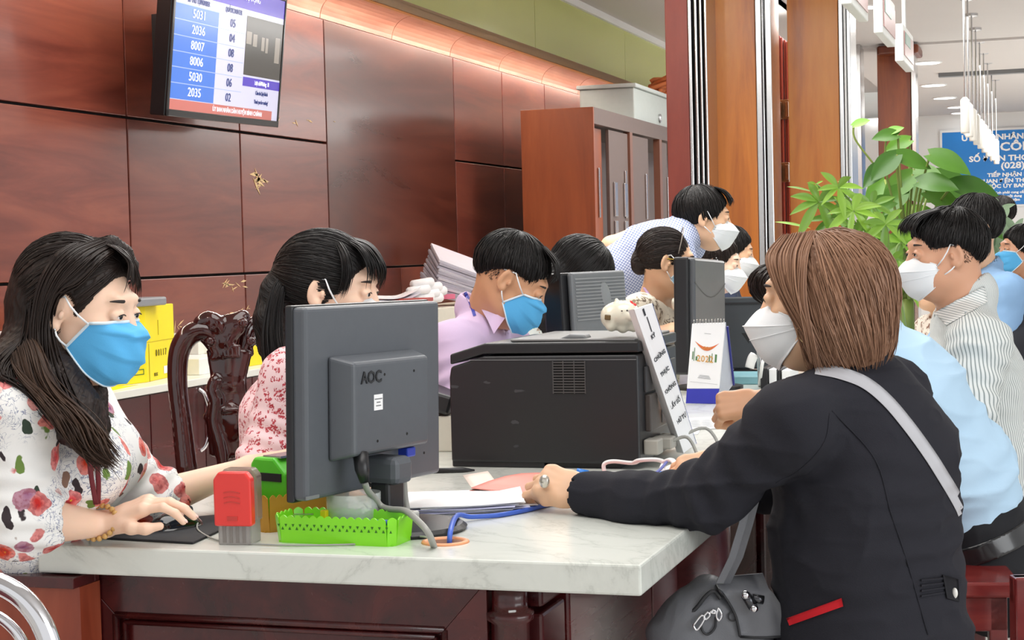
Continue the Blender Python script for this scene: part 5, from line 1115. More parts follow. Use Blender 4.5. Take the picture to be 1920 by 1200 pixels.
# pig shaped money box
pc_ = at(1166, 618, depth(V3(pR-.03, PY+.1, pz1))); pc_ = V3(pR-.05, PY+.10, pz1+.006); D = depth(pc_)
pg = thing('piggy_bank', 'cream ceramic pig money box with a red bow standing on the printer', 'piggy bank', pc_)
M_CER = plain('cream_ceramic', 'e6e2cf', .12, var=.02, coat=.5)
pw = lambda px, py, dd=0: at(px, py, D+dd)
fx = unit(V3(-CR[0], -CR[1], 0)*.85-V3(CF[0], CF[1], 0)*.5)
v = Vol(.0022)
v.ell(pw(1166, 592), (.044, .038, .036), k=.01); v.ell(pw(1142, 594, -.008), (.018, .02, .023), k=.018); v.ell(pw(1172, 588, -.026), (.027, .02, .025), k=.012); v.ell(pw(1184, 593, -.045), (.012, .010, .011), k=.006); v.cap(pw(1158, 574, -.012), pw(1156, 562, -.016), .010, .004, k=.006); v.cap(pw(1178, 572, -.012), pw(1178, 562, -.016), .008, .004, k=.006)
for a_, b_ in ((1146, 610), (1168, 613), (1188, 611)): v.cap(pw(a_, b_-8, -.014), pw(a_, b_+2, -.018), .013, .012, k=.008)
V, Fq = v.mesh(); link_mesh('body', V, Fq, M_CER, pg, smooth=True)
m = MB(); [m.ell(pw(x, y, -.048), (.0022, .002, .0016)) for x, y in ((1166, 583), (1176, 582))]; m.build('eye', M_INK, pg, smooth=True)
m = MB(); m.ell(pw(1181, 568, -.015), (.009, .006, .006), rot(CF, .5)); m.ell(pw(1188, 572, -.015), (.007, .005, .005)); m.build('red_bow', plain('bow_red', 'd8262c', .3), pg, smooth=True)
MB().box(pw(1140, 595, -.028), (.014, .012, .012), rot(CF, .1)).build('window_panel', plain('brown_panel', '6a5330', .3), pg, bevel=.002)
# long folded white notice leaning on the printer
TL, TR_, BR_, BL_ = at(1189, 580, 3.79), at(1223, 569, 3.83), at(1306, 832, 4.05), at(1282, 850, 4.01)
nt = thing('tent_card', 'tall folded white card with a column of words, leaning on the printer', 'sign', (BL_+BR_)/2)
nn = unit(np.cross(TR_-TL, BL_-TL)); nn = nn if nn @ CF < 0 else -nn
MB().quadbox([BL_, BR_, TR_, TL], -nn*.004).build('front_face', M_PAPER, nt, bevel=.0008)
MB().quadbox([BL_-CR*.012+CF*.03, BL_, TL, TL-CR*.010+CF*.03+UP*-.002], nn*-.002).build('folded_side', M_PAPER, nt)
MB().quadbox([BR_, BR_+CF*.03, TR_+CF*.03, TR_], nn*.001).build('folded_edge', plain('card_blue', '3d63b8', .5), nt)
ey = unit(((TL+TR_)-(BL_+BR_))); ex = unit(TR_-TL); ex = unit(ex-ey*(ex @ ey)); L = float(np.linalg.norm((TL+TR_)/2-(BL_+BR_)/2))
Mc = frame((BL_+BR_)/2+nn*.0006, ex, ey, nn)
letters(nt, 'notice_lettering', [(s, dx*.0, L*v, .0155, 'CENTER', .72, .0003) for s, v, dx in (('KÝ', .80, 0), ('CHỨNG', .665, 0), ('THỰC', .555, 0), ('KHÔNG', .44, 0), ('LẤY SỐ', .33, 0), ('THỨ TỰ', .215, 0))], M_INK, Mc, .0003)
m = MB(Mc); m.box2((-.001, L*.83, 0), (.0012, L*.93, .0006)); m.box2((-.006, L*.945, 0), (-.001, L*.99, .0008)); m.build('printed_rule', M_INK, nt)
# desk calendar
cb = atz(1311, 757, ZT); Dc = depth(cb)
cal = thing('desk_calendar', 'white standing desk calendar with a spiral top and blue foot', 'calendar', cb)
c0, c1, c2, c3 = at(1286, 756, Dc-.02), at(1338, 758, Dc-.02), at(1361, 604, Dc+.06), at(1298, 606, Dc+.06)
ex = unit(at(1350, 728, Dc)-at(1287, 728, Dc)); 
q0, q1 = at(1288, 729, Dc-.01), at(1349, 729, Dc-.01)
nn = unit(np.cross(q1-q0, c3-q0)); nn = nn if nn @ CF < 0 else -nn
MB().quadbox([q0, q1, c2, c3], -nn*.006).build('page_block', M_PAPER, cal, bevel=.003)
MB().quadbox([c0, at(1342, 757, Dc-.02), q1, q0], -nn*.003).build('blue_foot', plain('calendar_blue', '2a2fae', .4), cal)
MB().quadbox([at(1348, 757, Dc), at(1374, 722, Dc+.13), c2+CF*.02, c2], -CR*.002).build('back_leg', plain('calendar_side', 'c5c9d6', .5), cal)
MB().tube([at(1364, 612, Dc+.06), at(1376, 722, Dc+.12)], .004, 6).build('blue_edge', plain('calendar_navy', '20267c', .4), cal)
for k in range(11):
    p = c3+(c2-c3)*(k+.6)/11.2; MB().lathe(p+UP*.004, [(.0075, -.001), (.0085, 0), (.0075, .001), (.0065, 0)], axis=unit(c2-c3), n=12, closed_prof=True).build('spiral_ring', M_SILVER, cal)
ey = unit((c3-q0)); ex = unit(q1-q0); ex = unit(ex-ey*(ex @ ey)); Mk = frame(q0+nn*.0008, ex, ey, nn); kw, kh = float(np.linalg.norm(q1-q0)), float(np.linalg.norm(c3-q0))
m = MB(Mk); n = 12; P = [(kw*(.12+.76*i/n), kh*(.735-.08*math.sin(PI*i/n)), 0) for i in range(n+1)]; Q = [(kw*(.12+.76*i/n), kh*(.735-.135*math.sin(PI*i/n)), 0) for i in range(n+1)]; m.add(P+Q, [(i, n+1+i, n+2+i, i+1) for i in range(n)]); m.build('orange_smile', plain('print_orange', 'd96b34', .5), cal)
letters(cal, 'calendar_print', [('LỊCH', kw*.5, kh*.64, .012, 'CENTER', 1), ('2022', kw*.48, kh*.47, .03, 'CENTER', .9)], plain('print_gold', 'd39a3c', .5), Mk)
m = MB(Mk)
for x, y, w, h in ((.08, .45, .03, .12), (.13, .43, .02, .2), (.19, .44, .05, .06), (.6, .44, .03, .1), (.68, .43, .02, .14), (.78, .44, .06, .12)): m.box2((kw*x, kh*y, 0), (kw*(x+w), kh*(y+h), .0005))
m.build('green_drawing', plain('print_green', '4f7a46', .5), cal)
m = MB(Mk)
for y, w in ((.18, .4), (.2, .36), (.22, .3), (.86, .2)): m.box2((kw*(.5-w/2), kh*y, 0), (kw*(.5+w/2), kh*y+.001, .0005))
m.box2((kw*.08, kh*.11, 0), (kw*.92, kh*.112, .0005)); m.build('fine_print', M_MGREY, cal)
# grey monitor behind the printer
Mg2, gw, gh = monitor_frame((1062, 513, 4.72), (1160, 504, 5.0), (1066, 618, 4.72), (1168, 612, 5.0)); gh = .30
mg = thing('monitor', 'grey ribbed monitor seen from behind, standing past the printer', 'monitor', Mg2[:3, 3]*V3(1, 1, 0)+V3(0, 0, ZT))
Mg2[:3, 3] -= Mg2[:3, 1]*.07
MB(Mg2).box2((-gw/2, -gh/2, -.0), (gw/2, gh/2, .02)).build('back_shell', plain('monitor_grey', '6f7275', .4), mg, bevel=.012, segs=3)
MB(Mg2).box2((-gw/2-.03, -gh/2, -.06), (gw/2+.0, gh/2, 0)).build('bezel', M_BLACK, mg, bevel=.006)
m = MB(Mg2)
for k in range(13): y = gh/2-.02-k*.0095; m.box2((-gw/2+.012, y-.0018, .0195), (gw/2-.012, y+.0018, .0225))
m.build('vent_rib', plain('monitor_rib', '8c8e90', .4), mg, bevel=.001)
MB(Mg2).ell((.03, gh/2-.07, .02), (.028, .045, .004), rot((0, 0, 1), .5)).build('oval_badge', plain('badge_grey', '85888a', .35), mg, smooth=True)
b = Mg2[:3, 3]; MB().box2((b[0]-.03, b[1]-.03, ZT), (b[0]+.03, b[1]+.03, b[2]-.1)).build('neck', M_BLACK, mg); MB().lathe((b[0], b[1], ZT), [(.11, 0), (.11, .01), (.02, .02)], n=24).build('foot', M_BLACK, mg)
# tall dark monitor by the calendar
Mt2, w2, h2 = monitor_frame((1297, 487, 5.75), (1353, 486, 6.2), (1297, 694, 5.75), (1355, 690, 6.2))
mt = thing('monitor', 'dark monitor turned edge on behind the desk calendar', 'monitor', Mt2[:3, 3]*V3(1, 1, 0)+V3(0, 0, ZT))
MB(Mt2).box2((-w2/2, -h2/2, -.01), (w2/2, h2/2, .012)).build('back_shell', plain('graphite_plastic', '54565a', .35), mt, bevel=.008)
MB(Mt2).box2((-w2/2-.012, -h2/2-.01, -.06), (w2/2, h2/2+.004, -.008)).build('bezel', M_BLACK, mt, bevel=.008)
m = MB(Mt2); G = [[(-w2/2+w2*i/8, h2*.28-.05*math.sin(PI*i/8)+j*.004, .0125) for j in (0, 1)] for i in range(9)]; m.sheet(G); m.build('shell_crease', M_BLACK, mt)
b = Mt2[:3, 3]; MB().box2((b[0]-.03, b[1]-.03, ZT), (b[0]+.03, b[1]+.03, b[2]-.05)).build('neck', M_BLACK, mt); MB().lathe((b[0], b[1], ZT), [(.12, 0), (.12, .01), (.02, .02)], n=24).build('foot', M_BLACK, mt)
# flat black monitor beyond
Mf, w3, h3 = monitor_frame((1340, 558, 6.6), (1440, 555, 6.55), (1340, 692, 6.6), (1440, 692, 6.55))
mf = thing('monitor', 'flat black monitor facing away, close to the blazer woman\'s face', 'monitor', Mf[:3, 3]*V3(1, 1, 0)+V3(0, 0, ZT))
MB(Mf).box2((-w3/2, -h3/2, -.04), (w3/2, h3/2, 0)).build('back_shell', plain('matt_slate', '33373c', .5), mf, bevel=.006); MB(Mf).box2((-w3/2, h3/2-.03, 0), (w3/2, h3/2-.022, .002)).build('top_groove', M_BLACK, mf)
b = Mf[:3, 3]; MB().box2((b[0]-.03, b[1]-.0, ZT), (b[0]+.03, b[1]+.04, b[2])).build('neck', M_BLACK, mf); MB().lathe((b[0], b[1]+.02, ZT), [(.12, 0), (.12, .01), (.02, .02)], n=24).build('foot', M_BLACK, mf)
# odds and ends left of the printer
c = atz(828, 850, ZT); o = MB().box(c+V3(-.06, .12, .045), (.16, .2, .09), rot(UP, .2)).build('beige_carton', plain('beige_card', 'd6d1c3', .5), None, bevel=.004); tag(o, 'beige box in the gap between the near monitor and the printer', 'box')
o = MB().box(c+V3(-.07, .12, .09+.045), (.14, .22, .05), rot(UP, .2) @ rot((0, 1, 0), .3)).build('black_handset', M_BLACK, None, bevel=.008); tag(o, 'black desk telephone leaning on the beige box by the printer', 'telephone')
# papers, pens and straps right of the printer
c = atz(1330, 794, ZT); o = MB().box(c+UP*.0015, (.21, .3, .002), rot(UP, .5)).build('printed_form', M_PAPER, None); tag(o, 'printed white form lying on the worktop below the clenched fist', 'paper')
m = MB()
for k in range(7): m.box(c+UP*.0029+rot(UP, .5) @ V3(-.02, -.1+.028*k, 0), (.13, .003, .0006), rot(UP, .5))
m.build('print_lines', M_MGREY, o)
c = atz(1245, 805, ZT); o = MB().box(c+UP*.001, (.2, .28, .002), rot(UP, .15)).build('printed_form', M_PAPER, None); tag(o, 'white form lying behind the leaning tent card', 'paper')
c = atz(1390, 705, ZT); o = MB().box(c+UP*.001, (.25, .32, .003), rot(UP, .1)).build('printed_form', M_PAPER, None); tag(o, 'white form beyond the desk calendar, near the wire stand', 'paper')
a = at(1112, 885, 3.62); b_ = at(1256, 889, 3.6); a[2] = b_[2] = ZT+.022
pn = thing('ballpoint_pen', 'white and blue pen lying at the foot of the printer by the pink folder', 'pen', (a+b_)/2)
MB().tube([a, a*.5+b_*.5], .0055, 10).build('white_barrel', M_CABW, pn, smooth=True); MB().tube([a*.5+b_*.5, a*.06+b_*.94, b_], [.0055, .005, .002], 10).build('blue_grip', plain('grip_blue', '2f7ad6', .35), pn, smooth=True)
MB().tube([a-CR*.035+UP*.004, a-CR*.01], [.009, .008], 8).build('cap', plain('cap_blue', '1f7fe0', .35), pn, smooth=True)
P = spline([at(1133, 884, 3.68), at(1133, 870, 3.68), at(1150, 865, 3.68), at(1185, 868, 3.68), at(1200, 863, 3.66), at(1230, 862, 3.66), at(1245, 868, 3.66), at(1240, 882, 3.62), at(1262, 888, 3.6)], 6)
P[:, 2] = np.maximum(P[:, 2], ZT+.012); tag(MB().tube(P, .0075, 8, flat=.6).build('lanyard_strap', M_CABW, None, smooth=True), 'white looped strap lying against the printer foot', 'strap')
P = spline([at(1244, 866, 3.62), at(1258, 862, 3.6), at(1266, 872, 3.58), at(1252, 880, 3.57), at(1264, 889, 3.56)], 6); P[:, 2] = np.maximum(P[:, 2], ZT+.01)
tag(MB().tube(P, .007, 8, flat=.6).build('lanyard_hook', M_CABW, None, smooth=True), 'white curled clip beside the blazer woman\'s far hand', 'clip')
P = spline([at(1250, 866, 3.6), at(1240, 878, 3.58), at(1226, 890, 3.56)], 5); P[:, 2] = np.maximum(P[:, 2], ZT+.014)
tag(MB().tube(P, .004, 8, flat=.5).build('cord', plain('violet_cord', '6a72b8', .5), None, smooth=True), 'short blue violet cord over the white strap', 'cord')
# pink folder under the blazer woman's hands
f0, f1, f2, f3 = atz(884, 914, ZT+.026), atz(1060, 935, ZT+.014), atz(1300, 898, ZT+.006), atz(1035, 887, ZT+.014)
G = [[f0+(f3-f0)*j/5+((f1+(f2-f1)*j/5)-(f0+(f3-f0)*j/5))*i/10+UP*(.012*(1-i/10)*math.sin(PI*j/5)) for j in range(6)] for i in range(11)]
fd = thing('document_folder', 'salmon pink document folder under the hands of the woman in the black blazer', 'folder', (f0+f2)/2-UP*.01)
MB().sheet(G, .002, UP).build('cover', plain('salmon_card', 'f0998c', .5, var=.03), fd, smooth=True)
G2 = [[p-UP*.006+(f0-f2)*.01 for p in row] for row in G]; MB().sheet(G2, .002, UP).build('under_cover', plain('salmon_card_dark', 'e88a80', .5, var=.03), fd, smooth=True)
fl0 = atz(868, 898, ZT+.03); G = [[f0+(f3-f0)*j/4*.3+(fl0-f0)*i/4+UP*.002*i for j in range(5)] for i in range(5)]; MB().sheet(G, .001, UP).build('inner_sheet', plain('cream_sheet', 'ead9cd', .6), fd, smooth=True)
# wire stand, clip and files by the dark monitors
c = atz(1418, 722, ZT); ws = thing('file_stand', 'small desk organiser with wires and upright files before the flat black monitor', 'organiser', c)
for k, (x0, x1, y0, y1, mm) in enumerate(((1426, 1440, 690, 722, M_BLACK), (1442, 1456, 692, 722, M_PAPER), (1458, 1463, 690, 722, M_BLACK), (1466, 1482, 694, 722, M_PAPER))):
    a = at(x0, y1, Dc+.5); b = at(x1, y0, Dc+.5); MB().box2((a[0], a[1], ZT), (b[0], a[1]+.2, b[2])).build('upright_file', mm, ws, bevel=.002)
for px, top_y in ((1420, 640), (1424, 660)): MB().tube([at(px, top_y, Dc+.4), atz(px+3, 722, ZT)], .004, 6).build('wire_post', M_SILVER, ws)
MB().tube(spline([at(1432, 672, Dc+.4), at(1428, 690, Dc+.4), atz(1424, 724, ZT)], 5), .006, 6).build('white_wire', M_CABW, ws, smooth=True)
m = MB(); m.tube(spline([at(1405, 690, Dc+.45), at(1410, 672, Dc+.45), at(1416, 664, Dc+.45)], 4), [.016]*8+[.006], 8); m.tube([at(1406, 672, Dc+.45), at(1418, 676, Dc+.45)], .008, 6); m.build('white_clip', M_CABW, ws, smooth=True)
MB().box2((c[0]-.14, c[1]+.02, ZT), (c[0]+.05, c[1]+.26, ZT+.03)).build('tray', plain('aqua_tray', '8fc4cf', .3), ws, bevel=.004)
M_FLORAL = floral(); M_SKIRT = cloth('dark_skirt', '3a2331'); M_TROUS = cloth('black_trousers', '1b1c20', .7)
# ================================================================ woman in the floral blouse, hand on the mouse
MA = hframe(146, 586, 2.97, -11, 11)
NA = at(96, 742, 3.03); Sn, Sf = at(38, 772, 2.88), at(142, 752, 3.22); chA, waA, hiA = at(108, 860, 3.07), at(82, 1000, 3.17), at(62, 1140, 3.27)
sdA = unit(Sf-Sn); fwA = unit(np.cross(UP, sdA)); fwA = fwA if fwA @ CR > 0 else -fwA
eln, wrn = at(36, 972, 2.90), atz(206, 978, ZT+.042); elf, wrf = at(285, 950, 3.25), at(478, 872, 3.36)
hv = head_vol(MA, NA, .047, jaw=.94)
fN = unit(atz(272, 948, ZT+.070)-wrn); hA = hand_mesh(wrn, fN, UP*1.0-CF*.25, 1, [(.25, .65, .4), (.32, .55, .35), (.42, .5, .35), (.55, .5, .3)], size=.93, arm=(at(84, 977, 2.90), (.040, .039)),
        thumb_pts=((.02, .026, -.006), (.05, .046, -.016), (.075, .05, -.028), (.10, .045, -.036)))
fF = unit(at(520, 850, 3.36)-wrf); hB = hand_mesh(wrf, unit(fF*.9-UP*.25), UP-CF*.2, 1, [(.5, .6, .4)]*4, size=.9, arm=(at(318, 928, 3.26), (.036, .036)))
A = person('person', 'woman in floral blouse and blue mask, long wavy hair, hand on a mouse', (hiA[0], hiA[1]), *body_join([hv.mesh(), hA[:2], hB[:2], Vol(.012).ecap(NA, chA, (.05, .05), (.12, .08), sdA).ecap(chA, hiA, (.12, .08), (.13, .1), sdA).mesh()]), SK_LIGHT)
nails(A, hA[2], .93)
add_eyes(A, MA, SK_LIGHT, .1)
mask(A, MA, 'pleat')
cv = cap_vol(MA, .0028, face=((0, .105, -.05), (.125, .088, .134)))
px = lambda x, y, D, M=None: at(x, y, D)
LA = lambda x, y, D: cv.L(at(x, y, D))
face_cut(cv)
cv.chain([LA(118, 512, 2.99), LA(88, 580, 2.98), LA(75, 660, 2.97), LA(95, 720, 2.92)], [.055, .062, .06, .055], k=.03)
cv.chain([LA(60, 665, 2.95), LA(28, 690, 2.92), LA(60, 740, 2.9)], [.05, .038, .035], k=.03); cv.chain([LA(95, 720, 2.92), LA(140, 780, 2.9), LA(185, 845, 2.9)], [.055, .045, .02], k=.03)
cv.chain([LA(125, 660, 3.03), LA(150, 740, 3.0), LA(175, 800, 2.97)], [.03, .04, .03], k=.03)
cv.chain([LA(208, 462, 2.97), LA(232, 476, 2.99), LA(247, 498, 3.0), LA(254, 522, 3.01)], [.02, .014, .010, .004], k=.012)
cv.ell((.088, .004, .002), (.03, .027, .042), k=.008, sub=True)
near = 2.885
g = [[at(228, 462, 2.96), at(190, 486, 2.90), at(146, 530, near), at(106, 554, near-.004), at(92, 612, near+.01), at(112, 690, 2.88), at(150, 770, 2.85), at(195, 840, 2.84), at(222, 880, 2.85)],
     [at(205, 452, 2.96), at(150, 480, 2.89), at(112, 520, near-.006), at(88, 580, near-.006), at(84, 650, near), at(96, 730, 2.86), at(140, 800, 2.84), at(180, 862, 2.84)],
     [at(180, 446, 2.96), at(120, 470, 2.9), at(82, 525, near), at(66, 600, near), at(66, 660, 2.87), at(76, 730, 2.84), at(115, 790, 2.83), at(165, 850, 2.84)],
     [at(165, 445, 2.97), at(100, 470, 2.92), at(62, 530, 2.92), at(54, 610, 2.91), at(35, 670, 2.88), at(22, 705, 2.85), at(70, 750, 2.83), at(130, 815, 2.84)],
     [at(150, 446, 2.98), at(90, 475, 2.95), at(56, 550, 2.94), at(50, 625, 2.92), at(12, 660, 2.88), at(-15, 700, 2.86), at(20, 715, 2.84), at(80, 770, 2.83)]]
gw = [[at(60, 640, 2.87), at(92, 700, 2.83), at(150, 770, 2.81), at(190, 830, 2.81), at(232, 866, 2.84)], [at(40, 655, 2.86), at(70, 730, 2.82), at(120, 790, 2.80), at(170, 850, 2.82), at(205, 880, 2.83)], [at(20, 670, 2.87), at(40, 705, 2.83), at(90, 760, 2.81), at(140, 830, 2.82), at(170, 868, 2.84)]]
ff = 3.02
fb = [[at(210, 460, 2.97), at(236, 473, 2.97), at(253, 498, 2.99), at(261, 532, 3.01), at(260, 566, 3.02)], [at(200, 457, 2.95), at(230, 470, 2.94), at(246, 492, 2.95), at(258, 517, 2.98), at(261, 545, 3.01)], [at(200, 458, 2.93), at(222, 470, 2.91), at(243, 492, 2.91), at(240, 525, 2.9), at(232, 548, 2.9)]]
hair(A, cv, H_BRN, (.0, .075, .105), (0, .2, 1), (0, -.02, .02), n=420, r=.0012, groove=.0016, lift=.0014, fly=.001, amax=120,
     sheets=[(g, 420, .0014, .0045, (.006, 5)), (fb, 80, .0010, .003, (.001, 4))], name='hair')
Vw = Vol(.004); Vw.chain(gw[0][:4], [.02, .03, .028, .016], k=.03)
hair(A, Vw, H_WAVE, (0, 0, .1), (0, 0, 1), (0, 0, 0), n=0, sheets=[(gw, 360, .0013, .006, (.012, 9))], name='wavy_hair_ends') if False else None
t_, f_, s_ = tubes(np.array([[p for p in spline(g_, 7)[:22]] for g_ in gw]), .0)
def strands(root, name, mat, sheets):
    Vs, Fs, Ss, nv = [], [], [], 0
    class _V: pass
    for guides, num, rad, jit, wav in sheets:
        K = 24; Gd = []
        for g_ in guides:
            g_ = spline(g_, 8); L = np.r_[0, np.cumsum(np.linalg.norm(np.diff(g_, axis=0), axis=1))]; t = np.linspace(0, L[-1], K); Gd.append(np.stack([np.interp(t, L, g_[:, i]) for i in range(3)], 1))
        Gd = np.array(Gd); paths = []; tt = np.linspace(0, 1, K)
        for i in range(num):
            u = RNG.random()*(len(Gd)-1); i0 = min(int(u), max(0, len(Gd)-2)); f = u-i0; P = Gd[i0]*(1-f)+Gd[min(i0+1, len(Gd)-1)]*f; ph = RNG.random()*1.2+u*2.0
            w = np.stack([np.sin(tt*wav[1]+ph), np.cos(tt*wav[1]*.8+ph*1.4), np.sin(tt*wav[1]*.7+ph*.7)], 1)*wav[0]*(.3+.7*tt[:, None]); paths.append(P+RNG.normal(0, jit, 3)*(.4+.6*tt[:, None])+w)
        a, b, c = tubes(paths, rad*RNG.uniform(.6, 1.4, num)); Vs.append(a); Fs.append(b+nv); Ss.append(c); nv += len(a)
    return link_mesh(name, np.vstack(Vs), np.vstack(Fs), mat, root, smooth=True, attrs={'strand': np.vstack(Ss)})
strands(A, 'wavy_hair_ends', H_WAVE, [(gw, 420, .0013, .007, (.010, 10))])
v = Vol(.0045); v.ecap(NA+(chA-NA)*.25, chA, (.10, .075), (.150, .112), sdA, k=.04).ecap(chA, waA, (.150, .112), (.128, .100), sdA, k=.04).ecap(waA, hiA, (.13, .1), (.165, .14), sdA, k=.04)
for s in (-1, 1): v.ell(chA+sdA*s*.07+fwA*.085+UP*-.01, (.058, .06, .06), k=.05)
v.chain([NA+(Sn-NA)*.45, Sn, eln, at(84, 977, 2.90)], [.055, .060, .060, .047], k=.035); v.chain([NA+(Sf-NA)*.5, Sf, elf, at(322, 926, 3.26)], [.055, .058, .054, .043], k=.035)
cd = unit(at(120, 978, 2.90)-eln); v.cap(at(82, 977, 2.90), at(120, 974, 2.91), .040, .036, k=.004, sub=True); v.cap(at(316, 930, 3.26), at(350, 915, 3.27), .036, .034, k=.004, sub=True)
v.cap(NA+UP*.0, NA+UP*.16, .062, .062, k=.01, sub=True)
garment(A, 'floral_blouse', v, M_FLORAL, .0045, (11, 11, 9), 1, [(eln, eln-Sn, .10, .0045, .035), (elf, elf-Sf, .1, .004, .035)])
MB().tube([at(112, 938+k*0, 2.86)+V3(0, 0, 0) for k in (0,)]+[at(112, 942, 2.86)], .002, 4) if False else None
for dx, D0 in ((0, 2.92), (14, 2.96)):   # dark red lanyard
    P = spline([at(150+dx, 800, D0), at(165+dx, 850, D0-.03), at(172+dx*.9, 900, D0-.02), at(180+dx*.3, 945, D0)], 5); MB().tube(P, .0045, 6, flat=.35).build('lanyard', plain('dark_red_ribbon', '6a1522', .6), A, smooth=True)
w_ = hA[4] if len(hA) > 4 else wrn*.80+at(92, 984, 2.89)*.20; ax = unit(wrn-at(120, 977, 2.9)); bx = unit(np.cross(ax, UP)); by = np.cross(bx, ax)
for k in range(20):
    a = k/20*2*PI; MB().ell(w_+bx*.035*math.cos(a)+by*.029*math.sin(a)+ax*.010*math.sin(a+.7), .0052, n=10, m=8).build('bracelet_bead', plain('wood_bead', 'c99d5c', .35, var=.15, scale=90) if k == 0 else bpy.data.materials['wood_bead'], A, smooth=True)
MB().ell(hp(MA, .083, .001, -.026), .0028, n=10, m=8).build('earring', M_SILVER, A, smooth=True)
lower_body(A, hiA+UP*-.02, fwA, M_SKIRT)

# ================================================================ woman in the black blazer
DJ = 3.06; MJ = hframe(1541, 568, DJ, 161, 2)
NJ = at(1592, 712, 3.06); Jn, Jf = at(1488, 792, 2.93), at(1668, 748, 3.24); chJ, waJ, hiJ = at(1612, 850, 3.10), at(1622, 1000, 3.10), at(1640, 1190, 3.10)
sdJ = unit(Jf-Jn); fwJ = unit(np.cross(UP, sdJ)); fwJ = fwJ if fwJ @ CR < 0 else -fwJ
eJ = at(1330, 928, 3.03); wJ = at(1098, 926, 3.22); eJf = at(1440, 900, 3.42); wJf = at(1350, 872, 3.50)
hv = head_vol(MJ, NJ, .050, jaw=.97)
hJ = hand_mesh(at(1088, 922, 3.225), at(1040, 902, 3.25)-at(1088, 918, 3.225), UP*.55-CF*.85, -1, [(.70, .95, .5), (.78, .95, .5), (.80, .95, .5), (.78, .9, .5)], size=.98, arm=(at(1150, 925, 3.2), (.034, .028)),
        thumb_pts=((.03, .028, -.004), (.062, .034, -.012), (.088, .024, -.024), (.10, .012, -.034)))
hJ2 = hand_mesh(at(1350, 868, 3.50), -CR*.95-UP*.18, UP*.5-CF*.5, -1, [(.35, .35, .3), (.5, .4, .3), (.6, .5, .3), (.7, .5, .4)], size=.95, arm=(wJf+V3(.06, .0, .0), (.03, .027)))
J = person('person', 'woman in black blazer with auburn bob, grey strap across her back', (hiJ[0], hiJ[1]), *body_join([hv.mesh(), hJ[:2], hJ2[:2], Vol(.012).ecap(NJ, chJ, (.05, .05), (.13, .09), sdJ).ecap(chJ, hiJ, (.13, .09), (.14, .11), sdJ).mesh()]), SK_MID)
nails(J, hJ2[2], .95)
add_eyes(J, MJ, SK_MID, 0)
mask(J, MJ, 'fish')
cv = cap_vol(MJ, .003, r=(.089, .112, .092), c=(0, -.022, .038), face=((0, .110, -.08), (.15, .092, .128)))
cv.ell((0, -.028, -.045), (.097, .098, .10), k=.05)
face_cut(cv, .015); cv.cut((0, .28, -1), (0, -.04, -.130))
side = [[hp(MJ, .03*s_ if False else x, y, z) for x, y, z in P] for s_, P in ((0, [(-.02, .06, .125), (-.066, .082, .088), (-.084, .074, .05), (-.09, .048, .0), (-.092, .016, -.05), (-.09, -.002, -.09)]), (0, [(-.03, .03, .128), (-.08, .04, .083), (-.099, .03, .02), (-.1, .005, -.04), (-.094, -.015, -.10)]), (0, [(-.02, .0, .130), (-.08, .01, .09), (-.105, .015, .02), (-.108, .01, -.05), (-.098, .005, -.128)]))]
fr = [[hp(MJ, *p) for p in P] for P in ([(-.01, .05, .133), (-.05, .088, .09), (-.06, .098, .05), (-.066, .092, .01)], [(.0, .06, .132), (-.02, .1, .09), (-.03, .106, .055), (-.04, .102, .02)])]
hair(J, cv, H_AUB, (0, .01, .135), (0, 0, 1), (0, -.03, .0), n=900, r=.0015, groove=.0035, gf=46, lift=.0018, fly=.004, amax=165, hang=.010, sheets=[(side, 220, .0014, .004, (.003, 5))], name='hair')
M_BLAZ = cloth('black_blazer_cloth', '24242b', .85, .05, b=.25)
v = Vol(.0045); v.ecap(NJ+(chJ-NJ)*.3-fwJ*.02, chJ-fwJ*.015, (.125, .085), (.185, .145), sdJ, k=.05).ecap(chJ-fwJ*.015, waJ, (.185, .145), (.185, .155), sdJ, k=.05).ecap(waJ, hiJ+UP*-.05, (.185, .155), (.20, .175), sdJ, k=.05)
v.chain([NJ+(Jn-NJ)*.4, Jn, eJ, at(1200, 938, 3.13), wJ], [.058, .066, .056, .047, .040], k=.04); v.chain([NJ+(Jf-NJ)*.4, Jf, eJf, wJf], [.06, .068, .056, .046], k=.04)
v.cap(NJ-fwJ*.0+UP*.01, NJ+UP*.06-fwJ*.012, .066, .060, k=.02); v.cap(NJ-UP*.02+fwJ*.015, NJ+UP*.12+fwJ*.01, .051, .053, k=.006, sub=True)
v.cap(at(1102, 926, 3.222), at(1060, 922, 3.24), .033, .034, k=.004, sub=True); v.cap(wJf, wJf-CR*.06, .036, .036, k=.004, sub=True)
bl = garment(J, 'blazer', v, M_BLAZ, .0065, (7, 7, 15), 5, [(eJ, wJ-eJ, .12, .005, .05), (Jn+(eJ-Jn)*.5, eJ-Jn, .12, .004, .06), (waJ-fwJ*.1, UP, .16, .004, .055)])
lower_body(J, hiJ+UP*-.03, fwJ, M_TROUS, spread=.11, thigh=.36)
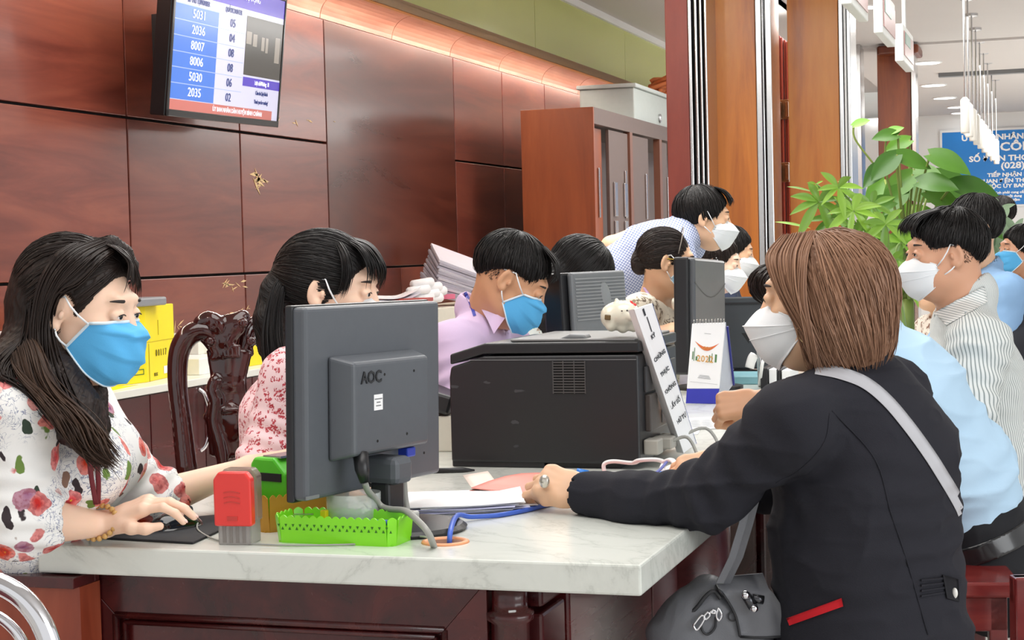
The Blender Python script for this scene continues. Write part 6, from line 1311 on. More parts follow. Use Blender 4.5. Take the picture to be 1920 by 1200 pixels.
# things sewn on the blazer and the strap lie on its surface
bvJ = surface_of(bl)
def on(bv, x, y, off=.002, dflt=3.0):
    r = unit(ray(x, y)); h_ = bv.ray_cast(Vector(CO), Vector(r)); return (np.array(h_[0]) if h_[0] else at(x, y, dflt))-r*off
def patch(bv, quad, n, m, off, th, name, mat, parent, dflt=3.0, push=None):
    q = np.array(quad, float); G = [[on(bv, *((q[0]*(1-u)+q[1]*u)*(1-w)+(q[3]*(1-u)+q[2]*u)*w), off, dflt) for u in np.linspace(0, 1, n)] for w in np.linspace(0, 1, m)]
    return MB().sheet(G, th, -CF).build(name, mat, parent, smooth=True)
patch(bvJ, [(1475, 1160), (1578, 1122), (1581, 1137), (1480, 1173)], 14, 4, .004, .003, 'pocket_welt', cloth('red_welt', 'c8222c'), bl)
pb_ = patch(bvJ, [(1768, 1078), (1797, 1086), (1799, 1128), (1776, 1122)], 6, 8, .006, .004, 'side_tab', cloth('tab_black', '1b1b20'), bl)
for k in range(4): patch(bvJ, [(1728, 1086+10*k), (1772, 1082+9*k), (1772, 1086+9*k), (1728, 1090+10*k)], 8, 2, .005, .003, 'pleat_fold', M_BLAZ, bl)
MB().ell(on(bvJ, 1790, 1112, .010), (.0055, .005, .0095), n=14, m=10).build('button', plain('pearl_button', 'e4e2dc', .2), bl, smooth=True)
for path in ([(1560, 770), (1640, 860), (1670, 960), (1700, 1050), (1740, 1190)], [(1455, 905), (1500, 880), (1545, 830), (1556, 775)]):
    P = spline([(x, y, 0) for x, y in path], 8); MB().tube([on(bvJ, p[0], p[1], .0006) for p in P], .0014, 5).build('seam', M_BLAZ, bl, smooth=True)
m = MB(); c0 = at(1080, 918, 3.225)
m.tube([c0+(UP*math.cos(a)*.0285+CF*math.sin(a)*.030+CR*.004*math.cos(a)) for a in np.linspace(-1.9, 1.9, 20)], .0022, 6); m.build('gold_bracelet', plain('gold', 'c9a04a', .2, metal=1, var=0), J, smooth=True)
rg = hJ[2][1][0]*.35+np.array(at(1030, 905, 3.25))*.65
m = MB(); m.ell(at(1021, 903, 3.225), (.011, .008, .013), n=14, m=10); m.build('ring', plain('ring_stone', 'cfc9bd', .12, metal=.6), J, smooth=True)
MB().lathe(hp(MJ, -.090, .022, -.052), [(.014, -.002), (.017, 0), (.014, .002), (.012, 0)], axis=(.5, .5, .3), n=18, closed_prof=True).build('hoop_earring', plain('gold_tone', 'd9c48f', .2, metal=.9, var=0), J, smooth=True)
# ---------------------------------------------------------------- grey handbag and its strap
bc = at(1345, 1150, 3.10); hb = thing('handbag', 'small grey leather handbag with chrome clasp hanging between the counter and the black blazer', 'bag', (bc[0], bc[1], 0.45))
M_BAG = plain('grey_leather', '6d6f75', .42, var=.06, scale=25, bump=.15, bscale=500); M_BAGD = plain('dark_piping', '2c2d31', .5)
Bx = unit(V3(CR[0], CR[1], 0)); By = unit(V3(CF[0], CF[1], 0)); Mb_ = frame(at(1330, 1165, 3.10), Bx, By, UP); ppm = F/3.10
bq = lambda x, y, d=0: (Mb_[:3, 3]*0+np.array([(x-1340)/ppm, d, -(y-1165)/ppm]))
v = Vol(.004, Mb_); v.box((.022, 0, -.07), (.092, .048, .115), rd=.03, k=.02); v.ell((-.048, 0, -.06), (.05, .045, .09), k=.04); v.cap((-.085, 0, -.02), (.0, 0, .045), .03, .04, k=.03)
garment(hb, 'bag_body', v, M_BAG, .003, (18, 18, 12), 8)
G = [[bq(x+(y-1090)*.0+dx, y, -.052-.012*math.sin(PI*t)) for t, dx in ((0, 0), (.25, 24), (.5, 48), (.75, 72), (1, 92))] for x, y in ((1352, 1094), (1362, 1105), (1374, 1125), (1383, 1145), (1388, 1170), (1390, 1182))]
top_ = [[bq(1352+94*t, 1088-6*t, .03) for t in (0, .25, .5, .75, 1)]]
m = MB(Mb_); m.sheet(top_+G, .004, (0, 1, 0)); m.build('flap', M_BAG, hb, smooth=True)
m = MB(Mb_); m.tube(spline([g_[0]+np.array([0, -.003, 0]) for g_ in top_+G], 4), .0028, 6); m.tube([p+np.array([0, -.003, 0]) for p in G[-1]], .0028, 6); m.tube(spline([bq(1266, 1166, -.03), bq(1305, 1135, -.046), bq(1330, 1105, -.05), bq(1345, 1098, -.05), bq(1356, 1112, -.052)], 6), .004, 6); m.build('piping', M_BAGD, hb, smooth=True)
m = MB(Mb_); m.tube([bq(1398, 1100, -.075), bq(1412, 1124, -.075)], .009, 10); m.tube([bq(1412, 1108, -.07), bq(1432, 1112, -.07)], .008, 10); m.build('clasp', plain('gunmetal', '55565a', .25, metal=.9), hb, smooth=True)
m = MB(Mb_)
for x, y in ((1398, 1100), (1413, 1125)): m.ell(bq(x, y, -.08), .008, n=12, m=8)
m.build('clasp_end', M_CHROME, hb, smooth=True)
m = MB(Mb_)
def loop(pts, r=.0022): m.tube(spline([bq(*p, -.062) for p in pts+[pts[0]]], 5), r, 6)
loop([(1303, 1158), (1318, 1140), (1324, 1146), (1310, 1166)]); loop([(1322, 1142), (1330, 1134), (1334, 1140), (1326, 1147)]); loop([(1334, 1134), (1342, 1130), (1343, 1136)]); loop([(1350, 1126), (1356, 1140), (1350, 1150), (1346, 1140)]); m.build('zip_pull', M_CHROME, hb, smooth=True)
m = MB(Mb_); m.tube(spline([bq(1318, 1160, -.055), bq(1322, 1172, -.056), bq(1332, 1176, -.056), bq(1344, 1164, -.055), bq(1346, 1145, -.053)], 6), .0022, 6); m.lathe(bq(1377, 1145, -.053), [(.006, 0), (.009, -.001), (.009, .001)], axis=(0, 1, 0), n=16, closed_prof=True); m.build('stitched_edge', M_BAGD, hb, smooth=True)
m = MB(); P = [(1412, 932, 3.02), (1398, 985, 3.03), (1380, 1045, 3.04), (1356, 1094, 3.05)]
for dx in (-5, 5): G = [[at(x+dx*1.3+w, y, D+.002*dx) for w in (-7, 7)] for x, y, D in P]; m.sheet(G, .003, -CF)
m.build('strap_lower', M_BAG, hb)
sp = [(1530, 690), (1575, 699), (1622, 717), (1663, 750), (1703, 797), (1743, 852), (1772, 898), (1790, 928), (1802, 950), (1808, 964)]; S2 = spline([(x, y, 0) for x, y in sp], 6); dS_ = np.gradient(S2, axis=0); G = []
for p, d in zip(S2, dS_): n_ = np.array([-d[1], d[0]])/np.hypot(d[0], d[1]); w_ = 11.5; row = [on(bvJ, p[0]+n_[0]*w, p[1]+n_[1]*w, .004, -1) for w in (-w_, -w_*.3, w_*.3, w_)]; G.append([q if depth(q) > 0 else G[-1][i]+CF*.02+CR*.001-UP*.006 for i, q in enumerate(row)])
sS = MB().sheet(G, .003, -CF).build('shoulder_strap', plain('pale_grey_strap', 'b3b3b8', .5), hb, smooth=True)
# end
def torso(v, N, ch, wa, hi, sd, wN, wC, wW, wH, k=.045):
    v.ecap(N+(ch-N)*.3, ch, wN, wC, sd, k=k).ecap(ch, wa, wC, wW, sd, k=k).ecap(wa, hi, wW, wH, sd, k=k); return v
def inner(N, ch, hi, sd, w=.11): return Vol(.014).ecap(N, ch, (.05, .05), (w, w*.7), sd).ecap(ch, hi, (w, w*.7), (w, w*.75), sd).mesh()
def collar(v, N, fw, r=.062, up=.045, back=.012): v.cap(N-UP*.01, N+UP*up-fw*back, r*1.08, r, k=.018); v.cap(N-UP*.02+fw*.012, N+UP*(up+.08)+fw*.004, r*.86, r*.9, k=.006, sub=True); return v
def axes(Sn, Sf, face): sd = unit(Sf-Sn); fw = unit(np.cross(UP, sd)); return sd, (fw if fw @ face > 0 else -fw)

# ================================================================ ponytailed woman in the pink sprigged blouse
MB_ = hframe(617, 549, 3.62, -9, 9); NB = at(590, 672, 3.66); Sn, Sf = at(548, 712, 3.50), at(640, 700, 3.84); ch, wa, hi = at(562, 790, 3.64), at(548, 900, 3.66), at(540, 990, 3.66); sd, fw = axes(Sn, Sf, CR)
el, wr = at(498, 872, 3.46), at(610, 900, 3.5)
hd = hand_mesh(wr, CR+CF*.2-UP*.1, UP, 1, [(.4, .5, .3)]*4, size=.9, arm=(at(545, 888, 3.47), (.034, .034)))
B = person('person', 'woman with a long black ponytail and white mask, pink sprigged blouse, behind the nearest monitor', hi, *body_join([head_vol(MB_, NB, .046, jaw=.94).mesh(), hd[:2], inner(NB, ch, hi, sd)]), SK_LIGHT)
add_eyes(B, MB_, SK_LIGHT, .1); mask(B, MB_, 'fish')
cv = cap_vol(MB_, .003, face=((0, .112, -.045), (.125, .085, .120))); face_cut(cv)
tie = cv.L(at(541, 508, 3.63)); cv.chain([(0, -.07, .03), tie], [.05, .022], k=.03)
LB = lambda x, y, D: cv.L(at(x, y, D)); cv.chain([tie, LB(518, 545, 3.62), LB(508, 600, 3.61), LB(514, 650, 3.6), LB(530, 690, 3.59)], [.02, .030, .034, .030, .014], k=.02)
cv.chain([LB(566, 530, 3.63), LB(562, 580, 3.64), LB(572, 612, 3.64)], [.025, .022, .008], k=.02)
tail = [[at(541, 500, 3.61), at(512, 540, 3.58), at(498, 600, 3.57), at(498, 655, 3.56), at(506, 705, 3.56)], [at(545, 512, 3.59), at(528, 550, 3.575), at(522, 610, 3.57), at(528, 660, 3.56), at(544, 690, 3.56)]]
bang = [[at(640, 448, 3.60), at(672, 468, 3.55), at(690, 505, 3.55), at(688, 545, 3.56)], [at(648, 446, 3.64), at(690, 462, 3.6), at(716, 500, 3.6), at(712, 538, 3.62)], [at(655, 444, 3.68), at(700, 462, 3.68), at(722, 505, 3.68), at(708, 545, 3.68)]]
lock = [[at(636, 450, 3.57), at(652, 480, 3.53), at(658, 520, 3.53), at(644, 566, 3.54)], [at(630, 455, 3.56), at(644, 490, 3.53), at(645, 530, 3.53), at(634, 552, 3.53)]]
hair(B, cv, H_BLACK, tie, (0, -1, .2), (0, 0, .03), n=420, r=.0011, groove=.0014, lift=.0012, fly=.0008, amax=150, sheets=[(tail, 220, .0013, .004, (.002, 4)), (bang, 140, .0011, .003, (.001, 4)), (lock, 50, .001, .003, (.001, 4))])
MB().lathe(at(541, 508, 3.63), [(.024, -.005), (.028, 0), (.024, .005), (.018, 0)], axis=at(548, 520, 3.63)-at(536, 530, 3.62)+UP*.03, n=20, closed_prof=True).build('hair_tie', plain('pink_elastic', 'd68aa0', .6), B, smooth=True)
v = torso(Vol(.005), NB, ch, wa, hi, sd, (.10, .075), (.15, .115), (.13, .105), (.16, .13)); v.chain([NB+(Sn-NB)*.45, Sn, el, at(560, 892, 3.475)], [.055, .058, .056, .042], k=.035).chain([NB+(Sf-NB)*.45, Sf, at(660, 860, 3.86)], [.055, .058, .05], k=.035)
for s in (-1, 1): v.ell(ch+sd*s*.07+fw*.085, (.055, .055, .055), k=.05)
collar(v, NB, fw, .056, .03, .02); v.cap(at(556, 891, 3.475), at(600, 897, 3.49), .036, .033, k=.004, sub=True)
garment(B, 'pink_blouse', v, sprig('pink_sprigged_cloth', 'eccfd3', 'a8333f', 66, .50, 'c0525a'), .0045, (11, 11, 9), 2, [(el, el-Sn, .1, .004, .04)]); lower_body(B, hi+UP*-.02, fw, M_TROUS)

# ================================================================ young man in the lilac shirt, looking down
MC_ = hframe(956, 527, 4.62, -6, 33); NC = at(905, 610, 4.70); Sn, Sf = at(852, 655, 4.52), at(948, 655, 4.92); ch, wa, hi = at(880, 740, 4.70), at(866, 850, 4.72), at(858, 940, 4.72); sd, fw = axes(Sn, Sf, CR)
el, wr = at(870, 800, 4.42), at(985, 800, 4.5)
C_ = person('person', 'young man in a lilac shirt and blue mask looking down, blue cord round his neck', hi, *body_join([head_vol(MC_, NC, .056).mesh(), inner(NC, ch, hi, sd), hand_mesh(wr, CR, UP, 1, [(.4, .5, .3)]*4, arm=(at(930, 800, 4.45), (.036, .036)))[:2]]), SK_TAN)
add_eyes(C_, MC_, SK_TAN, .1); mask(C_, MC_, 'pleat')
cv = cap_vol(MC_, .003, r=(.080, .104, .094), face=((0, .115, -.03), (.125, .085, .098))); face_cut(cv); cv.ell((0, .005, -.05), (.2, .08, .085), k=.012, sub=True); cv.cut((0, -.3, -1), (0, 0, -.045))
frg = [[hp(MC_, x, .03, .128), hp(MC_, x*1.15, .08, .108), hp(MC_, x*1.2, .100, .080), hp(MC_, x*1.25, .100, .056)] for x in (-.05, -.02, .02, .055)]
hair(C_, cv, H_BLACK, (0, -.04, .12), (0, -.2, 1), (0, -.01, .03), n=420, r=.0013, groove=.003, gf=30, lift=.003, fly=.003, amax=120, hang=.005, fade=330, sheets=[(frg, 160, .0013, .003, (.001, 4))])
v = torso(Vol(.006), NC, ch, wa, hi, sd, (.11, .085), (.18, .12), (.165, .12), (.17, .13)); v.chain([NC+(Sn-NC)*.4, Sn, el, at(915, 803, 4.44)], [.062, .07, .062, .06], k=.035).chain([NC+(Sf-NC)*.4, Sf, at(970, 780, 4.95)], [.062, .07, .06], k=.035); collar(v, NC, fw, .066, .045, .012); v.cap(at(915, 803, 4.44), at(945, 803, 4.46), .05, .045, k=.004, sub=True)
sh = garment(C_, 'lilac_shirt', v, cloth('lilac_cotton', 'd6bede', .8), .006, (9, 9, 8), 3, [(Sn+(el-Sn)*.5, el-Sn, .12, .005, .06)]); lower_body(C_, hi+UP*-.02, fw, M_TROUS)
bv = surface_of(sh)
def ribbon(bv, pts, w, off, name, mat, par, n=6, dflt=4):
    S2 = spline([(x, y, 0) for x, y in pts], n); d_ = np.gradient(S2, axis=0); G = []
    for p, d in zip(S2, d_): n_ = np.array([-d[1], d[0]])/np.hypot(d[0], d[1]); G.append([on(bv, p[0]+n_[0]*q, p[1]+n_[1]*q, off, dflt) for q in (-w, w)])
    return MB().sheet(G, .002, -CF).build(name, mat, par)
ribbon(bv, [(872, 548), (882, 568), (890, 592)], 3, .004, 'neck_cord', plain('royal_blue_cord', '2a36a8', .6), sh, dflt=4.6)
MB().sheet([[at(x, y, D) for x, y, D in r_] for r_ in (((883, 546, 4.66), (900, 575, 4.615), (914, 600, 4.59), (926, 626, 4.57)), ((894, 539, 4.65), (914, 560, 4.61), (930, 582, 4.585), (940, 606, 4.565)), ((906, 535, 4.645), (926, 552, 4.615), (942, 572, 4.60), (950, 592, 4.58)))], .005, CF).build('shirt_collar', bpy.data.materials['lilac_cotton'], sh, smooth=True)

# ================================================================ woman in green florals bent low behind the grey monitor
MD_ = hframe(1086, 524, 5.45, 10, 38); ND = at(1040, 600, 5.5); Sn, Sf = at(1005, 630, 5.35), at(1055, 630, 5.7); ch, wa, hi = at(1015, 690, 5.5), at(1000, 770, 5.5), at(990, 840, 5.5); sd, fw = axes(Sn, Sf, CR)
D_ = person('person', 'woman bent low behind the grey ribbed monitor, black hair, green and white floral blouse', hi, *body_join([head_vol(MD_, ND, .046, h=.004).mesh(), inner(ND, ch, hi, sd)]), SK_LIGHT)
add_eyes(D_, MD_, SK_LIGHT, 0, lids=False); mask(D_, MD_, 'fish')
cv = cap_vol(MD_, .004, r=(.086, .108, .098), face=((0, .115, -.045), (.125, .085, .105))); face_cut(cv); LD = lambda x, y, D: cv.L(at(x, y, D)); cv.chain([LD(1040, 510, 5.42), LD(1024, 560, 5.36), LD(1020, 600, 5.32), LD(1026, 640, 5.30)], [.05, .045, .035, .02], k=.03)
hair(D_, cv, H_BLACK, (0, .0, .13), (0, 0, 1), (0, -.02, .02), n=300, r=.0015, groove=.002, lift=.0015, fly=.001, amax=130)
v = torso(Vol(.007), ND, ch, wa, hi, sd, (.10, .08), (.15, .12), (.135, .11), (.16, .13)); v.chain([ND, Sn, at(1005, 730, 5.25)], [.055, .06, .05], k=.03).chain([ND, Sf, at(1075, 730, 5.75)], [.055, .06, .05], k=.03)
garment(D_, 'floral_blouse', v, sprig('green_floral_cloth', 'dfe9e4', '2f9f7c', 24, .46, 'd8a08e'), .005, seed=4); lower_body(D_, hi+UP*-.02, fw, M_TROUS)

# ================================================================ man leaning over in the checked shirt
ME_ = hframe(1319, 412, 6.75, -4, 6); NE = at(1284, 440, 6.78); Sn, Sf = at(1262, 470, 6.58), at(1290, 462, 6.98); ch, wa, hi = at(1225, 476, 6.78), at(1165, 520, 6.8), at(1118, 575, 6.82); sd, fw = axes(Sn, Sf, CR)
elb = at(1146, 462, 6.95)
E_ = person('person', 'standing man leaning forward in a blue checked shirt and white mask', hi, *body_join([head_vol(ME_, NE, .056, h=.0035).mesh(), Vol(.014).ecap(NE, ch, (.05, .05), (.12, .09), sd).ecap(ch, hi, (.12, .09), (.12, .1), sd).mesh(), Vol(.004).chain([at(1185, 447, 6.99), elb, at(1128, 520, 7.0)], [.042, .040, .036], k=.02).mesh(), hand_mesh(at(1330, 590, 6.62), CR*.5-UP*.8, CR, 1, [(.3, .3, .2)]*4, h=.004, arm=(at(1312, 550, 6.6), (.035, .035)))[:2]]), SK_MID)
add_eyes(E_, ME_, SK_MID, .1); mask(E_, ME_, 'fish')
cv = cap_vol(ME_, .0035, r=(.083, .106, .097), face=((0, .115, -.035), (.125, .085, .105))); face_cut(cv); cv.cut((0, -.3, -1), (0, 0, -.045))
frg = [[hp(ME_, x, .03, .13), hp(ME_, x*1.1, .072, .115), hp(ME_, x*1.15, .098, .088), hp(ME_, x*1.2, .099, .065)] for x in (-.05, -.02, .02, .055)]
hair(E_, cv, H_BLACK, (0, -.04, .12), (0, -.2, 1), (0, -.01, .03), n=300, r=.0016, groove=.003, lift=.003, fly=.004, amax=125, sheets=[(frg, 120, .0016, .004, (.002, 4))])
v = Vol(.007); v.ecap(NE+(ch-NE)*.2, ch, (.12, .085), (.185, .125), sd, k=.04).ecap(ch, wa, (.185, .125), (.17, .125), sd, k=.04).ecap(wa, hi, (.17, .125), (.17, .13), sd, k=.04)
v.chain([NE, Sn, at(1290, 520, 6.55)], [.065, .07, .06], k=.035).chain([NE, Sf, at(1240, 455, 7.02), at(1190, 446, 6.99)], [.06, .065, .06, .05], k=.03); v.cap(NE+unit(NE-ch)*.0, NE+UP*.05+CR*.02, .07, .064, k=.02); v.cap(NE+CR*.01, NE+UP*.13+CR*.05, .057, .06, k=.006, sub=True)
garment(E_, 'checked_shirt', v, stripes('blue_check', 'c6cddf', '5f6d9f', unit(CR-UP*.7), 0.0095, .34, check=unit(UP+CR*.6)), .006, (8, 8, 8), 5)
lo = Vol(.01); s_ = sd*.09
for q in (1, -1): a = hi+sd*.09*q; k_ = V3(a[0], a[1], .5)+fw*.06; lo.cap(a, k_, .09, .068, k=.04).cap(k_, V3(k_[0]-fw[0]*.06, k_[1]-fw[1]*.06, .09), .068, .055, k=.03)
lo.ecap(hi+UP*.04-fw*.02, hi-UP*.06, (.165, .13), (.17, .13), sd); Vv, Ff = lo.mesh(); link_mesh('trousers', Vv, Ff, M_TROUS, E_, smooth=True)
m = MB(); [m.ell((hi[0]+sd[0]*.09*q+fw[0]*.07, hi[1]+sd[1]*.09*q+fw[1]*.07, .045), (.045, .13, .045), np.array([sd, fw, UP]).T) for q in (1, -1)]; m.build('shoes', M_BLACK, E_, smooth=True)

# ================================================================ woman with a bun, blue mask, beige patterned blouse
MF_ = hframe(1249, 494, 6.25, -2, 8); NF = at(1228, 556, 6.3); Sn, Sf = at(1200, 582, 6.12), at(1252, 575, 6.48); ch, wa, hi = at(1222, 632, 6.3), at(1212, 700, 6.3), at(1208, 760, 6.3); sd, fw = axes(Sn, Sf, CR)
wr = at(1246, 622, 6.1)
F_ = person('person', 'woman with dark hair in a bun, blue mask and beige patterned blouse, violet cord', hi, *body_join([head_vol(MF_, NF, .048, h=.0035, extra=lambda v: v.ecap(v.L(NF+UP*-.045), v.L(NF+UP*-.02), (.11, .06), (.07, .05), v.Mi[:3, :3] @ sd, k=.04)).mesh(), inner(NF, ch, hi, sd), hand_mesh(wr, unit(CR*.9+UP*.25), UP-CF*.4, 1, [(.8, .8, .5), (.9, .9, .5), (.9, .9, .5), (.9, .9, .5)], h=.0035, arm=(at(1225, 655, 6.12), (.036, .034)))[:2]]), SK_MID)
add_eyes(F_, MF_, SK_MID, 0, lids=False); mask(F_, MF_, 'pleat', mat=cloth('pale_mask_blue', '9ccbe6'))
cv = cap_vol(MF_, .0035, r=(.081, .099, .092), face=((0, .112, -.045), (.125, .085, .120))); face_cut(cv); bun = cv.L(at(1200, 490, 6.25)); cv.ell(bun, (.03, .034, .050), k=.004)
hair(F_, cv, H_BRN, bun, (0, -1, .1), (0, 0, .03), n=260, r=.0014, groove=.002, lift=.0012, fly=.001, amax=150)
P = [hp(MF_, .088*math.cos(a), .035+.012*math.sin(a), .04+.099*math.sin(a)) for a in np.linspace(0, PI, 20)]; MB().tube(P, .0035, 6, flat=.5).build('hair_band', plain('grey_band', '8a8078', .4), F_, smooth=True)
m = MB(MF_); m.tube([(.081, -.002, .018), (.074, .07, .018), (.066, .098, .016)], .0022, 6); m.build('glasses_temple', plain('tortoise_yellow', 'c9a63a', .3), F_, smooth=True)
v = torso(Vol(.006), NF-UP*.045, ch, wa, hi, sd, (.12, .08), (.155, .12), (.135, .11), (.16, .13)); v.chain([NF-UP*.06, Sn, at(1205, 665, 6.08), at(1228, 655, 6.1)], [.05, .06, .055, .046], k=.03).chain([NF-UP*.06, Sf, at(1275, 640, 6.5)], [.05, .06, .05], k=.03); v.cap(NF-UP*.02+fw*.0, NF+UP*.06, .082, .075, k=.012, sub=True)
fs = garment(F_, 'patterned_blouse', v, sprig('beige_pattern', 'd9cfbe', '6a5c50', 30, .5, '9a8a74'), .005, seed=6); lower_body(F_, hi+UP*-.02, fw, M_TROUS)
MB().tube(spline([at(1208, 540, 6.24), at(1222, 560, 6.17), at(1238, 584, 6.17), at(1242, 604, 6.18)], 5), .006, 6, flat=.5).build('neck_cord', plain('violet_ribbon', 'b59ac4', .6), F_, smooth=True)

# ================================================================ two masked people behind the dark monitor
def seated(label, hx, hy, D, az, pitch, sk, hm, shirt, mk, name='shirt', face=None, long=False, hr=(.084, .106, .096), k_=1, lookdown=0):
    M = hframe(hx, hy, D, az, pitch); pm = F/D; sg = 1 if math.cos(math.radians(az)) > 0 else -1
    N = at(hx-sg*.04*pm, hy+.165*pm, D+.03); f = M[:3, 1]; f = unit(V3(f[0], f[1], 0)); sd = np.cross(f, UP); ch = N-UP*.17-f*.01; wa = ch-UP*.2; hi = wa-UP*.16
    o = person('person', label, hi, *body_join([head_vol(M, N, .05, h=.004).mesh(), inner(N, ch, hi, sd)]), sk); add_eyes(o, M, sk, .1, lids=False)
    if mk: mask(o, M, mk)
    cv = cap_vol(M, .004, r=hr, face=face or ((0, .113, -.04), (.125, .085, .112))); face_cut(cv)
    if long: cv.chain([(0, -.07, .02), (0, -.09, -.08), (0, -.085, -.16)], [.075, .07, .05], k=.03)
    else: cv.cut((0, -.3, -1), (0, 0, -.05))
    hair(o, cv, hm, (0, -.03, .12), (0, -.2, 1), (0, -.01, .03), n=220, r=.0018, groove=.003, lift=.0025, fly=.002, amax=125)
    v = torso(Vol(.008), N, ch, wa, hi, sd, (.11, .085), (.17, .12), (.15, .115), (.165, .13))
    for q in (1, -1): s = N+sd*q*.17-UP*.06; e = s+sd*q*.05-UP*.24+f*.06; v.chain([N+(s-N)*.4, s, e, e+f*.2+UP*.02], [.055, .065, .055, .045], k=.035)
    collar(v, N, f, .062, .03); garment(o, name, v, shirt, .005, seed=k_); lower_body(o, hi-UP*.02, f, M_TROUS); return o, M
seated('woman with parted dark brown hair and white mask, just behind the edge on dark monitor', 1343, 496, 7.4, -16, 10, SK_LIGHT, H_BRN, cloth('violet_blouse', '5b4a8a'), 'fish', 'blouse', long=True, k_=7)
seated('dark haired person in white mask, farthest back beside the orange column', 1372, 474, 8.4, -8, 12, SK_MID, H_BLACK, cloth('dark_blue_shirt', '3b4258'), 'fish', 'shirt', k_=8)
# ================================================================ man in the pale blue shirt, leaning on the counter
DK = 4.15; MK_ = hframe(1518, 564, DK, 176, 22); NK = at(1600, 612, DK+.02); Sn, Sf = at(1610, 668, DK-.17), at(1640, 640, DK+.22); ch, wa, hi = at(1698, 742, DK+.03), at(1788, 880, DK+.05), at(1836, 1000, DK+.05); sd = unit(Sf-Sn); sd = unit(sd-UP*sd[2]); fw = unit(np.cross(UP, sd)); fw = fw if fw @ CR < 0 else -fw
ek, wk = at(1535, 795, DK-.08), at(1418, 755, DK+.10)
hk = hand_mesh(wk, -CR*.95-UP*.1+CF*.12, UP*.55-CF*.85, -1, [(1.2, 1.35, .6), (1.25, 1.35, .6), (1.25, 1.35, .6), (1.2, 1.3, .6)], size=1.08, h=.0025, arm=(at(1490, 770, DK), (.036, .034)), thumb_pts=((.02, .028, -.008), (.05, .036, -.026), (.074, .022, -.044), (.088, .004, -.05)))
K_ = person('person', 'man in a plain pale blue shirt and black belt leaning on the counter, clenched fist', hi, *body_join([head_vol(MK_, NK, .056, h=.003).mesh(), hk[:2], inner(NK, ch, hi, sd)]), SK_TAN)
add_eyes(K_, MK_, SK_TAN, 0, lids=False); mask(K_, MK_, 'fish')
cv = cap_vol(MK_, .0035, r=(.083, .108, .097), face=((0, .118, -.045), (.125, .085, .10))); face_cut(cv); cv.cut((0, -.3, -1), (0, 0, -.05)); cv.ell((0, .075, .075), (.075, .045, .045), k=.03)
hair(K_, cv, H_BRN, (0, -.04, .12), (0, -.2, 1), (0, -.01, .03), n=300, r=.0016, groove=.003, lift=.003, fly=.003, amax=125)
v = Vol(.006); v.ecap(NK+(ch-NK)*.25, ch, (.125, .085), (.20, .135), sd, k=.05).ecap(ch, wa, (.20, .135), (.19, .135), sd, k=.05).ecap(wa, hi+(hi-wa)*-.12, (.19, .135), (.175, .128), sd, k=.05)
v.chain([NK, Sn, ek, at(1490, 772, DK)], [.07, .075, .062, .05], k=.04).chain([NK, Sf, at(1560, 760, DK+.3)], [.07, .075, .06], k=.04); collar(v, NK, fw, .066, .045); v.cap(at(1492, 773, DK), at(1455, 762, DK+.05), .045, .042, k=.004, sub=True)
garment(K_, 'pale_blue_shirt', v, cloth('pale_blue_cotton', 'b7d5ec', .75), .011, (5, 5, 11), 9, [(wa-fw*.1, wa-ch, .18, .005, .07)])
v = Vol(.007); ax = unit(wa-hi); v.ecap(hi+ax*.03, hi-ax*.11, (.18, .133), (.19, .15), sd); v.cap(hi-ax*.1, hi-ax*.1+fw*.3-UP*.02, .115, .085, k=.05)
garment(K_, 'black_trousers', v, M_TROUS, .005, (9, 9, 9), 10); lower_body(K_, hi-ax*.1, fw, M_TROUS, thigh=.45)
bt = Vol(.004); bt.ecap(hi+ax*.012, hi-ax*.028, (.186, .139), (.188, .142), sd, k=.004); bt.cut(ax, hi+ax*.016); bt.cut(-ax, hi-ax*.032); Vb, Fb = bt.mesh(); link_mesh('belt', Vb, Fb, plain('black_leather', '1c1c1e', .25, var=.05, coat=.3), K_, smooth=True)

# ================================================================ man in the striped shirt
DL_ = 4.7; ML_ = hframe(1772, 480, DL_, 184, 3); NL = at(1806, 588, DL_+.02); Sn, Sf = at(1838, 652, DL_-.17), at(1800, 640, DL_+.2); ch, wa, hi = at(1822, 715, DL_+.03), at(1836, 850, DL_+.03), at(1846, 960, DL_+.03); sd, fw = axes(Sn, Sf, -CR)
el, wr = at(1812, 775, DL_-.22), at(1700, 770, DL_-.1)
L_ = person('person', 'stout man in a white finely striped shirt and white mask, facing left beside the plants', hi, *body_join([head_vol(ML_, NL, .066, h=.0028, jaw=1.08).mesh(), inner(NL, ch, hi, sd), hand_mesh(wr, -CR, UP-CF*.5, -1, [(.5, .5, .3)]*4, arm=(at(1745, 772, DL_-.15), (.04, .04)))[:2]]), SK_RED)
add_eyes(L_, ML_, SK_RED, 0); mask(L_, ML_, 'fish')
cv = cap_vol(ML_, .003, r=(.082, .106, .096), face=((0, .118, -.03), (.125, .085, .098))); face_cut(cv); cv.ell((0, .005, -.048), (.2, .075, .078), k=.012, sub=True); cv.cut((0, -.45, -1), (0, 0, -.055))
frg = [[hp(ML_, x, .02, .13), hp(ML_, x*1.15, .075, .113), hp(ML_, x*1.2, .099, .085), hp(ML_, x*1.25, .099, .060)] for x in (-.055, -.02, .02, .055)]
hair(L_, cv, H_BLACK, (0, -.04, .12), (0, -.2, 1), (0, -.01, .03), n=480, r=.0013, groove=.003, gf=30, lift=.003, fly=.004, amax=125, hang=.005, fade=330, sheets=[(frg, 160, .0013, .003, (.001, 4))])
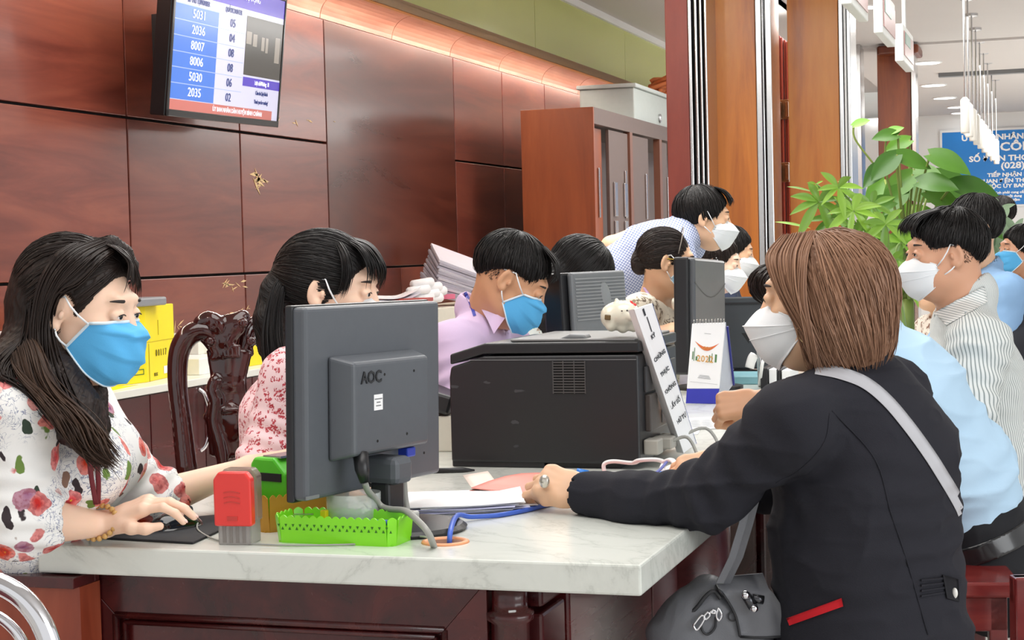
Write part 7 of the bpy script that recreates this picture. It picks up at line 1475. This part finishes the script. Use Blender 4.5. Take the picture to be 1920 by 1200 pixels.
v = torso(Vol(.006), NL, ch, wa, hi, sd, (.125, .095), (.20, .138), (.195, .15), (.19, .15)); v.chain([NL+(Sn-NL)*.4, Sn, el, at(1770, 774, DL_-.18)], [.068, .078, .070, .064], k=.04).chain([NL+(Sf-NL)*.4, Sf, at(1760, 760, DL_+.26)], [.068, .078, .06], k=.04); collar(v, NL, fw, .074, .055, .02); v.cap(at(1770, 774, DL_-.18), at(1740, 772, DL_-.15), .052, .048, k=.004, sub=True)
M_STR = stripes('fine_stripe', 'dfe2e0', '8f9898', None, .0062, .2)
lsh = garment(L_, 'striped_shirt', v, M_STR, .006, (8, 8, 10), 11, [(Sn+(el-Sn)*.5, el-Sn, .12, .006, .05)], around=(ch, NL-hi)); lower_body(L_, hi-UP*.02, fw, M_TROUS)
patch(surface_of(lsh), [(1752, 586), (1846, 536), (1852, 566), (1774, 610)], 12, 5, .008, .004, 'shirt_collar', stripes('collar_stripe', 'ecedeb', 'a9b2b1', unit(UP+CR*.4), .007, .22), lsh, 4.6)

# ================================================================ people farther back at the right
Mo, MM = seated('person in light blue shirt and dark jacket behind the striped shirt man', 1822, 432, 6.2, 195, 0, SK_MID, H_BLACK, cloth('light_blue_denim', '8fb4dc'), None, 'shirt', k_=12)
N2 = at(1905, 560, 6.1); v = Vol(.008); v.ecap(at(1898, 605, 6.1), at(1908, 670, 6.1), (.08, .09), (.15, .13), CF, k=.04).ecap(at(1908, 670, 6.1), at(1914, 790, 6.1), (.16, .15), (.17, .15), CF, k=.04); garment(Mo, 'dark_jacket', v, cloth('dark_jacket_cloth', '2c2d33'), .006, seed=13)
seated('man in a pale grey shirt and blue mask at the far right edge, facing left', 1914, 470, 8.6, 186, 0, SK_RED, H_BLACK, cloth('pale_grey_shirt', 'd4d2cc'), 'pleat', 'shirt', k_=14)
seated('dark haired person half hidden by leaves under the blue notice', 1874, 404, 11.5, 120, 0, SK_MID, H_BLACK, cloth('pale_top', 'd9dcd9'), None, 'shirt', k_=15)
seated('person in a cream patterned top, glimpsed between the plants and the striped shirt', 1752, 530, 7.7, 190, 10, SK_MID, H_BRN, sprig('cream_pattern', 'e2d8cc', '8a6a5a', 26, .45), None, 'blouse', k_=16)
# ================================================================ carved chair behind the ponytailed woman
DCH = 4.05; cc_ = at(425, 700, DCH); kc = thing('carved_chair', 'glossy dark carved wooden chair with a scrolled crest, behind the ponytailed woman', 'chair', (cc_[0], cc_[1], 0))
M_CARV = wood('lacquered_carved_wood', '24090a', '3f1411', '5c2219', .1, axis=2, scale=1.2, tintamt=.1, coat=.6, bump=.01)
q = lambda x, y, d=0: at(x, y, DCH+d)
def carve(v, name, h=None): V, Fq = v.mesh(); return link_mesh(name, V, Fq, M_CARV, kc, smooth=True)
S_ = lambda pts, n=5: spline([q(*p) for p in pts], n)
def chain(v, pts, r, k=.008):
    P = S_(pts); rr = np.interp(np.linspace(0, 1, len(P)), np.linspace(0, 1, len(r)), r); v.chain(list(P), list(rr), k=k); return v
carve(chain(Vol(.004), [(352, 890, -.02), (342, 800, -.01), (333, 720), (336, 660), (355, 628), (385, 620), (405, 632)], [.024, .022, .021, .022, .023, .02, .014]), 'back_post')
carve(chain(Vol(.004), [(520, 890, .1), (516, 800, .1), (512, 700, .1), (506, 655, .09), (490, 630, .08), (465, 626, .06), (448, 640, .05)], [.024, .022, .021, .022, .022, .02, .014]), 'back_post')
v = Vol(.0035)
chain(v, [(375, 606), (392, 600), (402, 612), (410, 640), (420, 672)], [.016, .018, .014, .014, .012]); chain(v, [(398, 596, -.01), (408, 606, -.01), (418, 625), (426, 640), (436, 618), (446, 600), (458, 592)], [.012, .014, .016, .02, .016, .014, .012])
chain(v, [(482, 604, .04), (470, 610, .04), (462, 625, .03), (458, 650, .03), (446, 676, .02)], [.012, .014, .012, .013, .012]); chain(v, [(366, 620), (385, 632), (400, 650), (408, 668), (396, 672)], [.010, .012, .012, .010, .006]); chain(v, [(496, 640, .06), (476, 634, .05), (462, 648, .04), (470, 664, .04)], [.01, .012, .011, .006])
v.ell(q(432, 612), (.04, .02, .03), k=.01)
for x in (422, 430, 438, 446): v.cap(q(x, 650, -.012), q(x+1, 668, -.014), .007, .006, k=.004)
for x, y in ((399, 612), (456, 606), (394, 640), (470, 640)): v.ell(q(x, y, -.018), .011, k=.003); v.ell(q(x, y, -.029), .005, k=.003, sub=True)
carve(v, 'crest')
v = Vol(.004); P = S_([(430, 660), (428, 720), (430, 780), (432, 850)]); 
for a, b, w0, w1 in ((0, 5, .055, .04), (5, 10, .04, .058), (10, 15, .058, .05)):
    v.ecap(P[a], P[min(b, len(P)-1)], (w0, .012), (w1, .012), CR, k=.015)
for x in (400, 404): pass
chain(v, [(404, 712, -.01), (398, 730, -.01), (406, 752, -.01), (402, 790, -.01), (412, 830, -.01), (420, 880, -.01)], [.012, .010, .013, .010, .012, .012])
v.ell(q(432, 790, -.012), (.03, .008, .04), k=.008); v.cap(q(420, 770, -.02), q(446, 768, -.02), .006, .006, k=.004)
carve(v, 'back_splat')
sx0 = q(345, 890)[:2]; z_s = .46
f_ = GRND1; r_ = GRND2; o_ = V3(*q(345, 890, -.03)[:2], 0)
MB().prism([o_+UP*z_s-r_*.02, o_+UP*z_s+f_*.46-r_*.02, o_+UP*z_s+f_*.46+r_*.5, o_+UP*z_s+r_*.5], UP*.05).build('seat', M_CARV, kc, bevel=.012)
for a, b in ((.03, .02), (.43, .02), (.03, .46), (.43, .46)): MB().tube(spline([o_+f_*a+r_*b+UP*z_s, o_+f_*(a+.02)+r_*b+UP*.25, o_+f_*a+r_*b], 5), [.028]*6+[.02]*5, 10).build('leg', M_CARV, kc, smooth=True)
for a in (.03, .46): MB().tube([o_+f_*.02+r_*a+UP*(z_s+.02), q(352 if a < .1 else 520, 888, -.02 if a < .1 else .1)], .022, 10).build('post_foot', M_CARV, kc, smooth=True)

# ================================================================ chrome framed chair at the bottom left corner
DC2 = 1.75; cp_ = at(20, 1300, DC2); c2 = thing('chrome_chair', 'chrome tube chair frame curving into the bottom left corner of the photo', 'chair', (cp_[0], cp_[1], 0))
w = lambda x, y, d=0: at(x, y, DC2+d)
P = spline([w(112, 1420), w(104, 1270), w(92, 1205), w(68, 1152), w(30, 1112), w(-25, 1088), w(-110, 1078), w(-230, 1085), w(-300, 1120), w(-320, 1200), w(-322, 1420)], 8); MB().tube(P, .0115, 14).build('back_tube', M_CHROME, c2, smooth=True)
P = spline([w(66, 1420, .01), w(62, 1290, .01), w(45, 1210, .01), w(10, 1165, .01), w(-40, 1140, .01)], 8); MB().tube(P, .006, 12).build('inner_tube', M_CHROME, c2, smooth=True)
a, b = w(112, 1420), w(-322, 1420); zs = float(a[2])
m = MB(); m.prism([w(-320, 1405), w(110, 1405), w(110, 1405)+GRND2*-.40, w(-320, 1405)+GRND2*-.40], UP*-.06); m.build('seat', plain('dark_red_vinyl', '5a1f24', .4), c2, bevel=.02)
for p, d in ((a, 0), (b, 0), (a, -.36), (b, -.36)): s = p+GRND2*d; MB().tube([V3(s[0], s[1], zs-.02), V3(s[0], s[1], 0)], .0115, 12).build('leg', M_CHROME, c2, smooth=True)

# ================================================================ red wooden benches at the right
M_BEN = wood('bench_wood', '5a1518', '7e2624', '96372f', .2, axis=0, scale=1.0, tintamt=.1, coat=.35)
zs = .5; b0 = atz(1690, 1088, zs); b1 = atz(1913, 1088, zs)
bn = thing('wooden_stool', 'red brown wooden stool under the man in the pale blue shirt', 'stool', ((b0[0]+b1[0])/2, b0[1]+.2, 0))
ex = unit(V3(b1[0]-b0[0], b1[1]-b0[1], 0)); ey = np.cross(UP, ex); Ws = float(np.linalg.norm(b1-b0)); Mz = frame(V3(b0[0], b0[1], 0)-ey*.03, ex, ey, UP)
MB(Mz).box2((0, 0, zs-.035), (Ws, .42, zs)).build('seat', M_BEN, bn, bevel=.006); m = MB(Mz)
MB(Mz).box2((.03, .02, zs-.115), (Ws-.03, .045, zs-.035)).build('front_rail', M_BEN, bn, bevel=.004); MB(Mz).box2((.03, .375, zs-.115), (Ws-.03, .4, zs-.035)).build('rear_rail', M_BEN, bn, bevel=.004)
for x in (.03, Ws-.07):
    for y in (.02, .36): MB(Mz).box2((x, y, 0), (x+.04, y+.04, zs-.035)).build('leg', M_BEN, bn, bevel=.004)
MB(Mz).box2((.03, .03, .2), (Ws-.03, .05, .26)).build('stretcher', M_BEN, bn, bevel=.004)
def bench(px0, D, label, top_y, seat_y):
    a = at(px0, seat_y, D); zt_ = float(at(px0, top_y, D)[2]); zb_ = float(a[2]); t = thing('waiting_chair', label, 'chair', (a[0]+.2, a[1]+.2, 0)); a = at(px0, seat_y, D); a = a-GRND2*.38; M = frame(V3(a[0], a[1], 0), GRND1, GRND2, UP); L = .5
    for k, z in enumerate(np.linspace(zb_+.12, zt_, 3)): MB(M).box2((0, .38, z-.05), (L, .41, z)).build('back_slat', M_BEN, t, bevel=.005)
    MB(M).box2((0, 0, zb_-.03), (L, .4, zb_)).build('seat', M_BEN, t, bevel=.006)
    for x in (0.0, L-.045):
        MB(M).box2((x, .37, 0), (x+.045, .415, zt_)).build('back_post', M_BEN, t, bevel=.004); MB(M).box2((x, 0, 0), (x+.045, .045, zb_-.03)).build('leg', M_BEN, t, bevel=.004)
    MB(M).box2((.03, .0, zb_-.1), (L-.03, .025, zb_-.03)).build('front_rail', M_BEN, t, bevel=.004)
    return t
bench(1898, 5.6, 'red brown wooden waiting chair half cut by the right edge, behind the striped shirt man', 745, 868)
a = at(1908, 1085, 3.9); 
bench(1902, 3.5, 'nearest red brown wooden waiting chair, cut by the lower right edge', 1082, 1200)

# ================================================================ plants
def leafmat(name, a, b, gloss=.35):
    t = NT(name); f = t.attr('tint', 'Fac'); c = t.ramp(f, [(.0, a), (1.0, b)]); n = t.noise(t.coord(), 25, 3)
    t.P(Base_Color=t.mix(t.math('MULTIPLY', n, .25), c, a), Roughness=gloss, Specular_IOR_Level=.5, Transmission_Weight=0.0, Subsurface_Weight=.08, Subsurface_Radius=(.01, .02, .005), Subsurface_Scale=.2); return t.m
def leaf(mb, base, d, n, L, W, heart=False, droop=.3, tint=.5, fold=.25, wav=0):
    d = unit(d); n = unit(n-d*(n @ d)); s = np.cross(d, n); K = 9; G = []
    for i in range(K+1):
        t = i/K
        w = (math.sin(PI*min(1, t*.92+.08))**.8*(1-t*.35) if heart else math.sin(PI*min(1, t*.96+.04))**.9)*W/2
        c = base+d*L*t-UP*droop*L*t*t*.5; back = -d*W*.16*(1-t)**4 if heart else 0
        G.append([c+s*w*u+n*(fold*abs(u)*w+wav*W*math.sin(t*9+u*2))+back*abs(u) for u in (-1, -.5, 0, .5, 1)])
    mb.av = min(1, max(0.02, tint)); mb.sheet(G); mb.av = 0.0
def plant(name, label, base, pot, items, lmats, stems):
    t = thing(name, label, 'plant', (base[0], base[1], 0))
    if pot: MB().lathe((base[0], base[1], 0), pot, n=28).build('pot', plain('plant_pot', 'c9c4ba', .4), t, smooth=True); MB().lathe((base[0], base[1], pot[-1][1]-.04), [(pot[-1][0]*.9, 0), (.001, .01)], n=20).build('soil', plain('potting_soil', '3a2a20', .9), t)
    m = MB(); [m.tube(spline(P, 6), r, 6) for P, r in stems]; m.build('stem', lmats[1], t, smooth=True)
    mb = MB(); [leaf(mb, *it) for it in items]; o = mb.build('leaf_foliage', lmats[0], t, smooth=True); return t
rp = random.Random(12); rg_ = lambda a, b: rp.uniform(a, b)
# pothos with big heart shaped leaves
DP = 6.6; pb = at(1705, 620, DP); items = []; stems = []; cx_ = at(1700, 560, DP)
top_c = [(1668, 262, 44), (1690, 270, 46), (1660, 300, 60), (1700, 305, 60), (1735, 318, 62), (1768, 300, 70), (1640, 312, 50), (1688, 330, 66), (1745, 345, 66), (1785, 335, 78), (1812, 350, 74), (1640, 345, 55), (1670, 362, 64), (1715, 365, 66), (1760, 372, 70), (1800, 378, 70), (1690, 395, 62), (1730, 400, 62), (1655, 385, 55), (1700, 425, 60), (1745, 420, 58), (1680, 440, 54), (1650, 420, 50), (1720, 445, 55), (1690, 470, 50), (1835, 395, 72), (1780, 405, 60), (1665, 500, 46), (1700, 520, 46), (1640, 455, 44)]
for x, y, L in top_c:
    D = DP+rg_(-.25, .25); p = at(x-L*.35*(1 if x > 1690 else -1), y-rg_(0, 14), D); l = L*D/F*1.15; out = CR*(1.0 if x > 1695 else -1.0)*rg_(.4, 1.0)-CF*rg_(.0, .5)-UP*rg_(.0, .6)
    items.append((p, out, UP*.6-CF*.9, l, l*.72, True, rg_(.2, .6), rg_(.15, .75), .2)); stems.append(([p, p*.5+cx_*.5+UP*.08, cx_+V3(rg_(-.04, .04), rg_(-.05, .05), 0)], .005))
for x, y, x2, y2 in ((1663, 250, 1668, 285), (1600, 236, 1612, 262)):
    p = at(x, y, DP); stems.append(([at(1672, 300, DP) if x > 1640 else at(1640, 310, DP), at(x2-8, y2, DP), p], .004)); items.append((p, CR*.6+UP*.3, UP-CF, .075, .05, True, .3, .95, .2))
stems.append(([cx_, V3(pb[0], pb[1], .5)], .03))
plant('pothos_plant', 'tall bushy pothos with large heart shaped dark green leaves before the far columns', pb, [(.16, 0), (.19, .05), (.22, .42), (.21, .42), (.19, .36)], items, (leafmat('pothos_leaf', '1f4a18', '7fb93a'), plain('pothos_stem', '7d8f3f', .5)), stems)
# money tree with palm like clusters in front of the orange column
DQ = 5.6; items = []; stems = []; qb = at(1735, 640, DQ); tr = at(1672, 540, DQ)
for x, y, R_, n, lt in ((1535, 378, 62, 8, .45), (1572, 352, 50, 7, .75), (1600, 395, 56, 8, .9), (1635, 385, 56, 7, .5), (1560, 410, 48, 7, .35), (1660, 420, 56, 7, .55), (1690, 455, 60, 7, .6), (1672, 490, 54, 6, .55), (1700, 520, 50, 6, .7), (1620, 430, 50, 6, .5), (1645, 455, 46, 6, .4), (1530, 345, 20, 3, .85)):
    D = DQ+rg_(-.15, .15); c = at(x, y, D); stems.append(([tr+V3(rg_(-.02, .02), 0, 0), (tr+c)/2+V3(0, 0, .05), c], .004)); a0 = rg_(0, 1)
    for k in range(n):
        a = (k/n+a0*.2)*2*PI; d = CR*math.cos(a)+UP*(math.sin(a)*.75+.05)-CF*rg_(-.2, .5); l = R_*rg_(.75, 1.15)*D/F; items.append((c, d, UP*.5-CF, l, l*.27, False, rg_(.2, .9), min(1, lt+rg_(-.2, .15)), .25))
for x, y, x2, y2, t_ in ((1525, 360, 1475, 347, .4), (1520, 428, 1452, 412, .8), (1600, 350, 1570, 338, .9)): p = at(x, y, DQ); items.append((p, at(x2, y2, DQ-.05)-p, UP-CF*.5, float(np.linalg.norm(at(x2, y2, DQ-.05)-p)), .025, False, .1, t_, .2))
stems.append(([tr, V3(qb[0], qb[1], .4)], .03))
plant('money_tree', 'money tree with finger like pale green leaf clusters behind the auburn haired woman', qb, [(.14, 0), (.17, .05), (.2, .38), (.19, .38), (.17, .32)], items, (leafmat('money_tree_leaf', '3c6b2c', 'a6d44e'), plain('money_tree_stem', '7d9a4f', .5)), stems)
# pale bush farther back
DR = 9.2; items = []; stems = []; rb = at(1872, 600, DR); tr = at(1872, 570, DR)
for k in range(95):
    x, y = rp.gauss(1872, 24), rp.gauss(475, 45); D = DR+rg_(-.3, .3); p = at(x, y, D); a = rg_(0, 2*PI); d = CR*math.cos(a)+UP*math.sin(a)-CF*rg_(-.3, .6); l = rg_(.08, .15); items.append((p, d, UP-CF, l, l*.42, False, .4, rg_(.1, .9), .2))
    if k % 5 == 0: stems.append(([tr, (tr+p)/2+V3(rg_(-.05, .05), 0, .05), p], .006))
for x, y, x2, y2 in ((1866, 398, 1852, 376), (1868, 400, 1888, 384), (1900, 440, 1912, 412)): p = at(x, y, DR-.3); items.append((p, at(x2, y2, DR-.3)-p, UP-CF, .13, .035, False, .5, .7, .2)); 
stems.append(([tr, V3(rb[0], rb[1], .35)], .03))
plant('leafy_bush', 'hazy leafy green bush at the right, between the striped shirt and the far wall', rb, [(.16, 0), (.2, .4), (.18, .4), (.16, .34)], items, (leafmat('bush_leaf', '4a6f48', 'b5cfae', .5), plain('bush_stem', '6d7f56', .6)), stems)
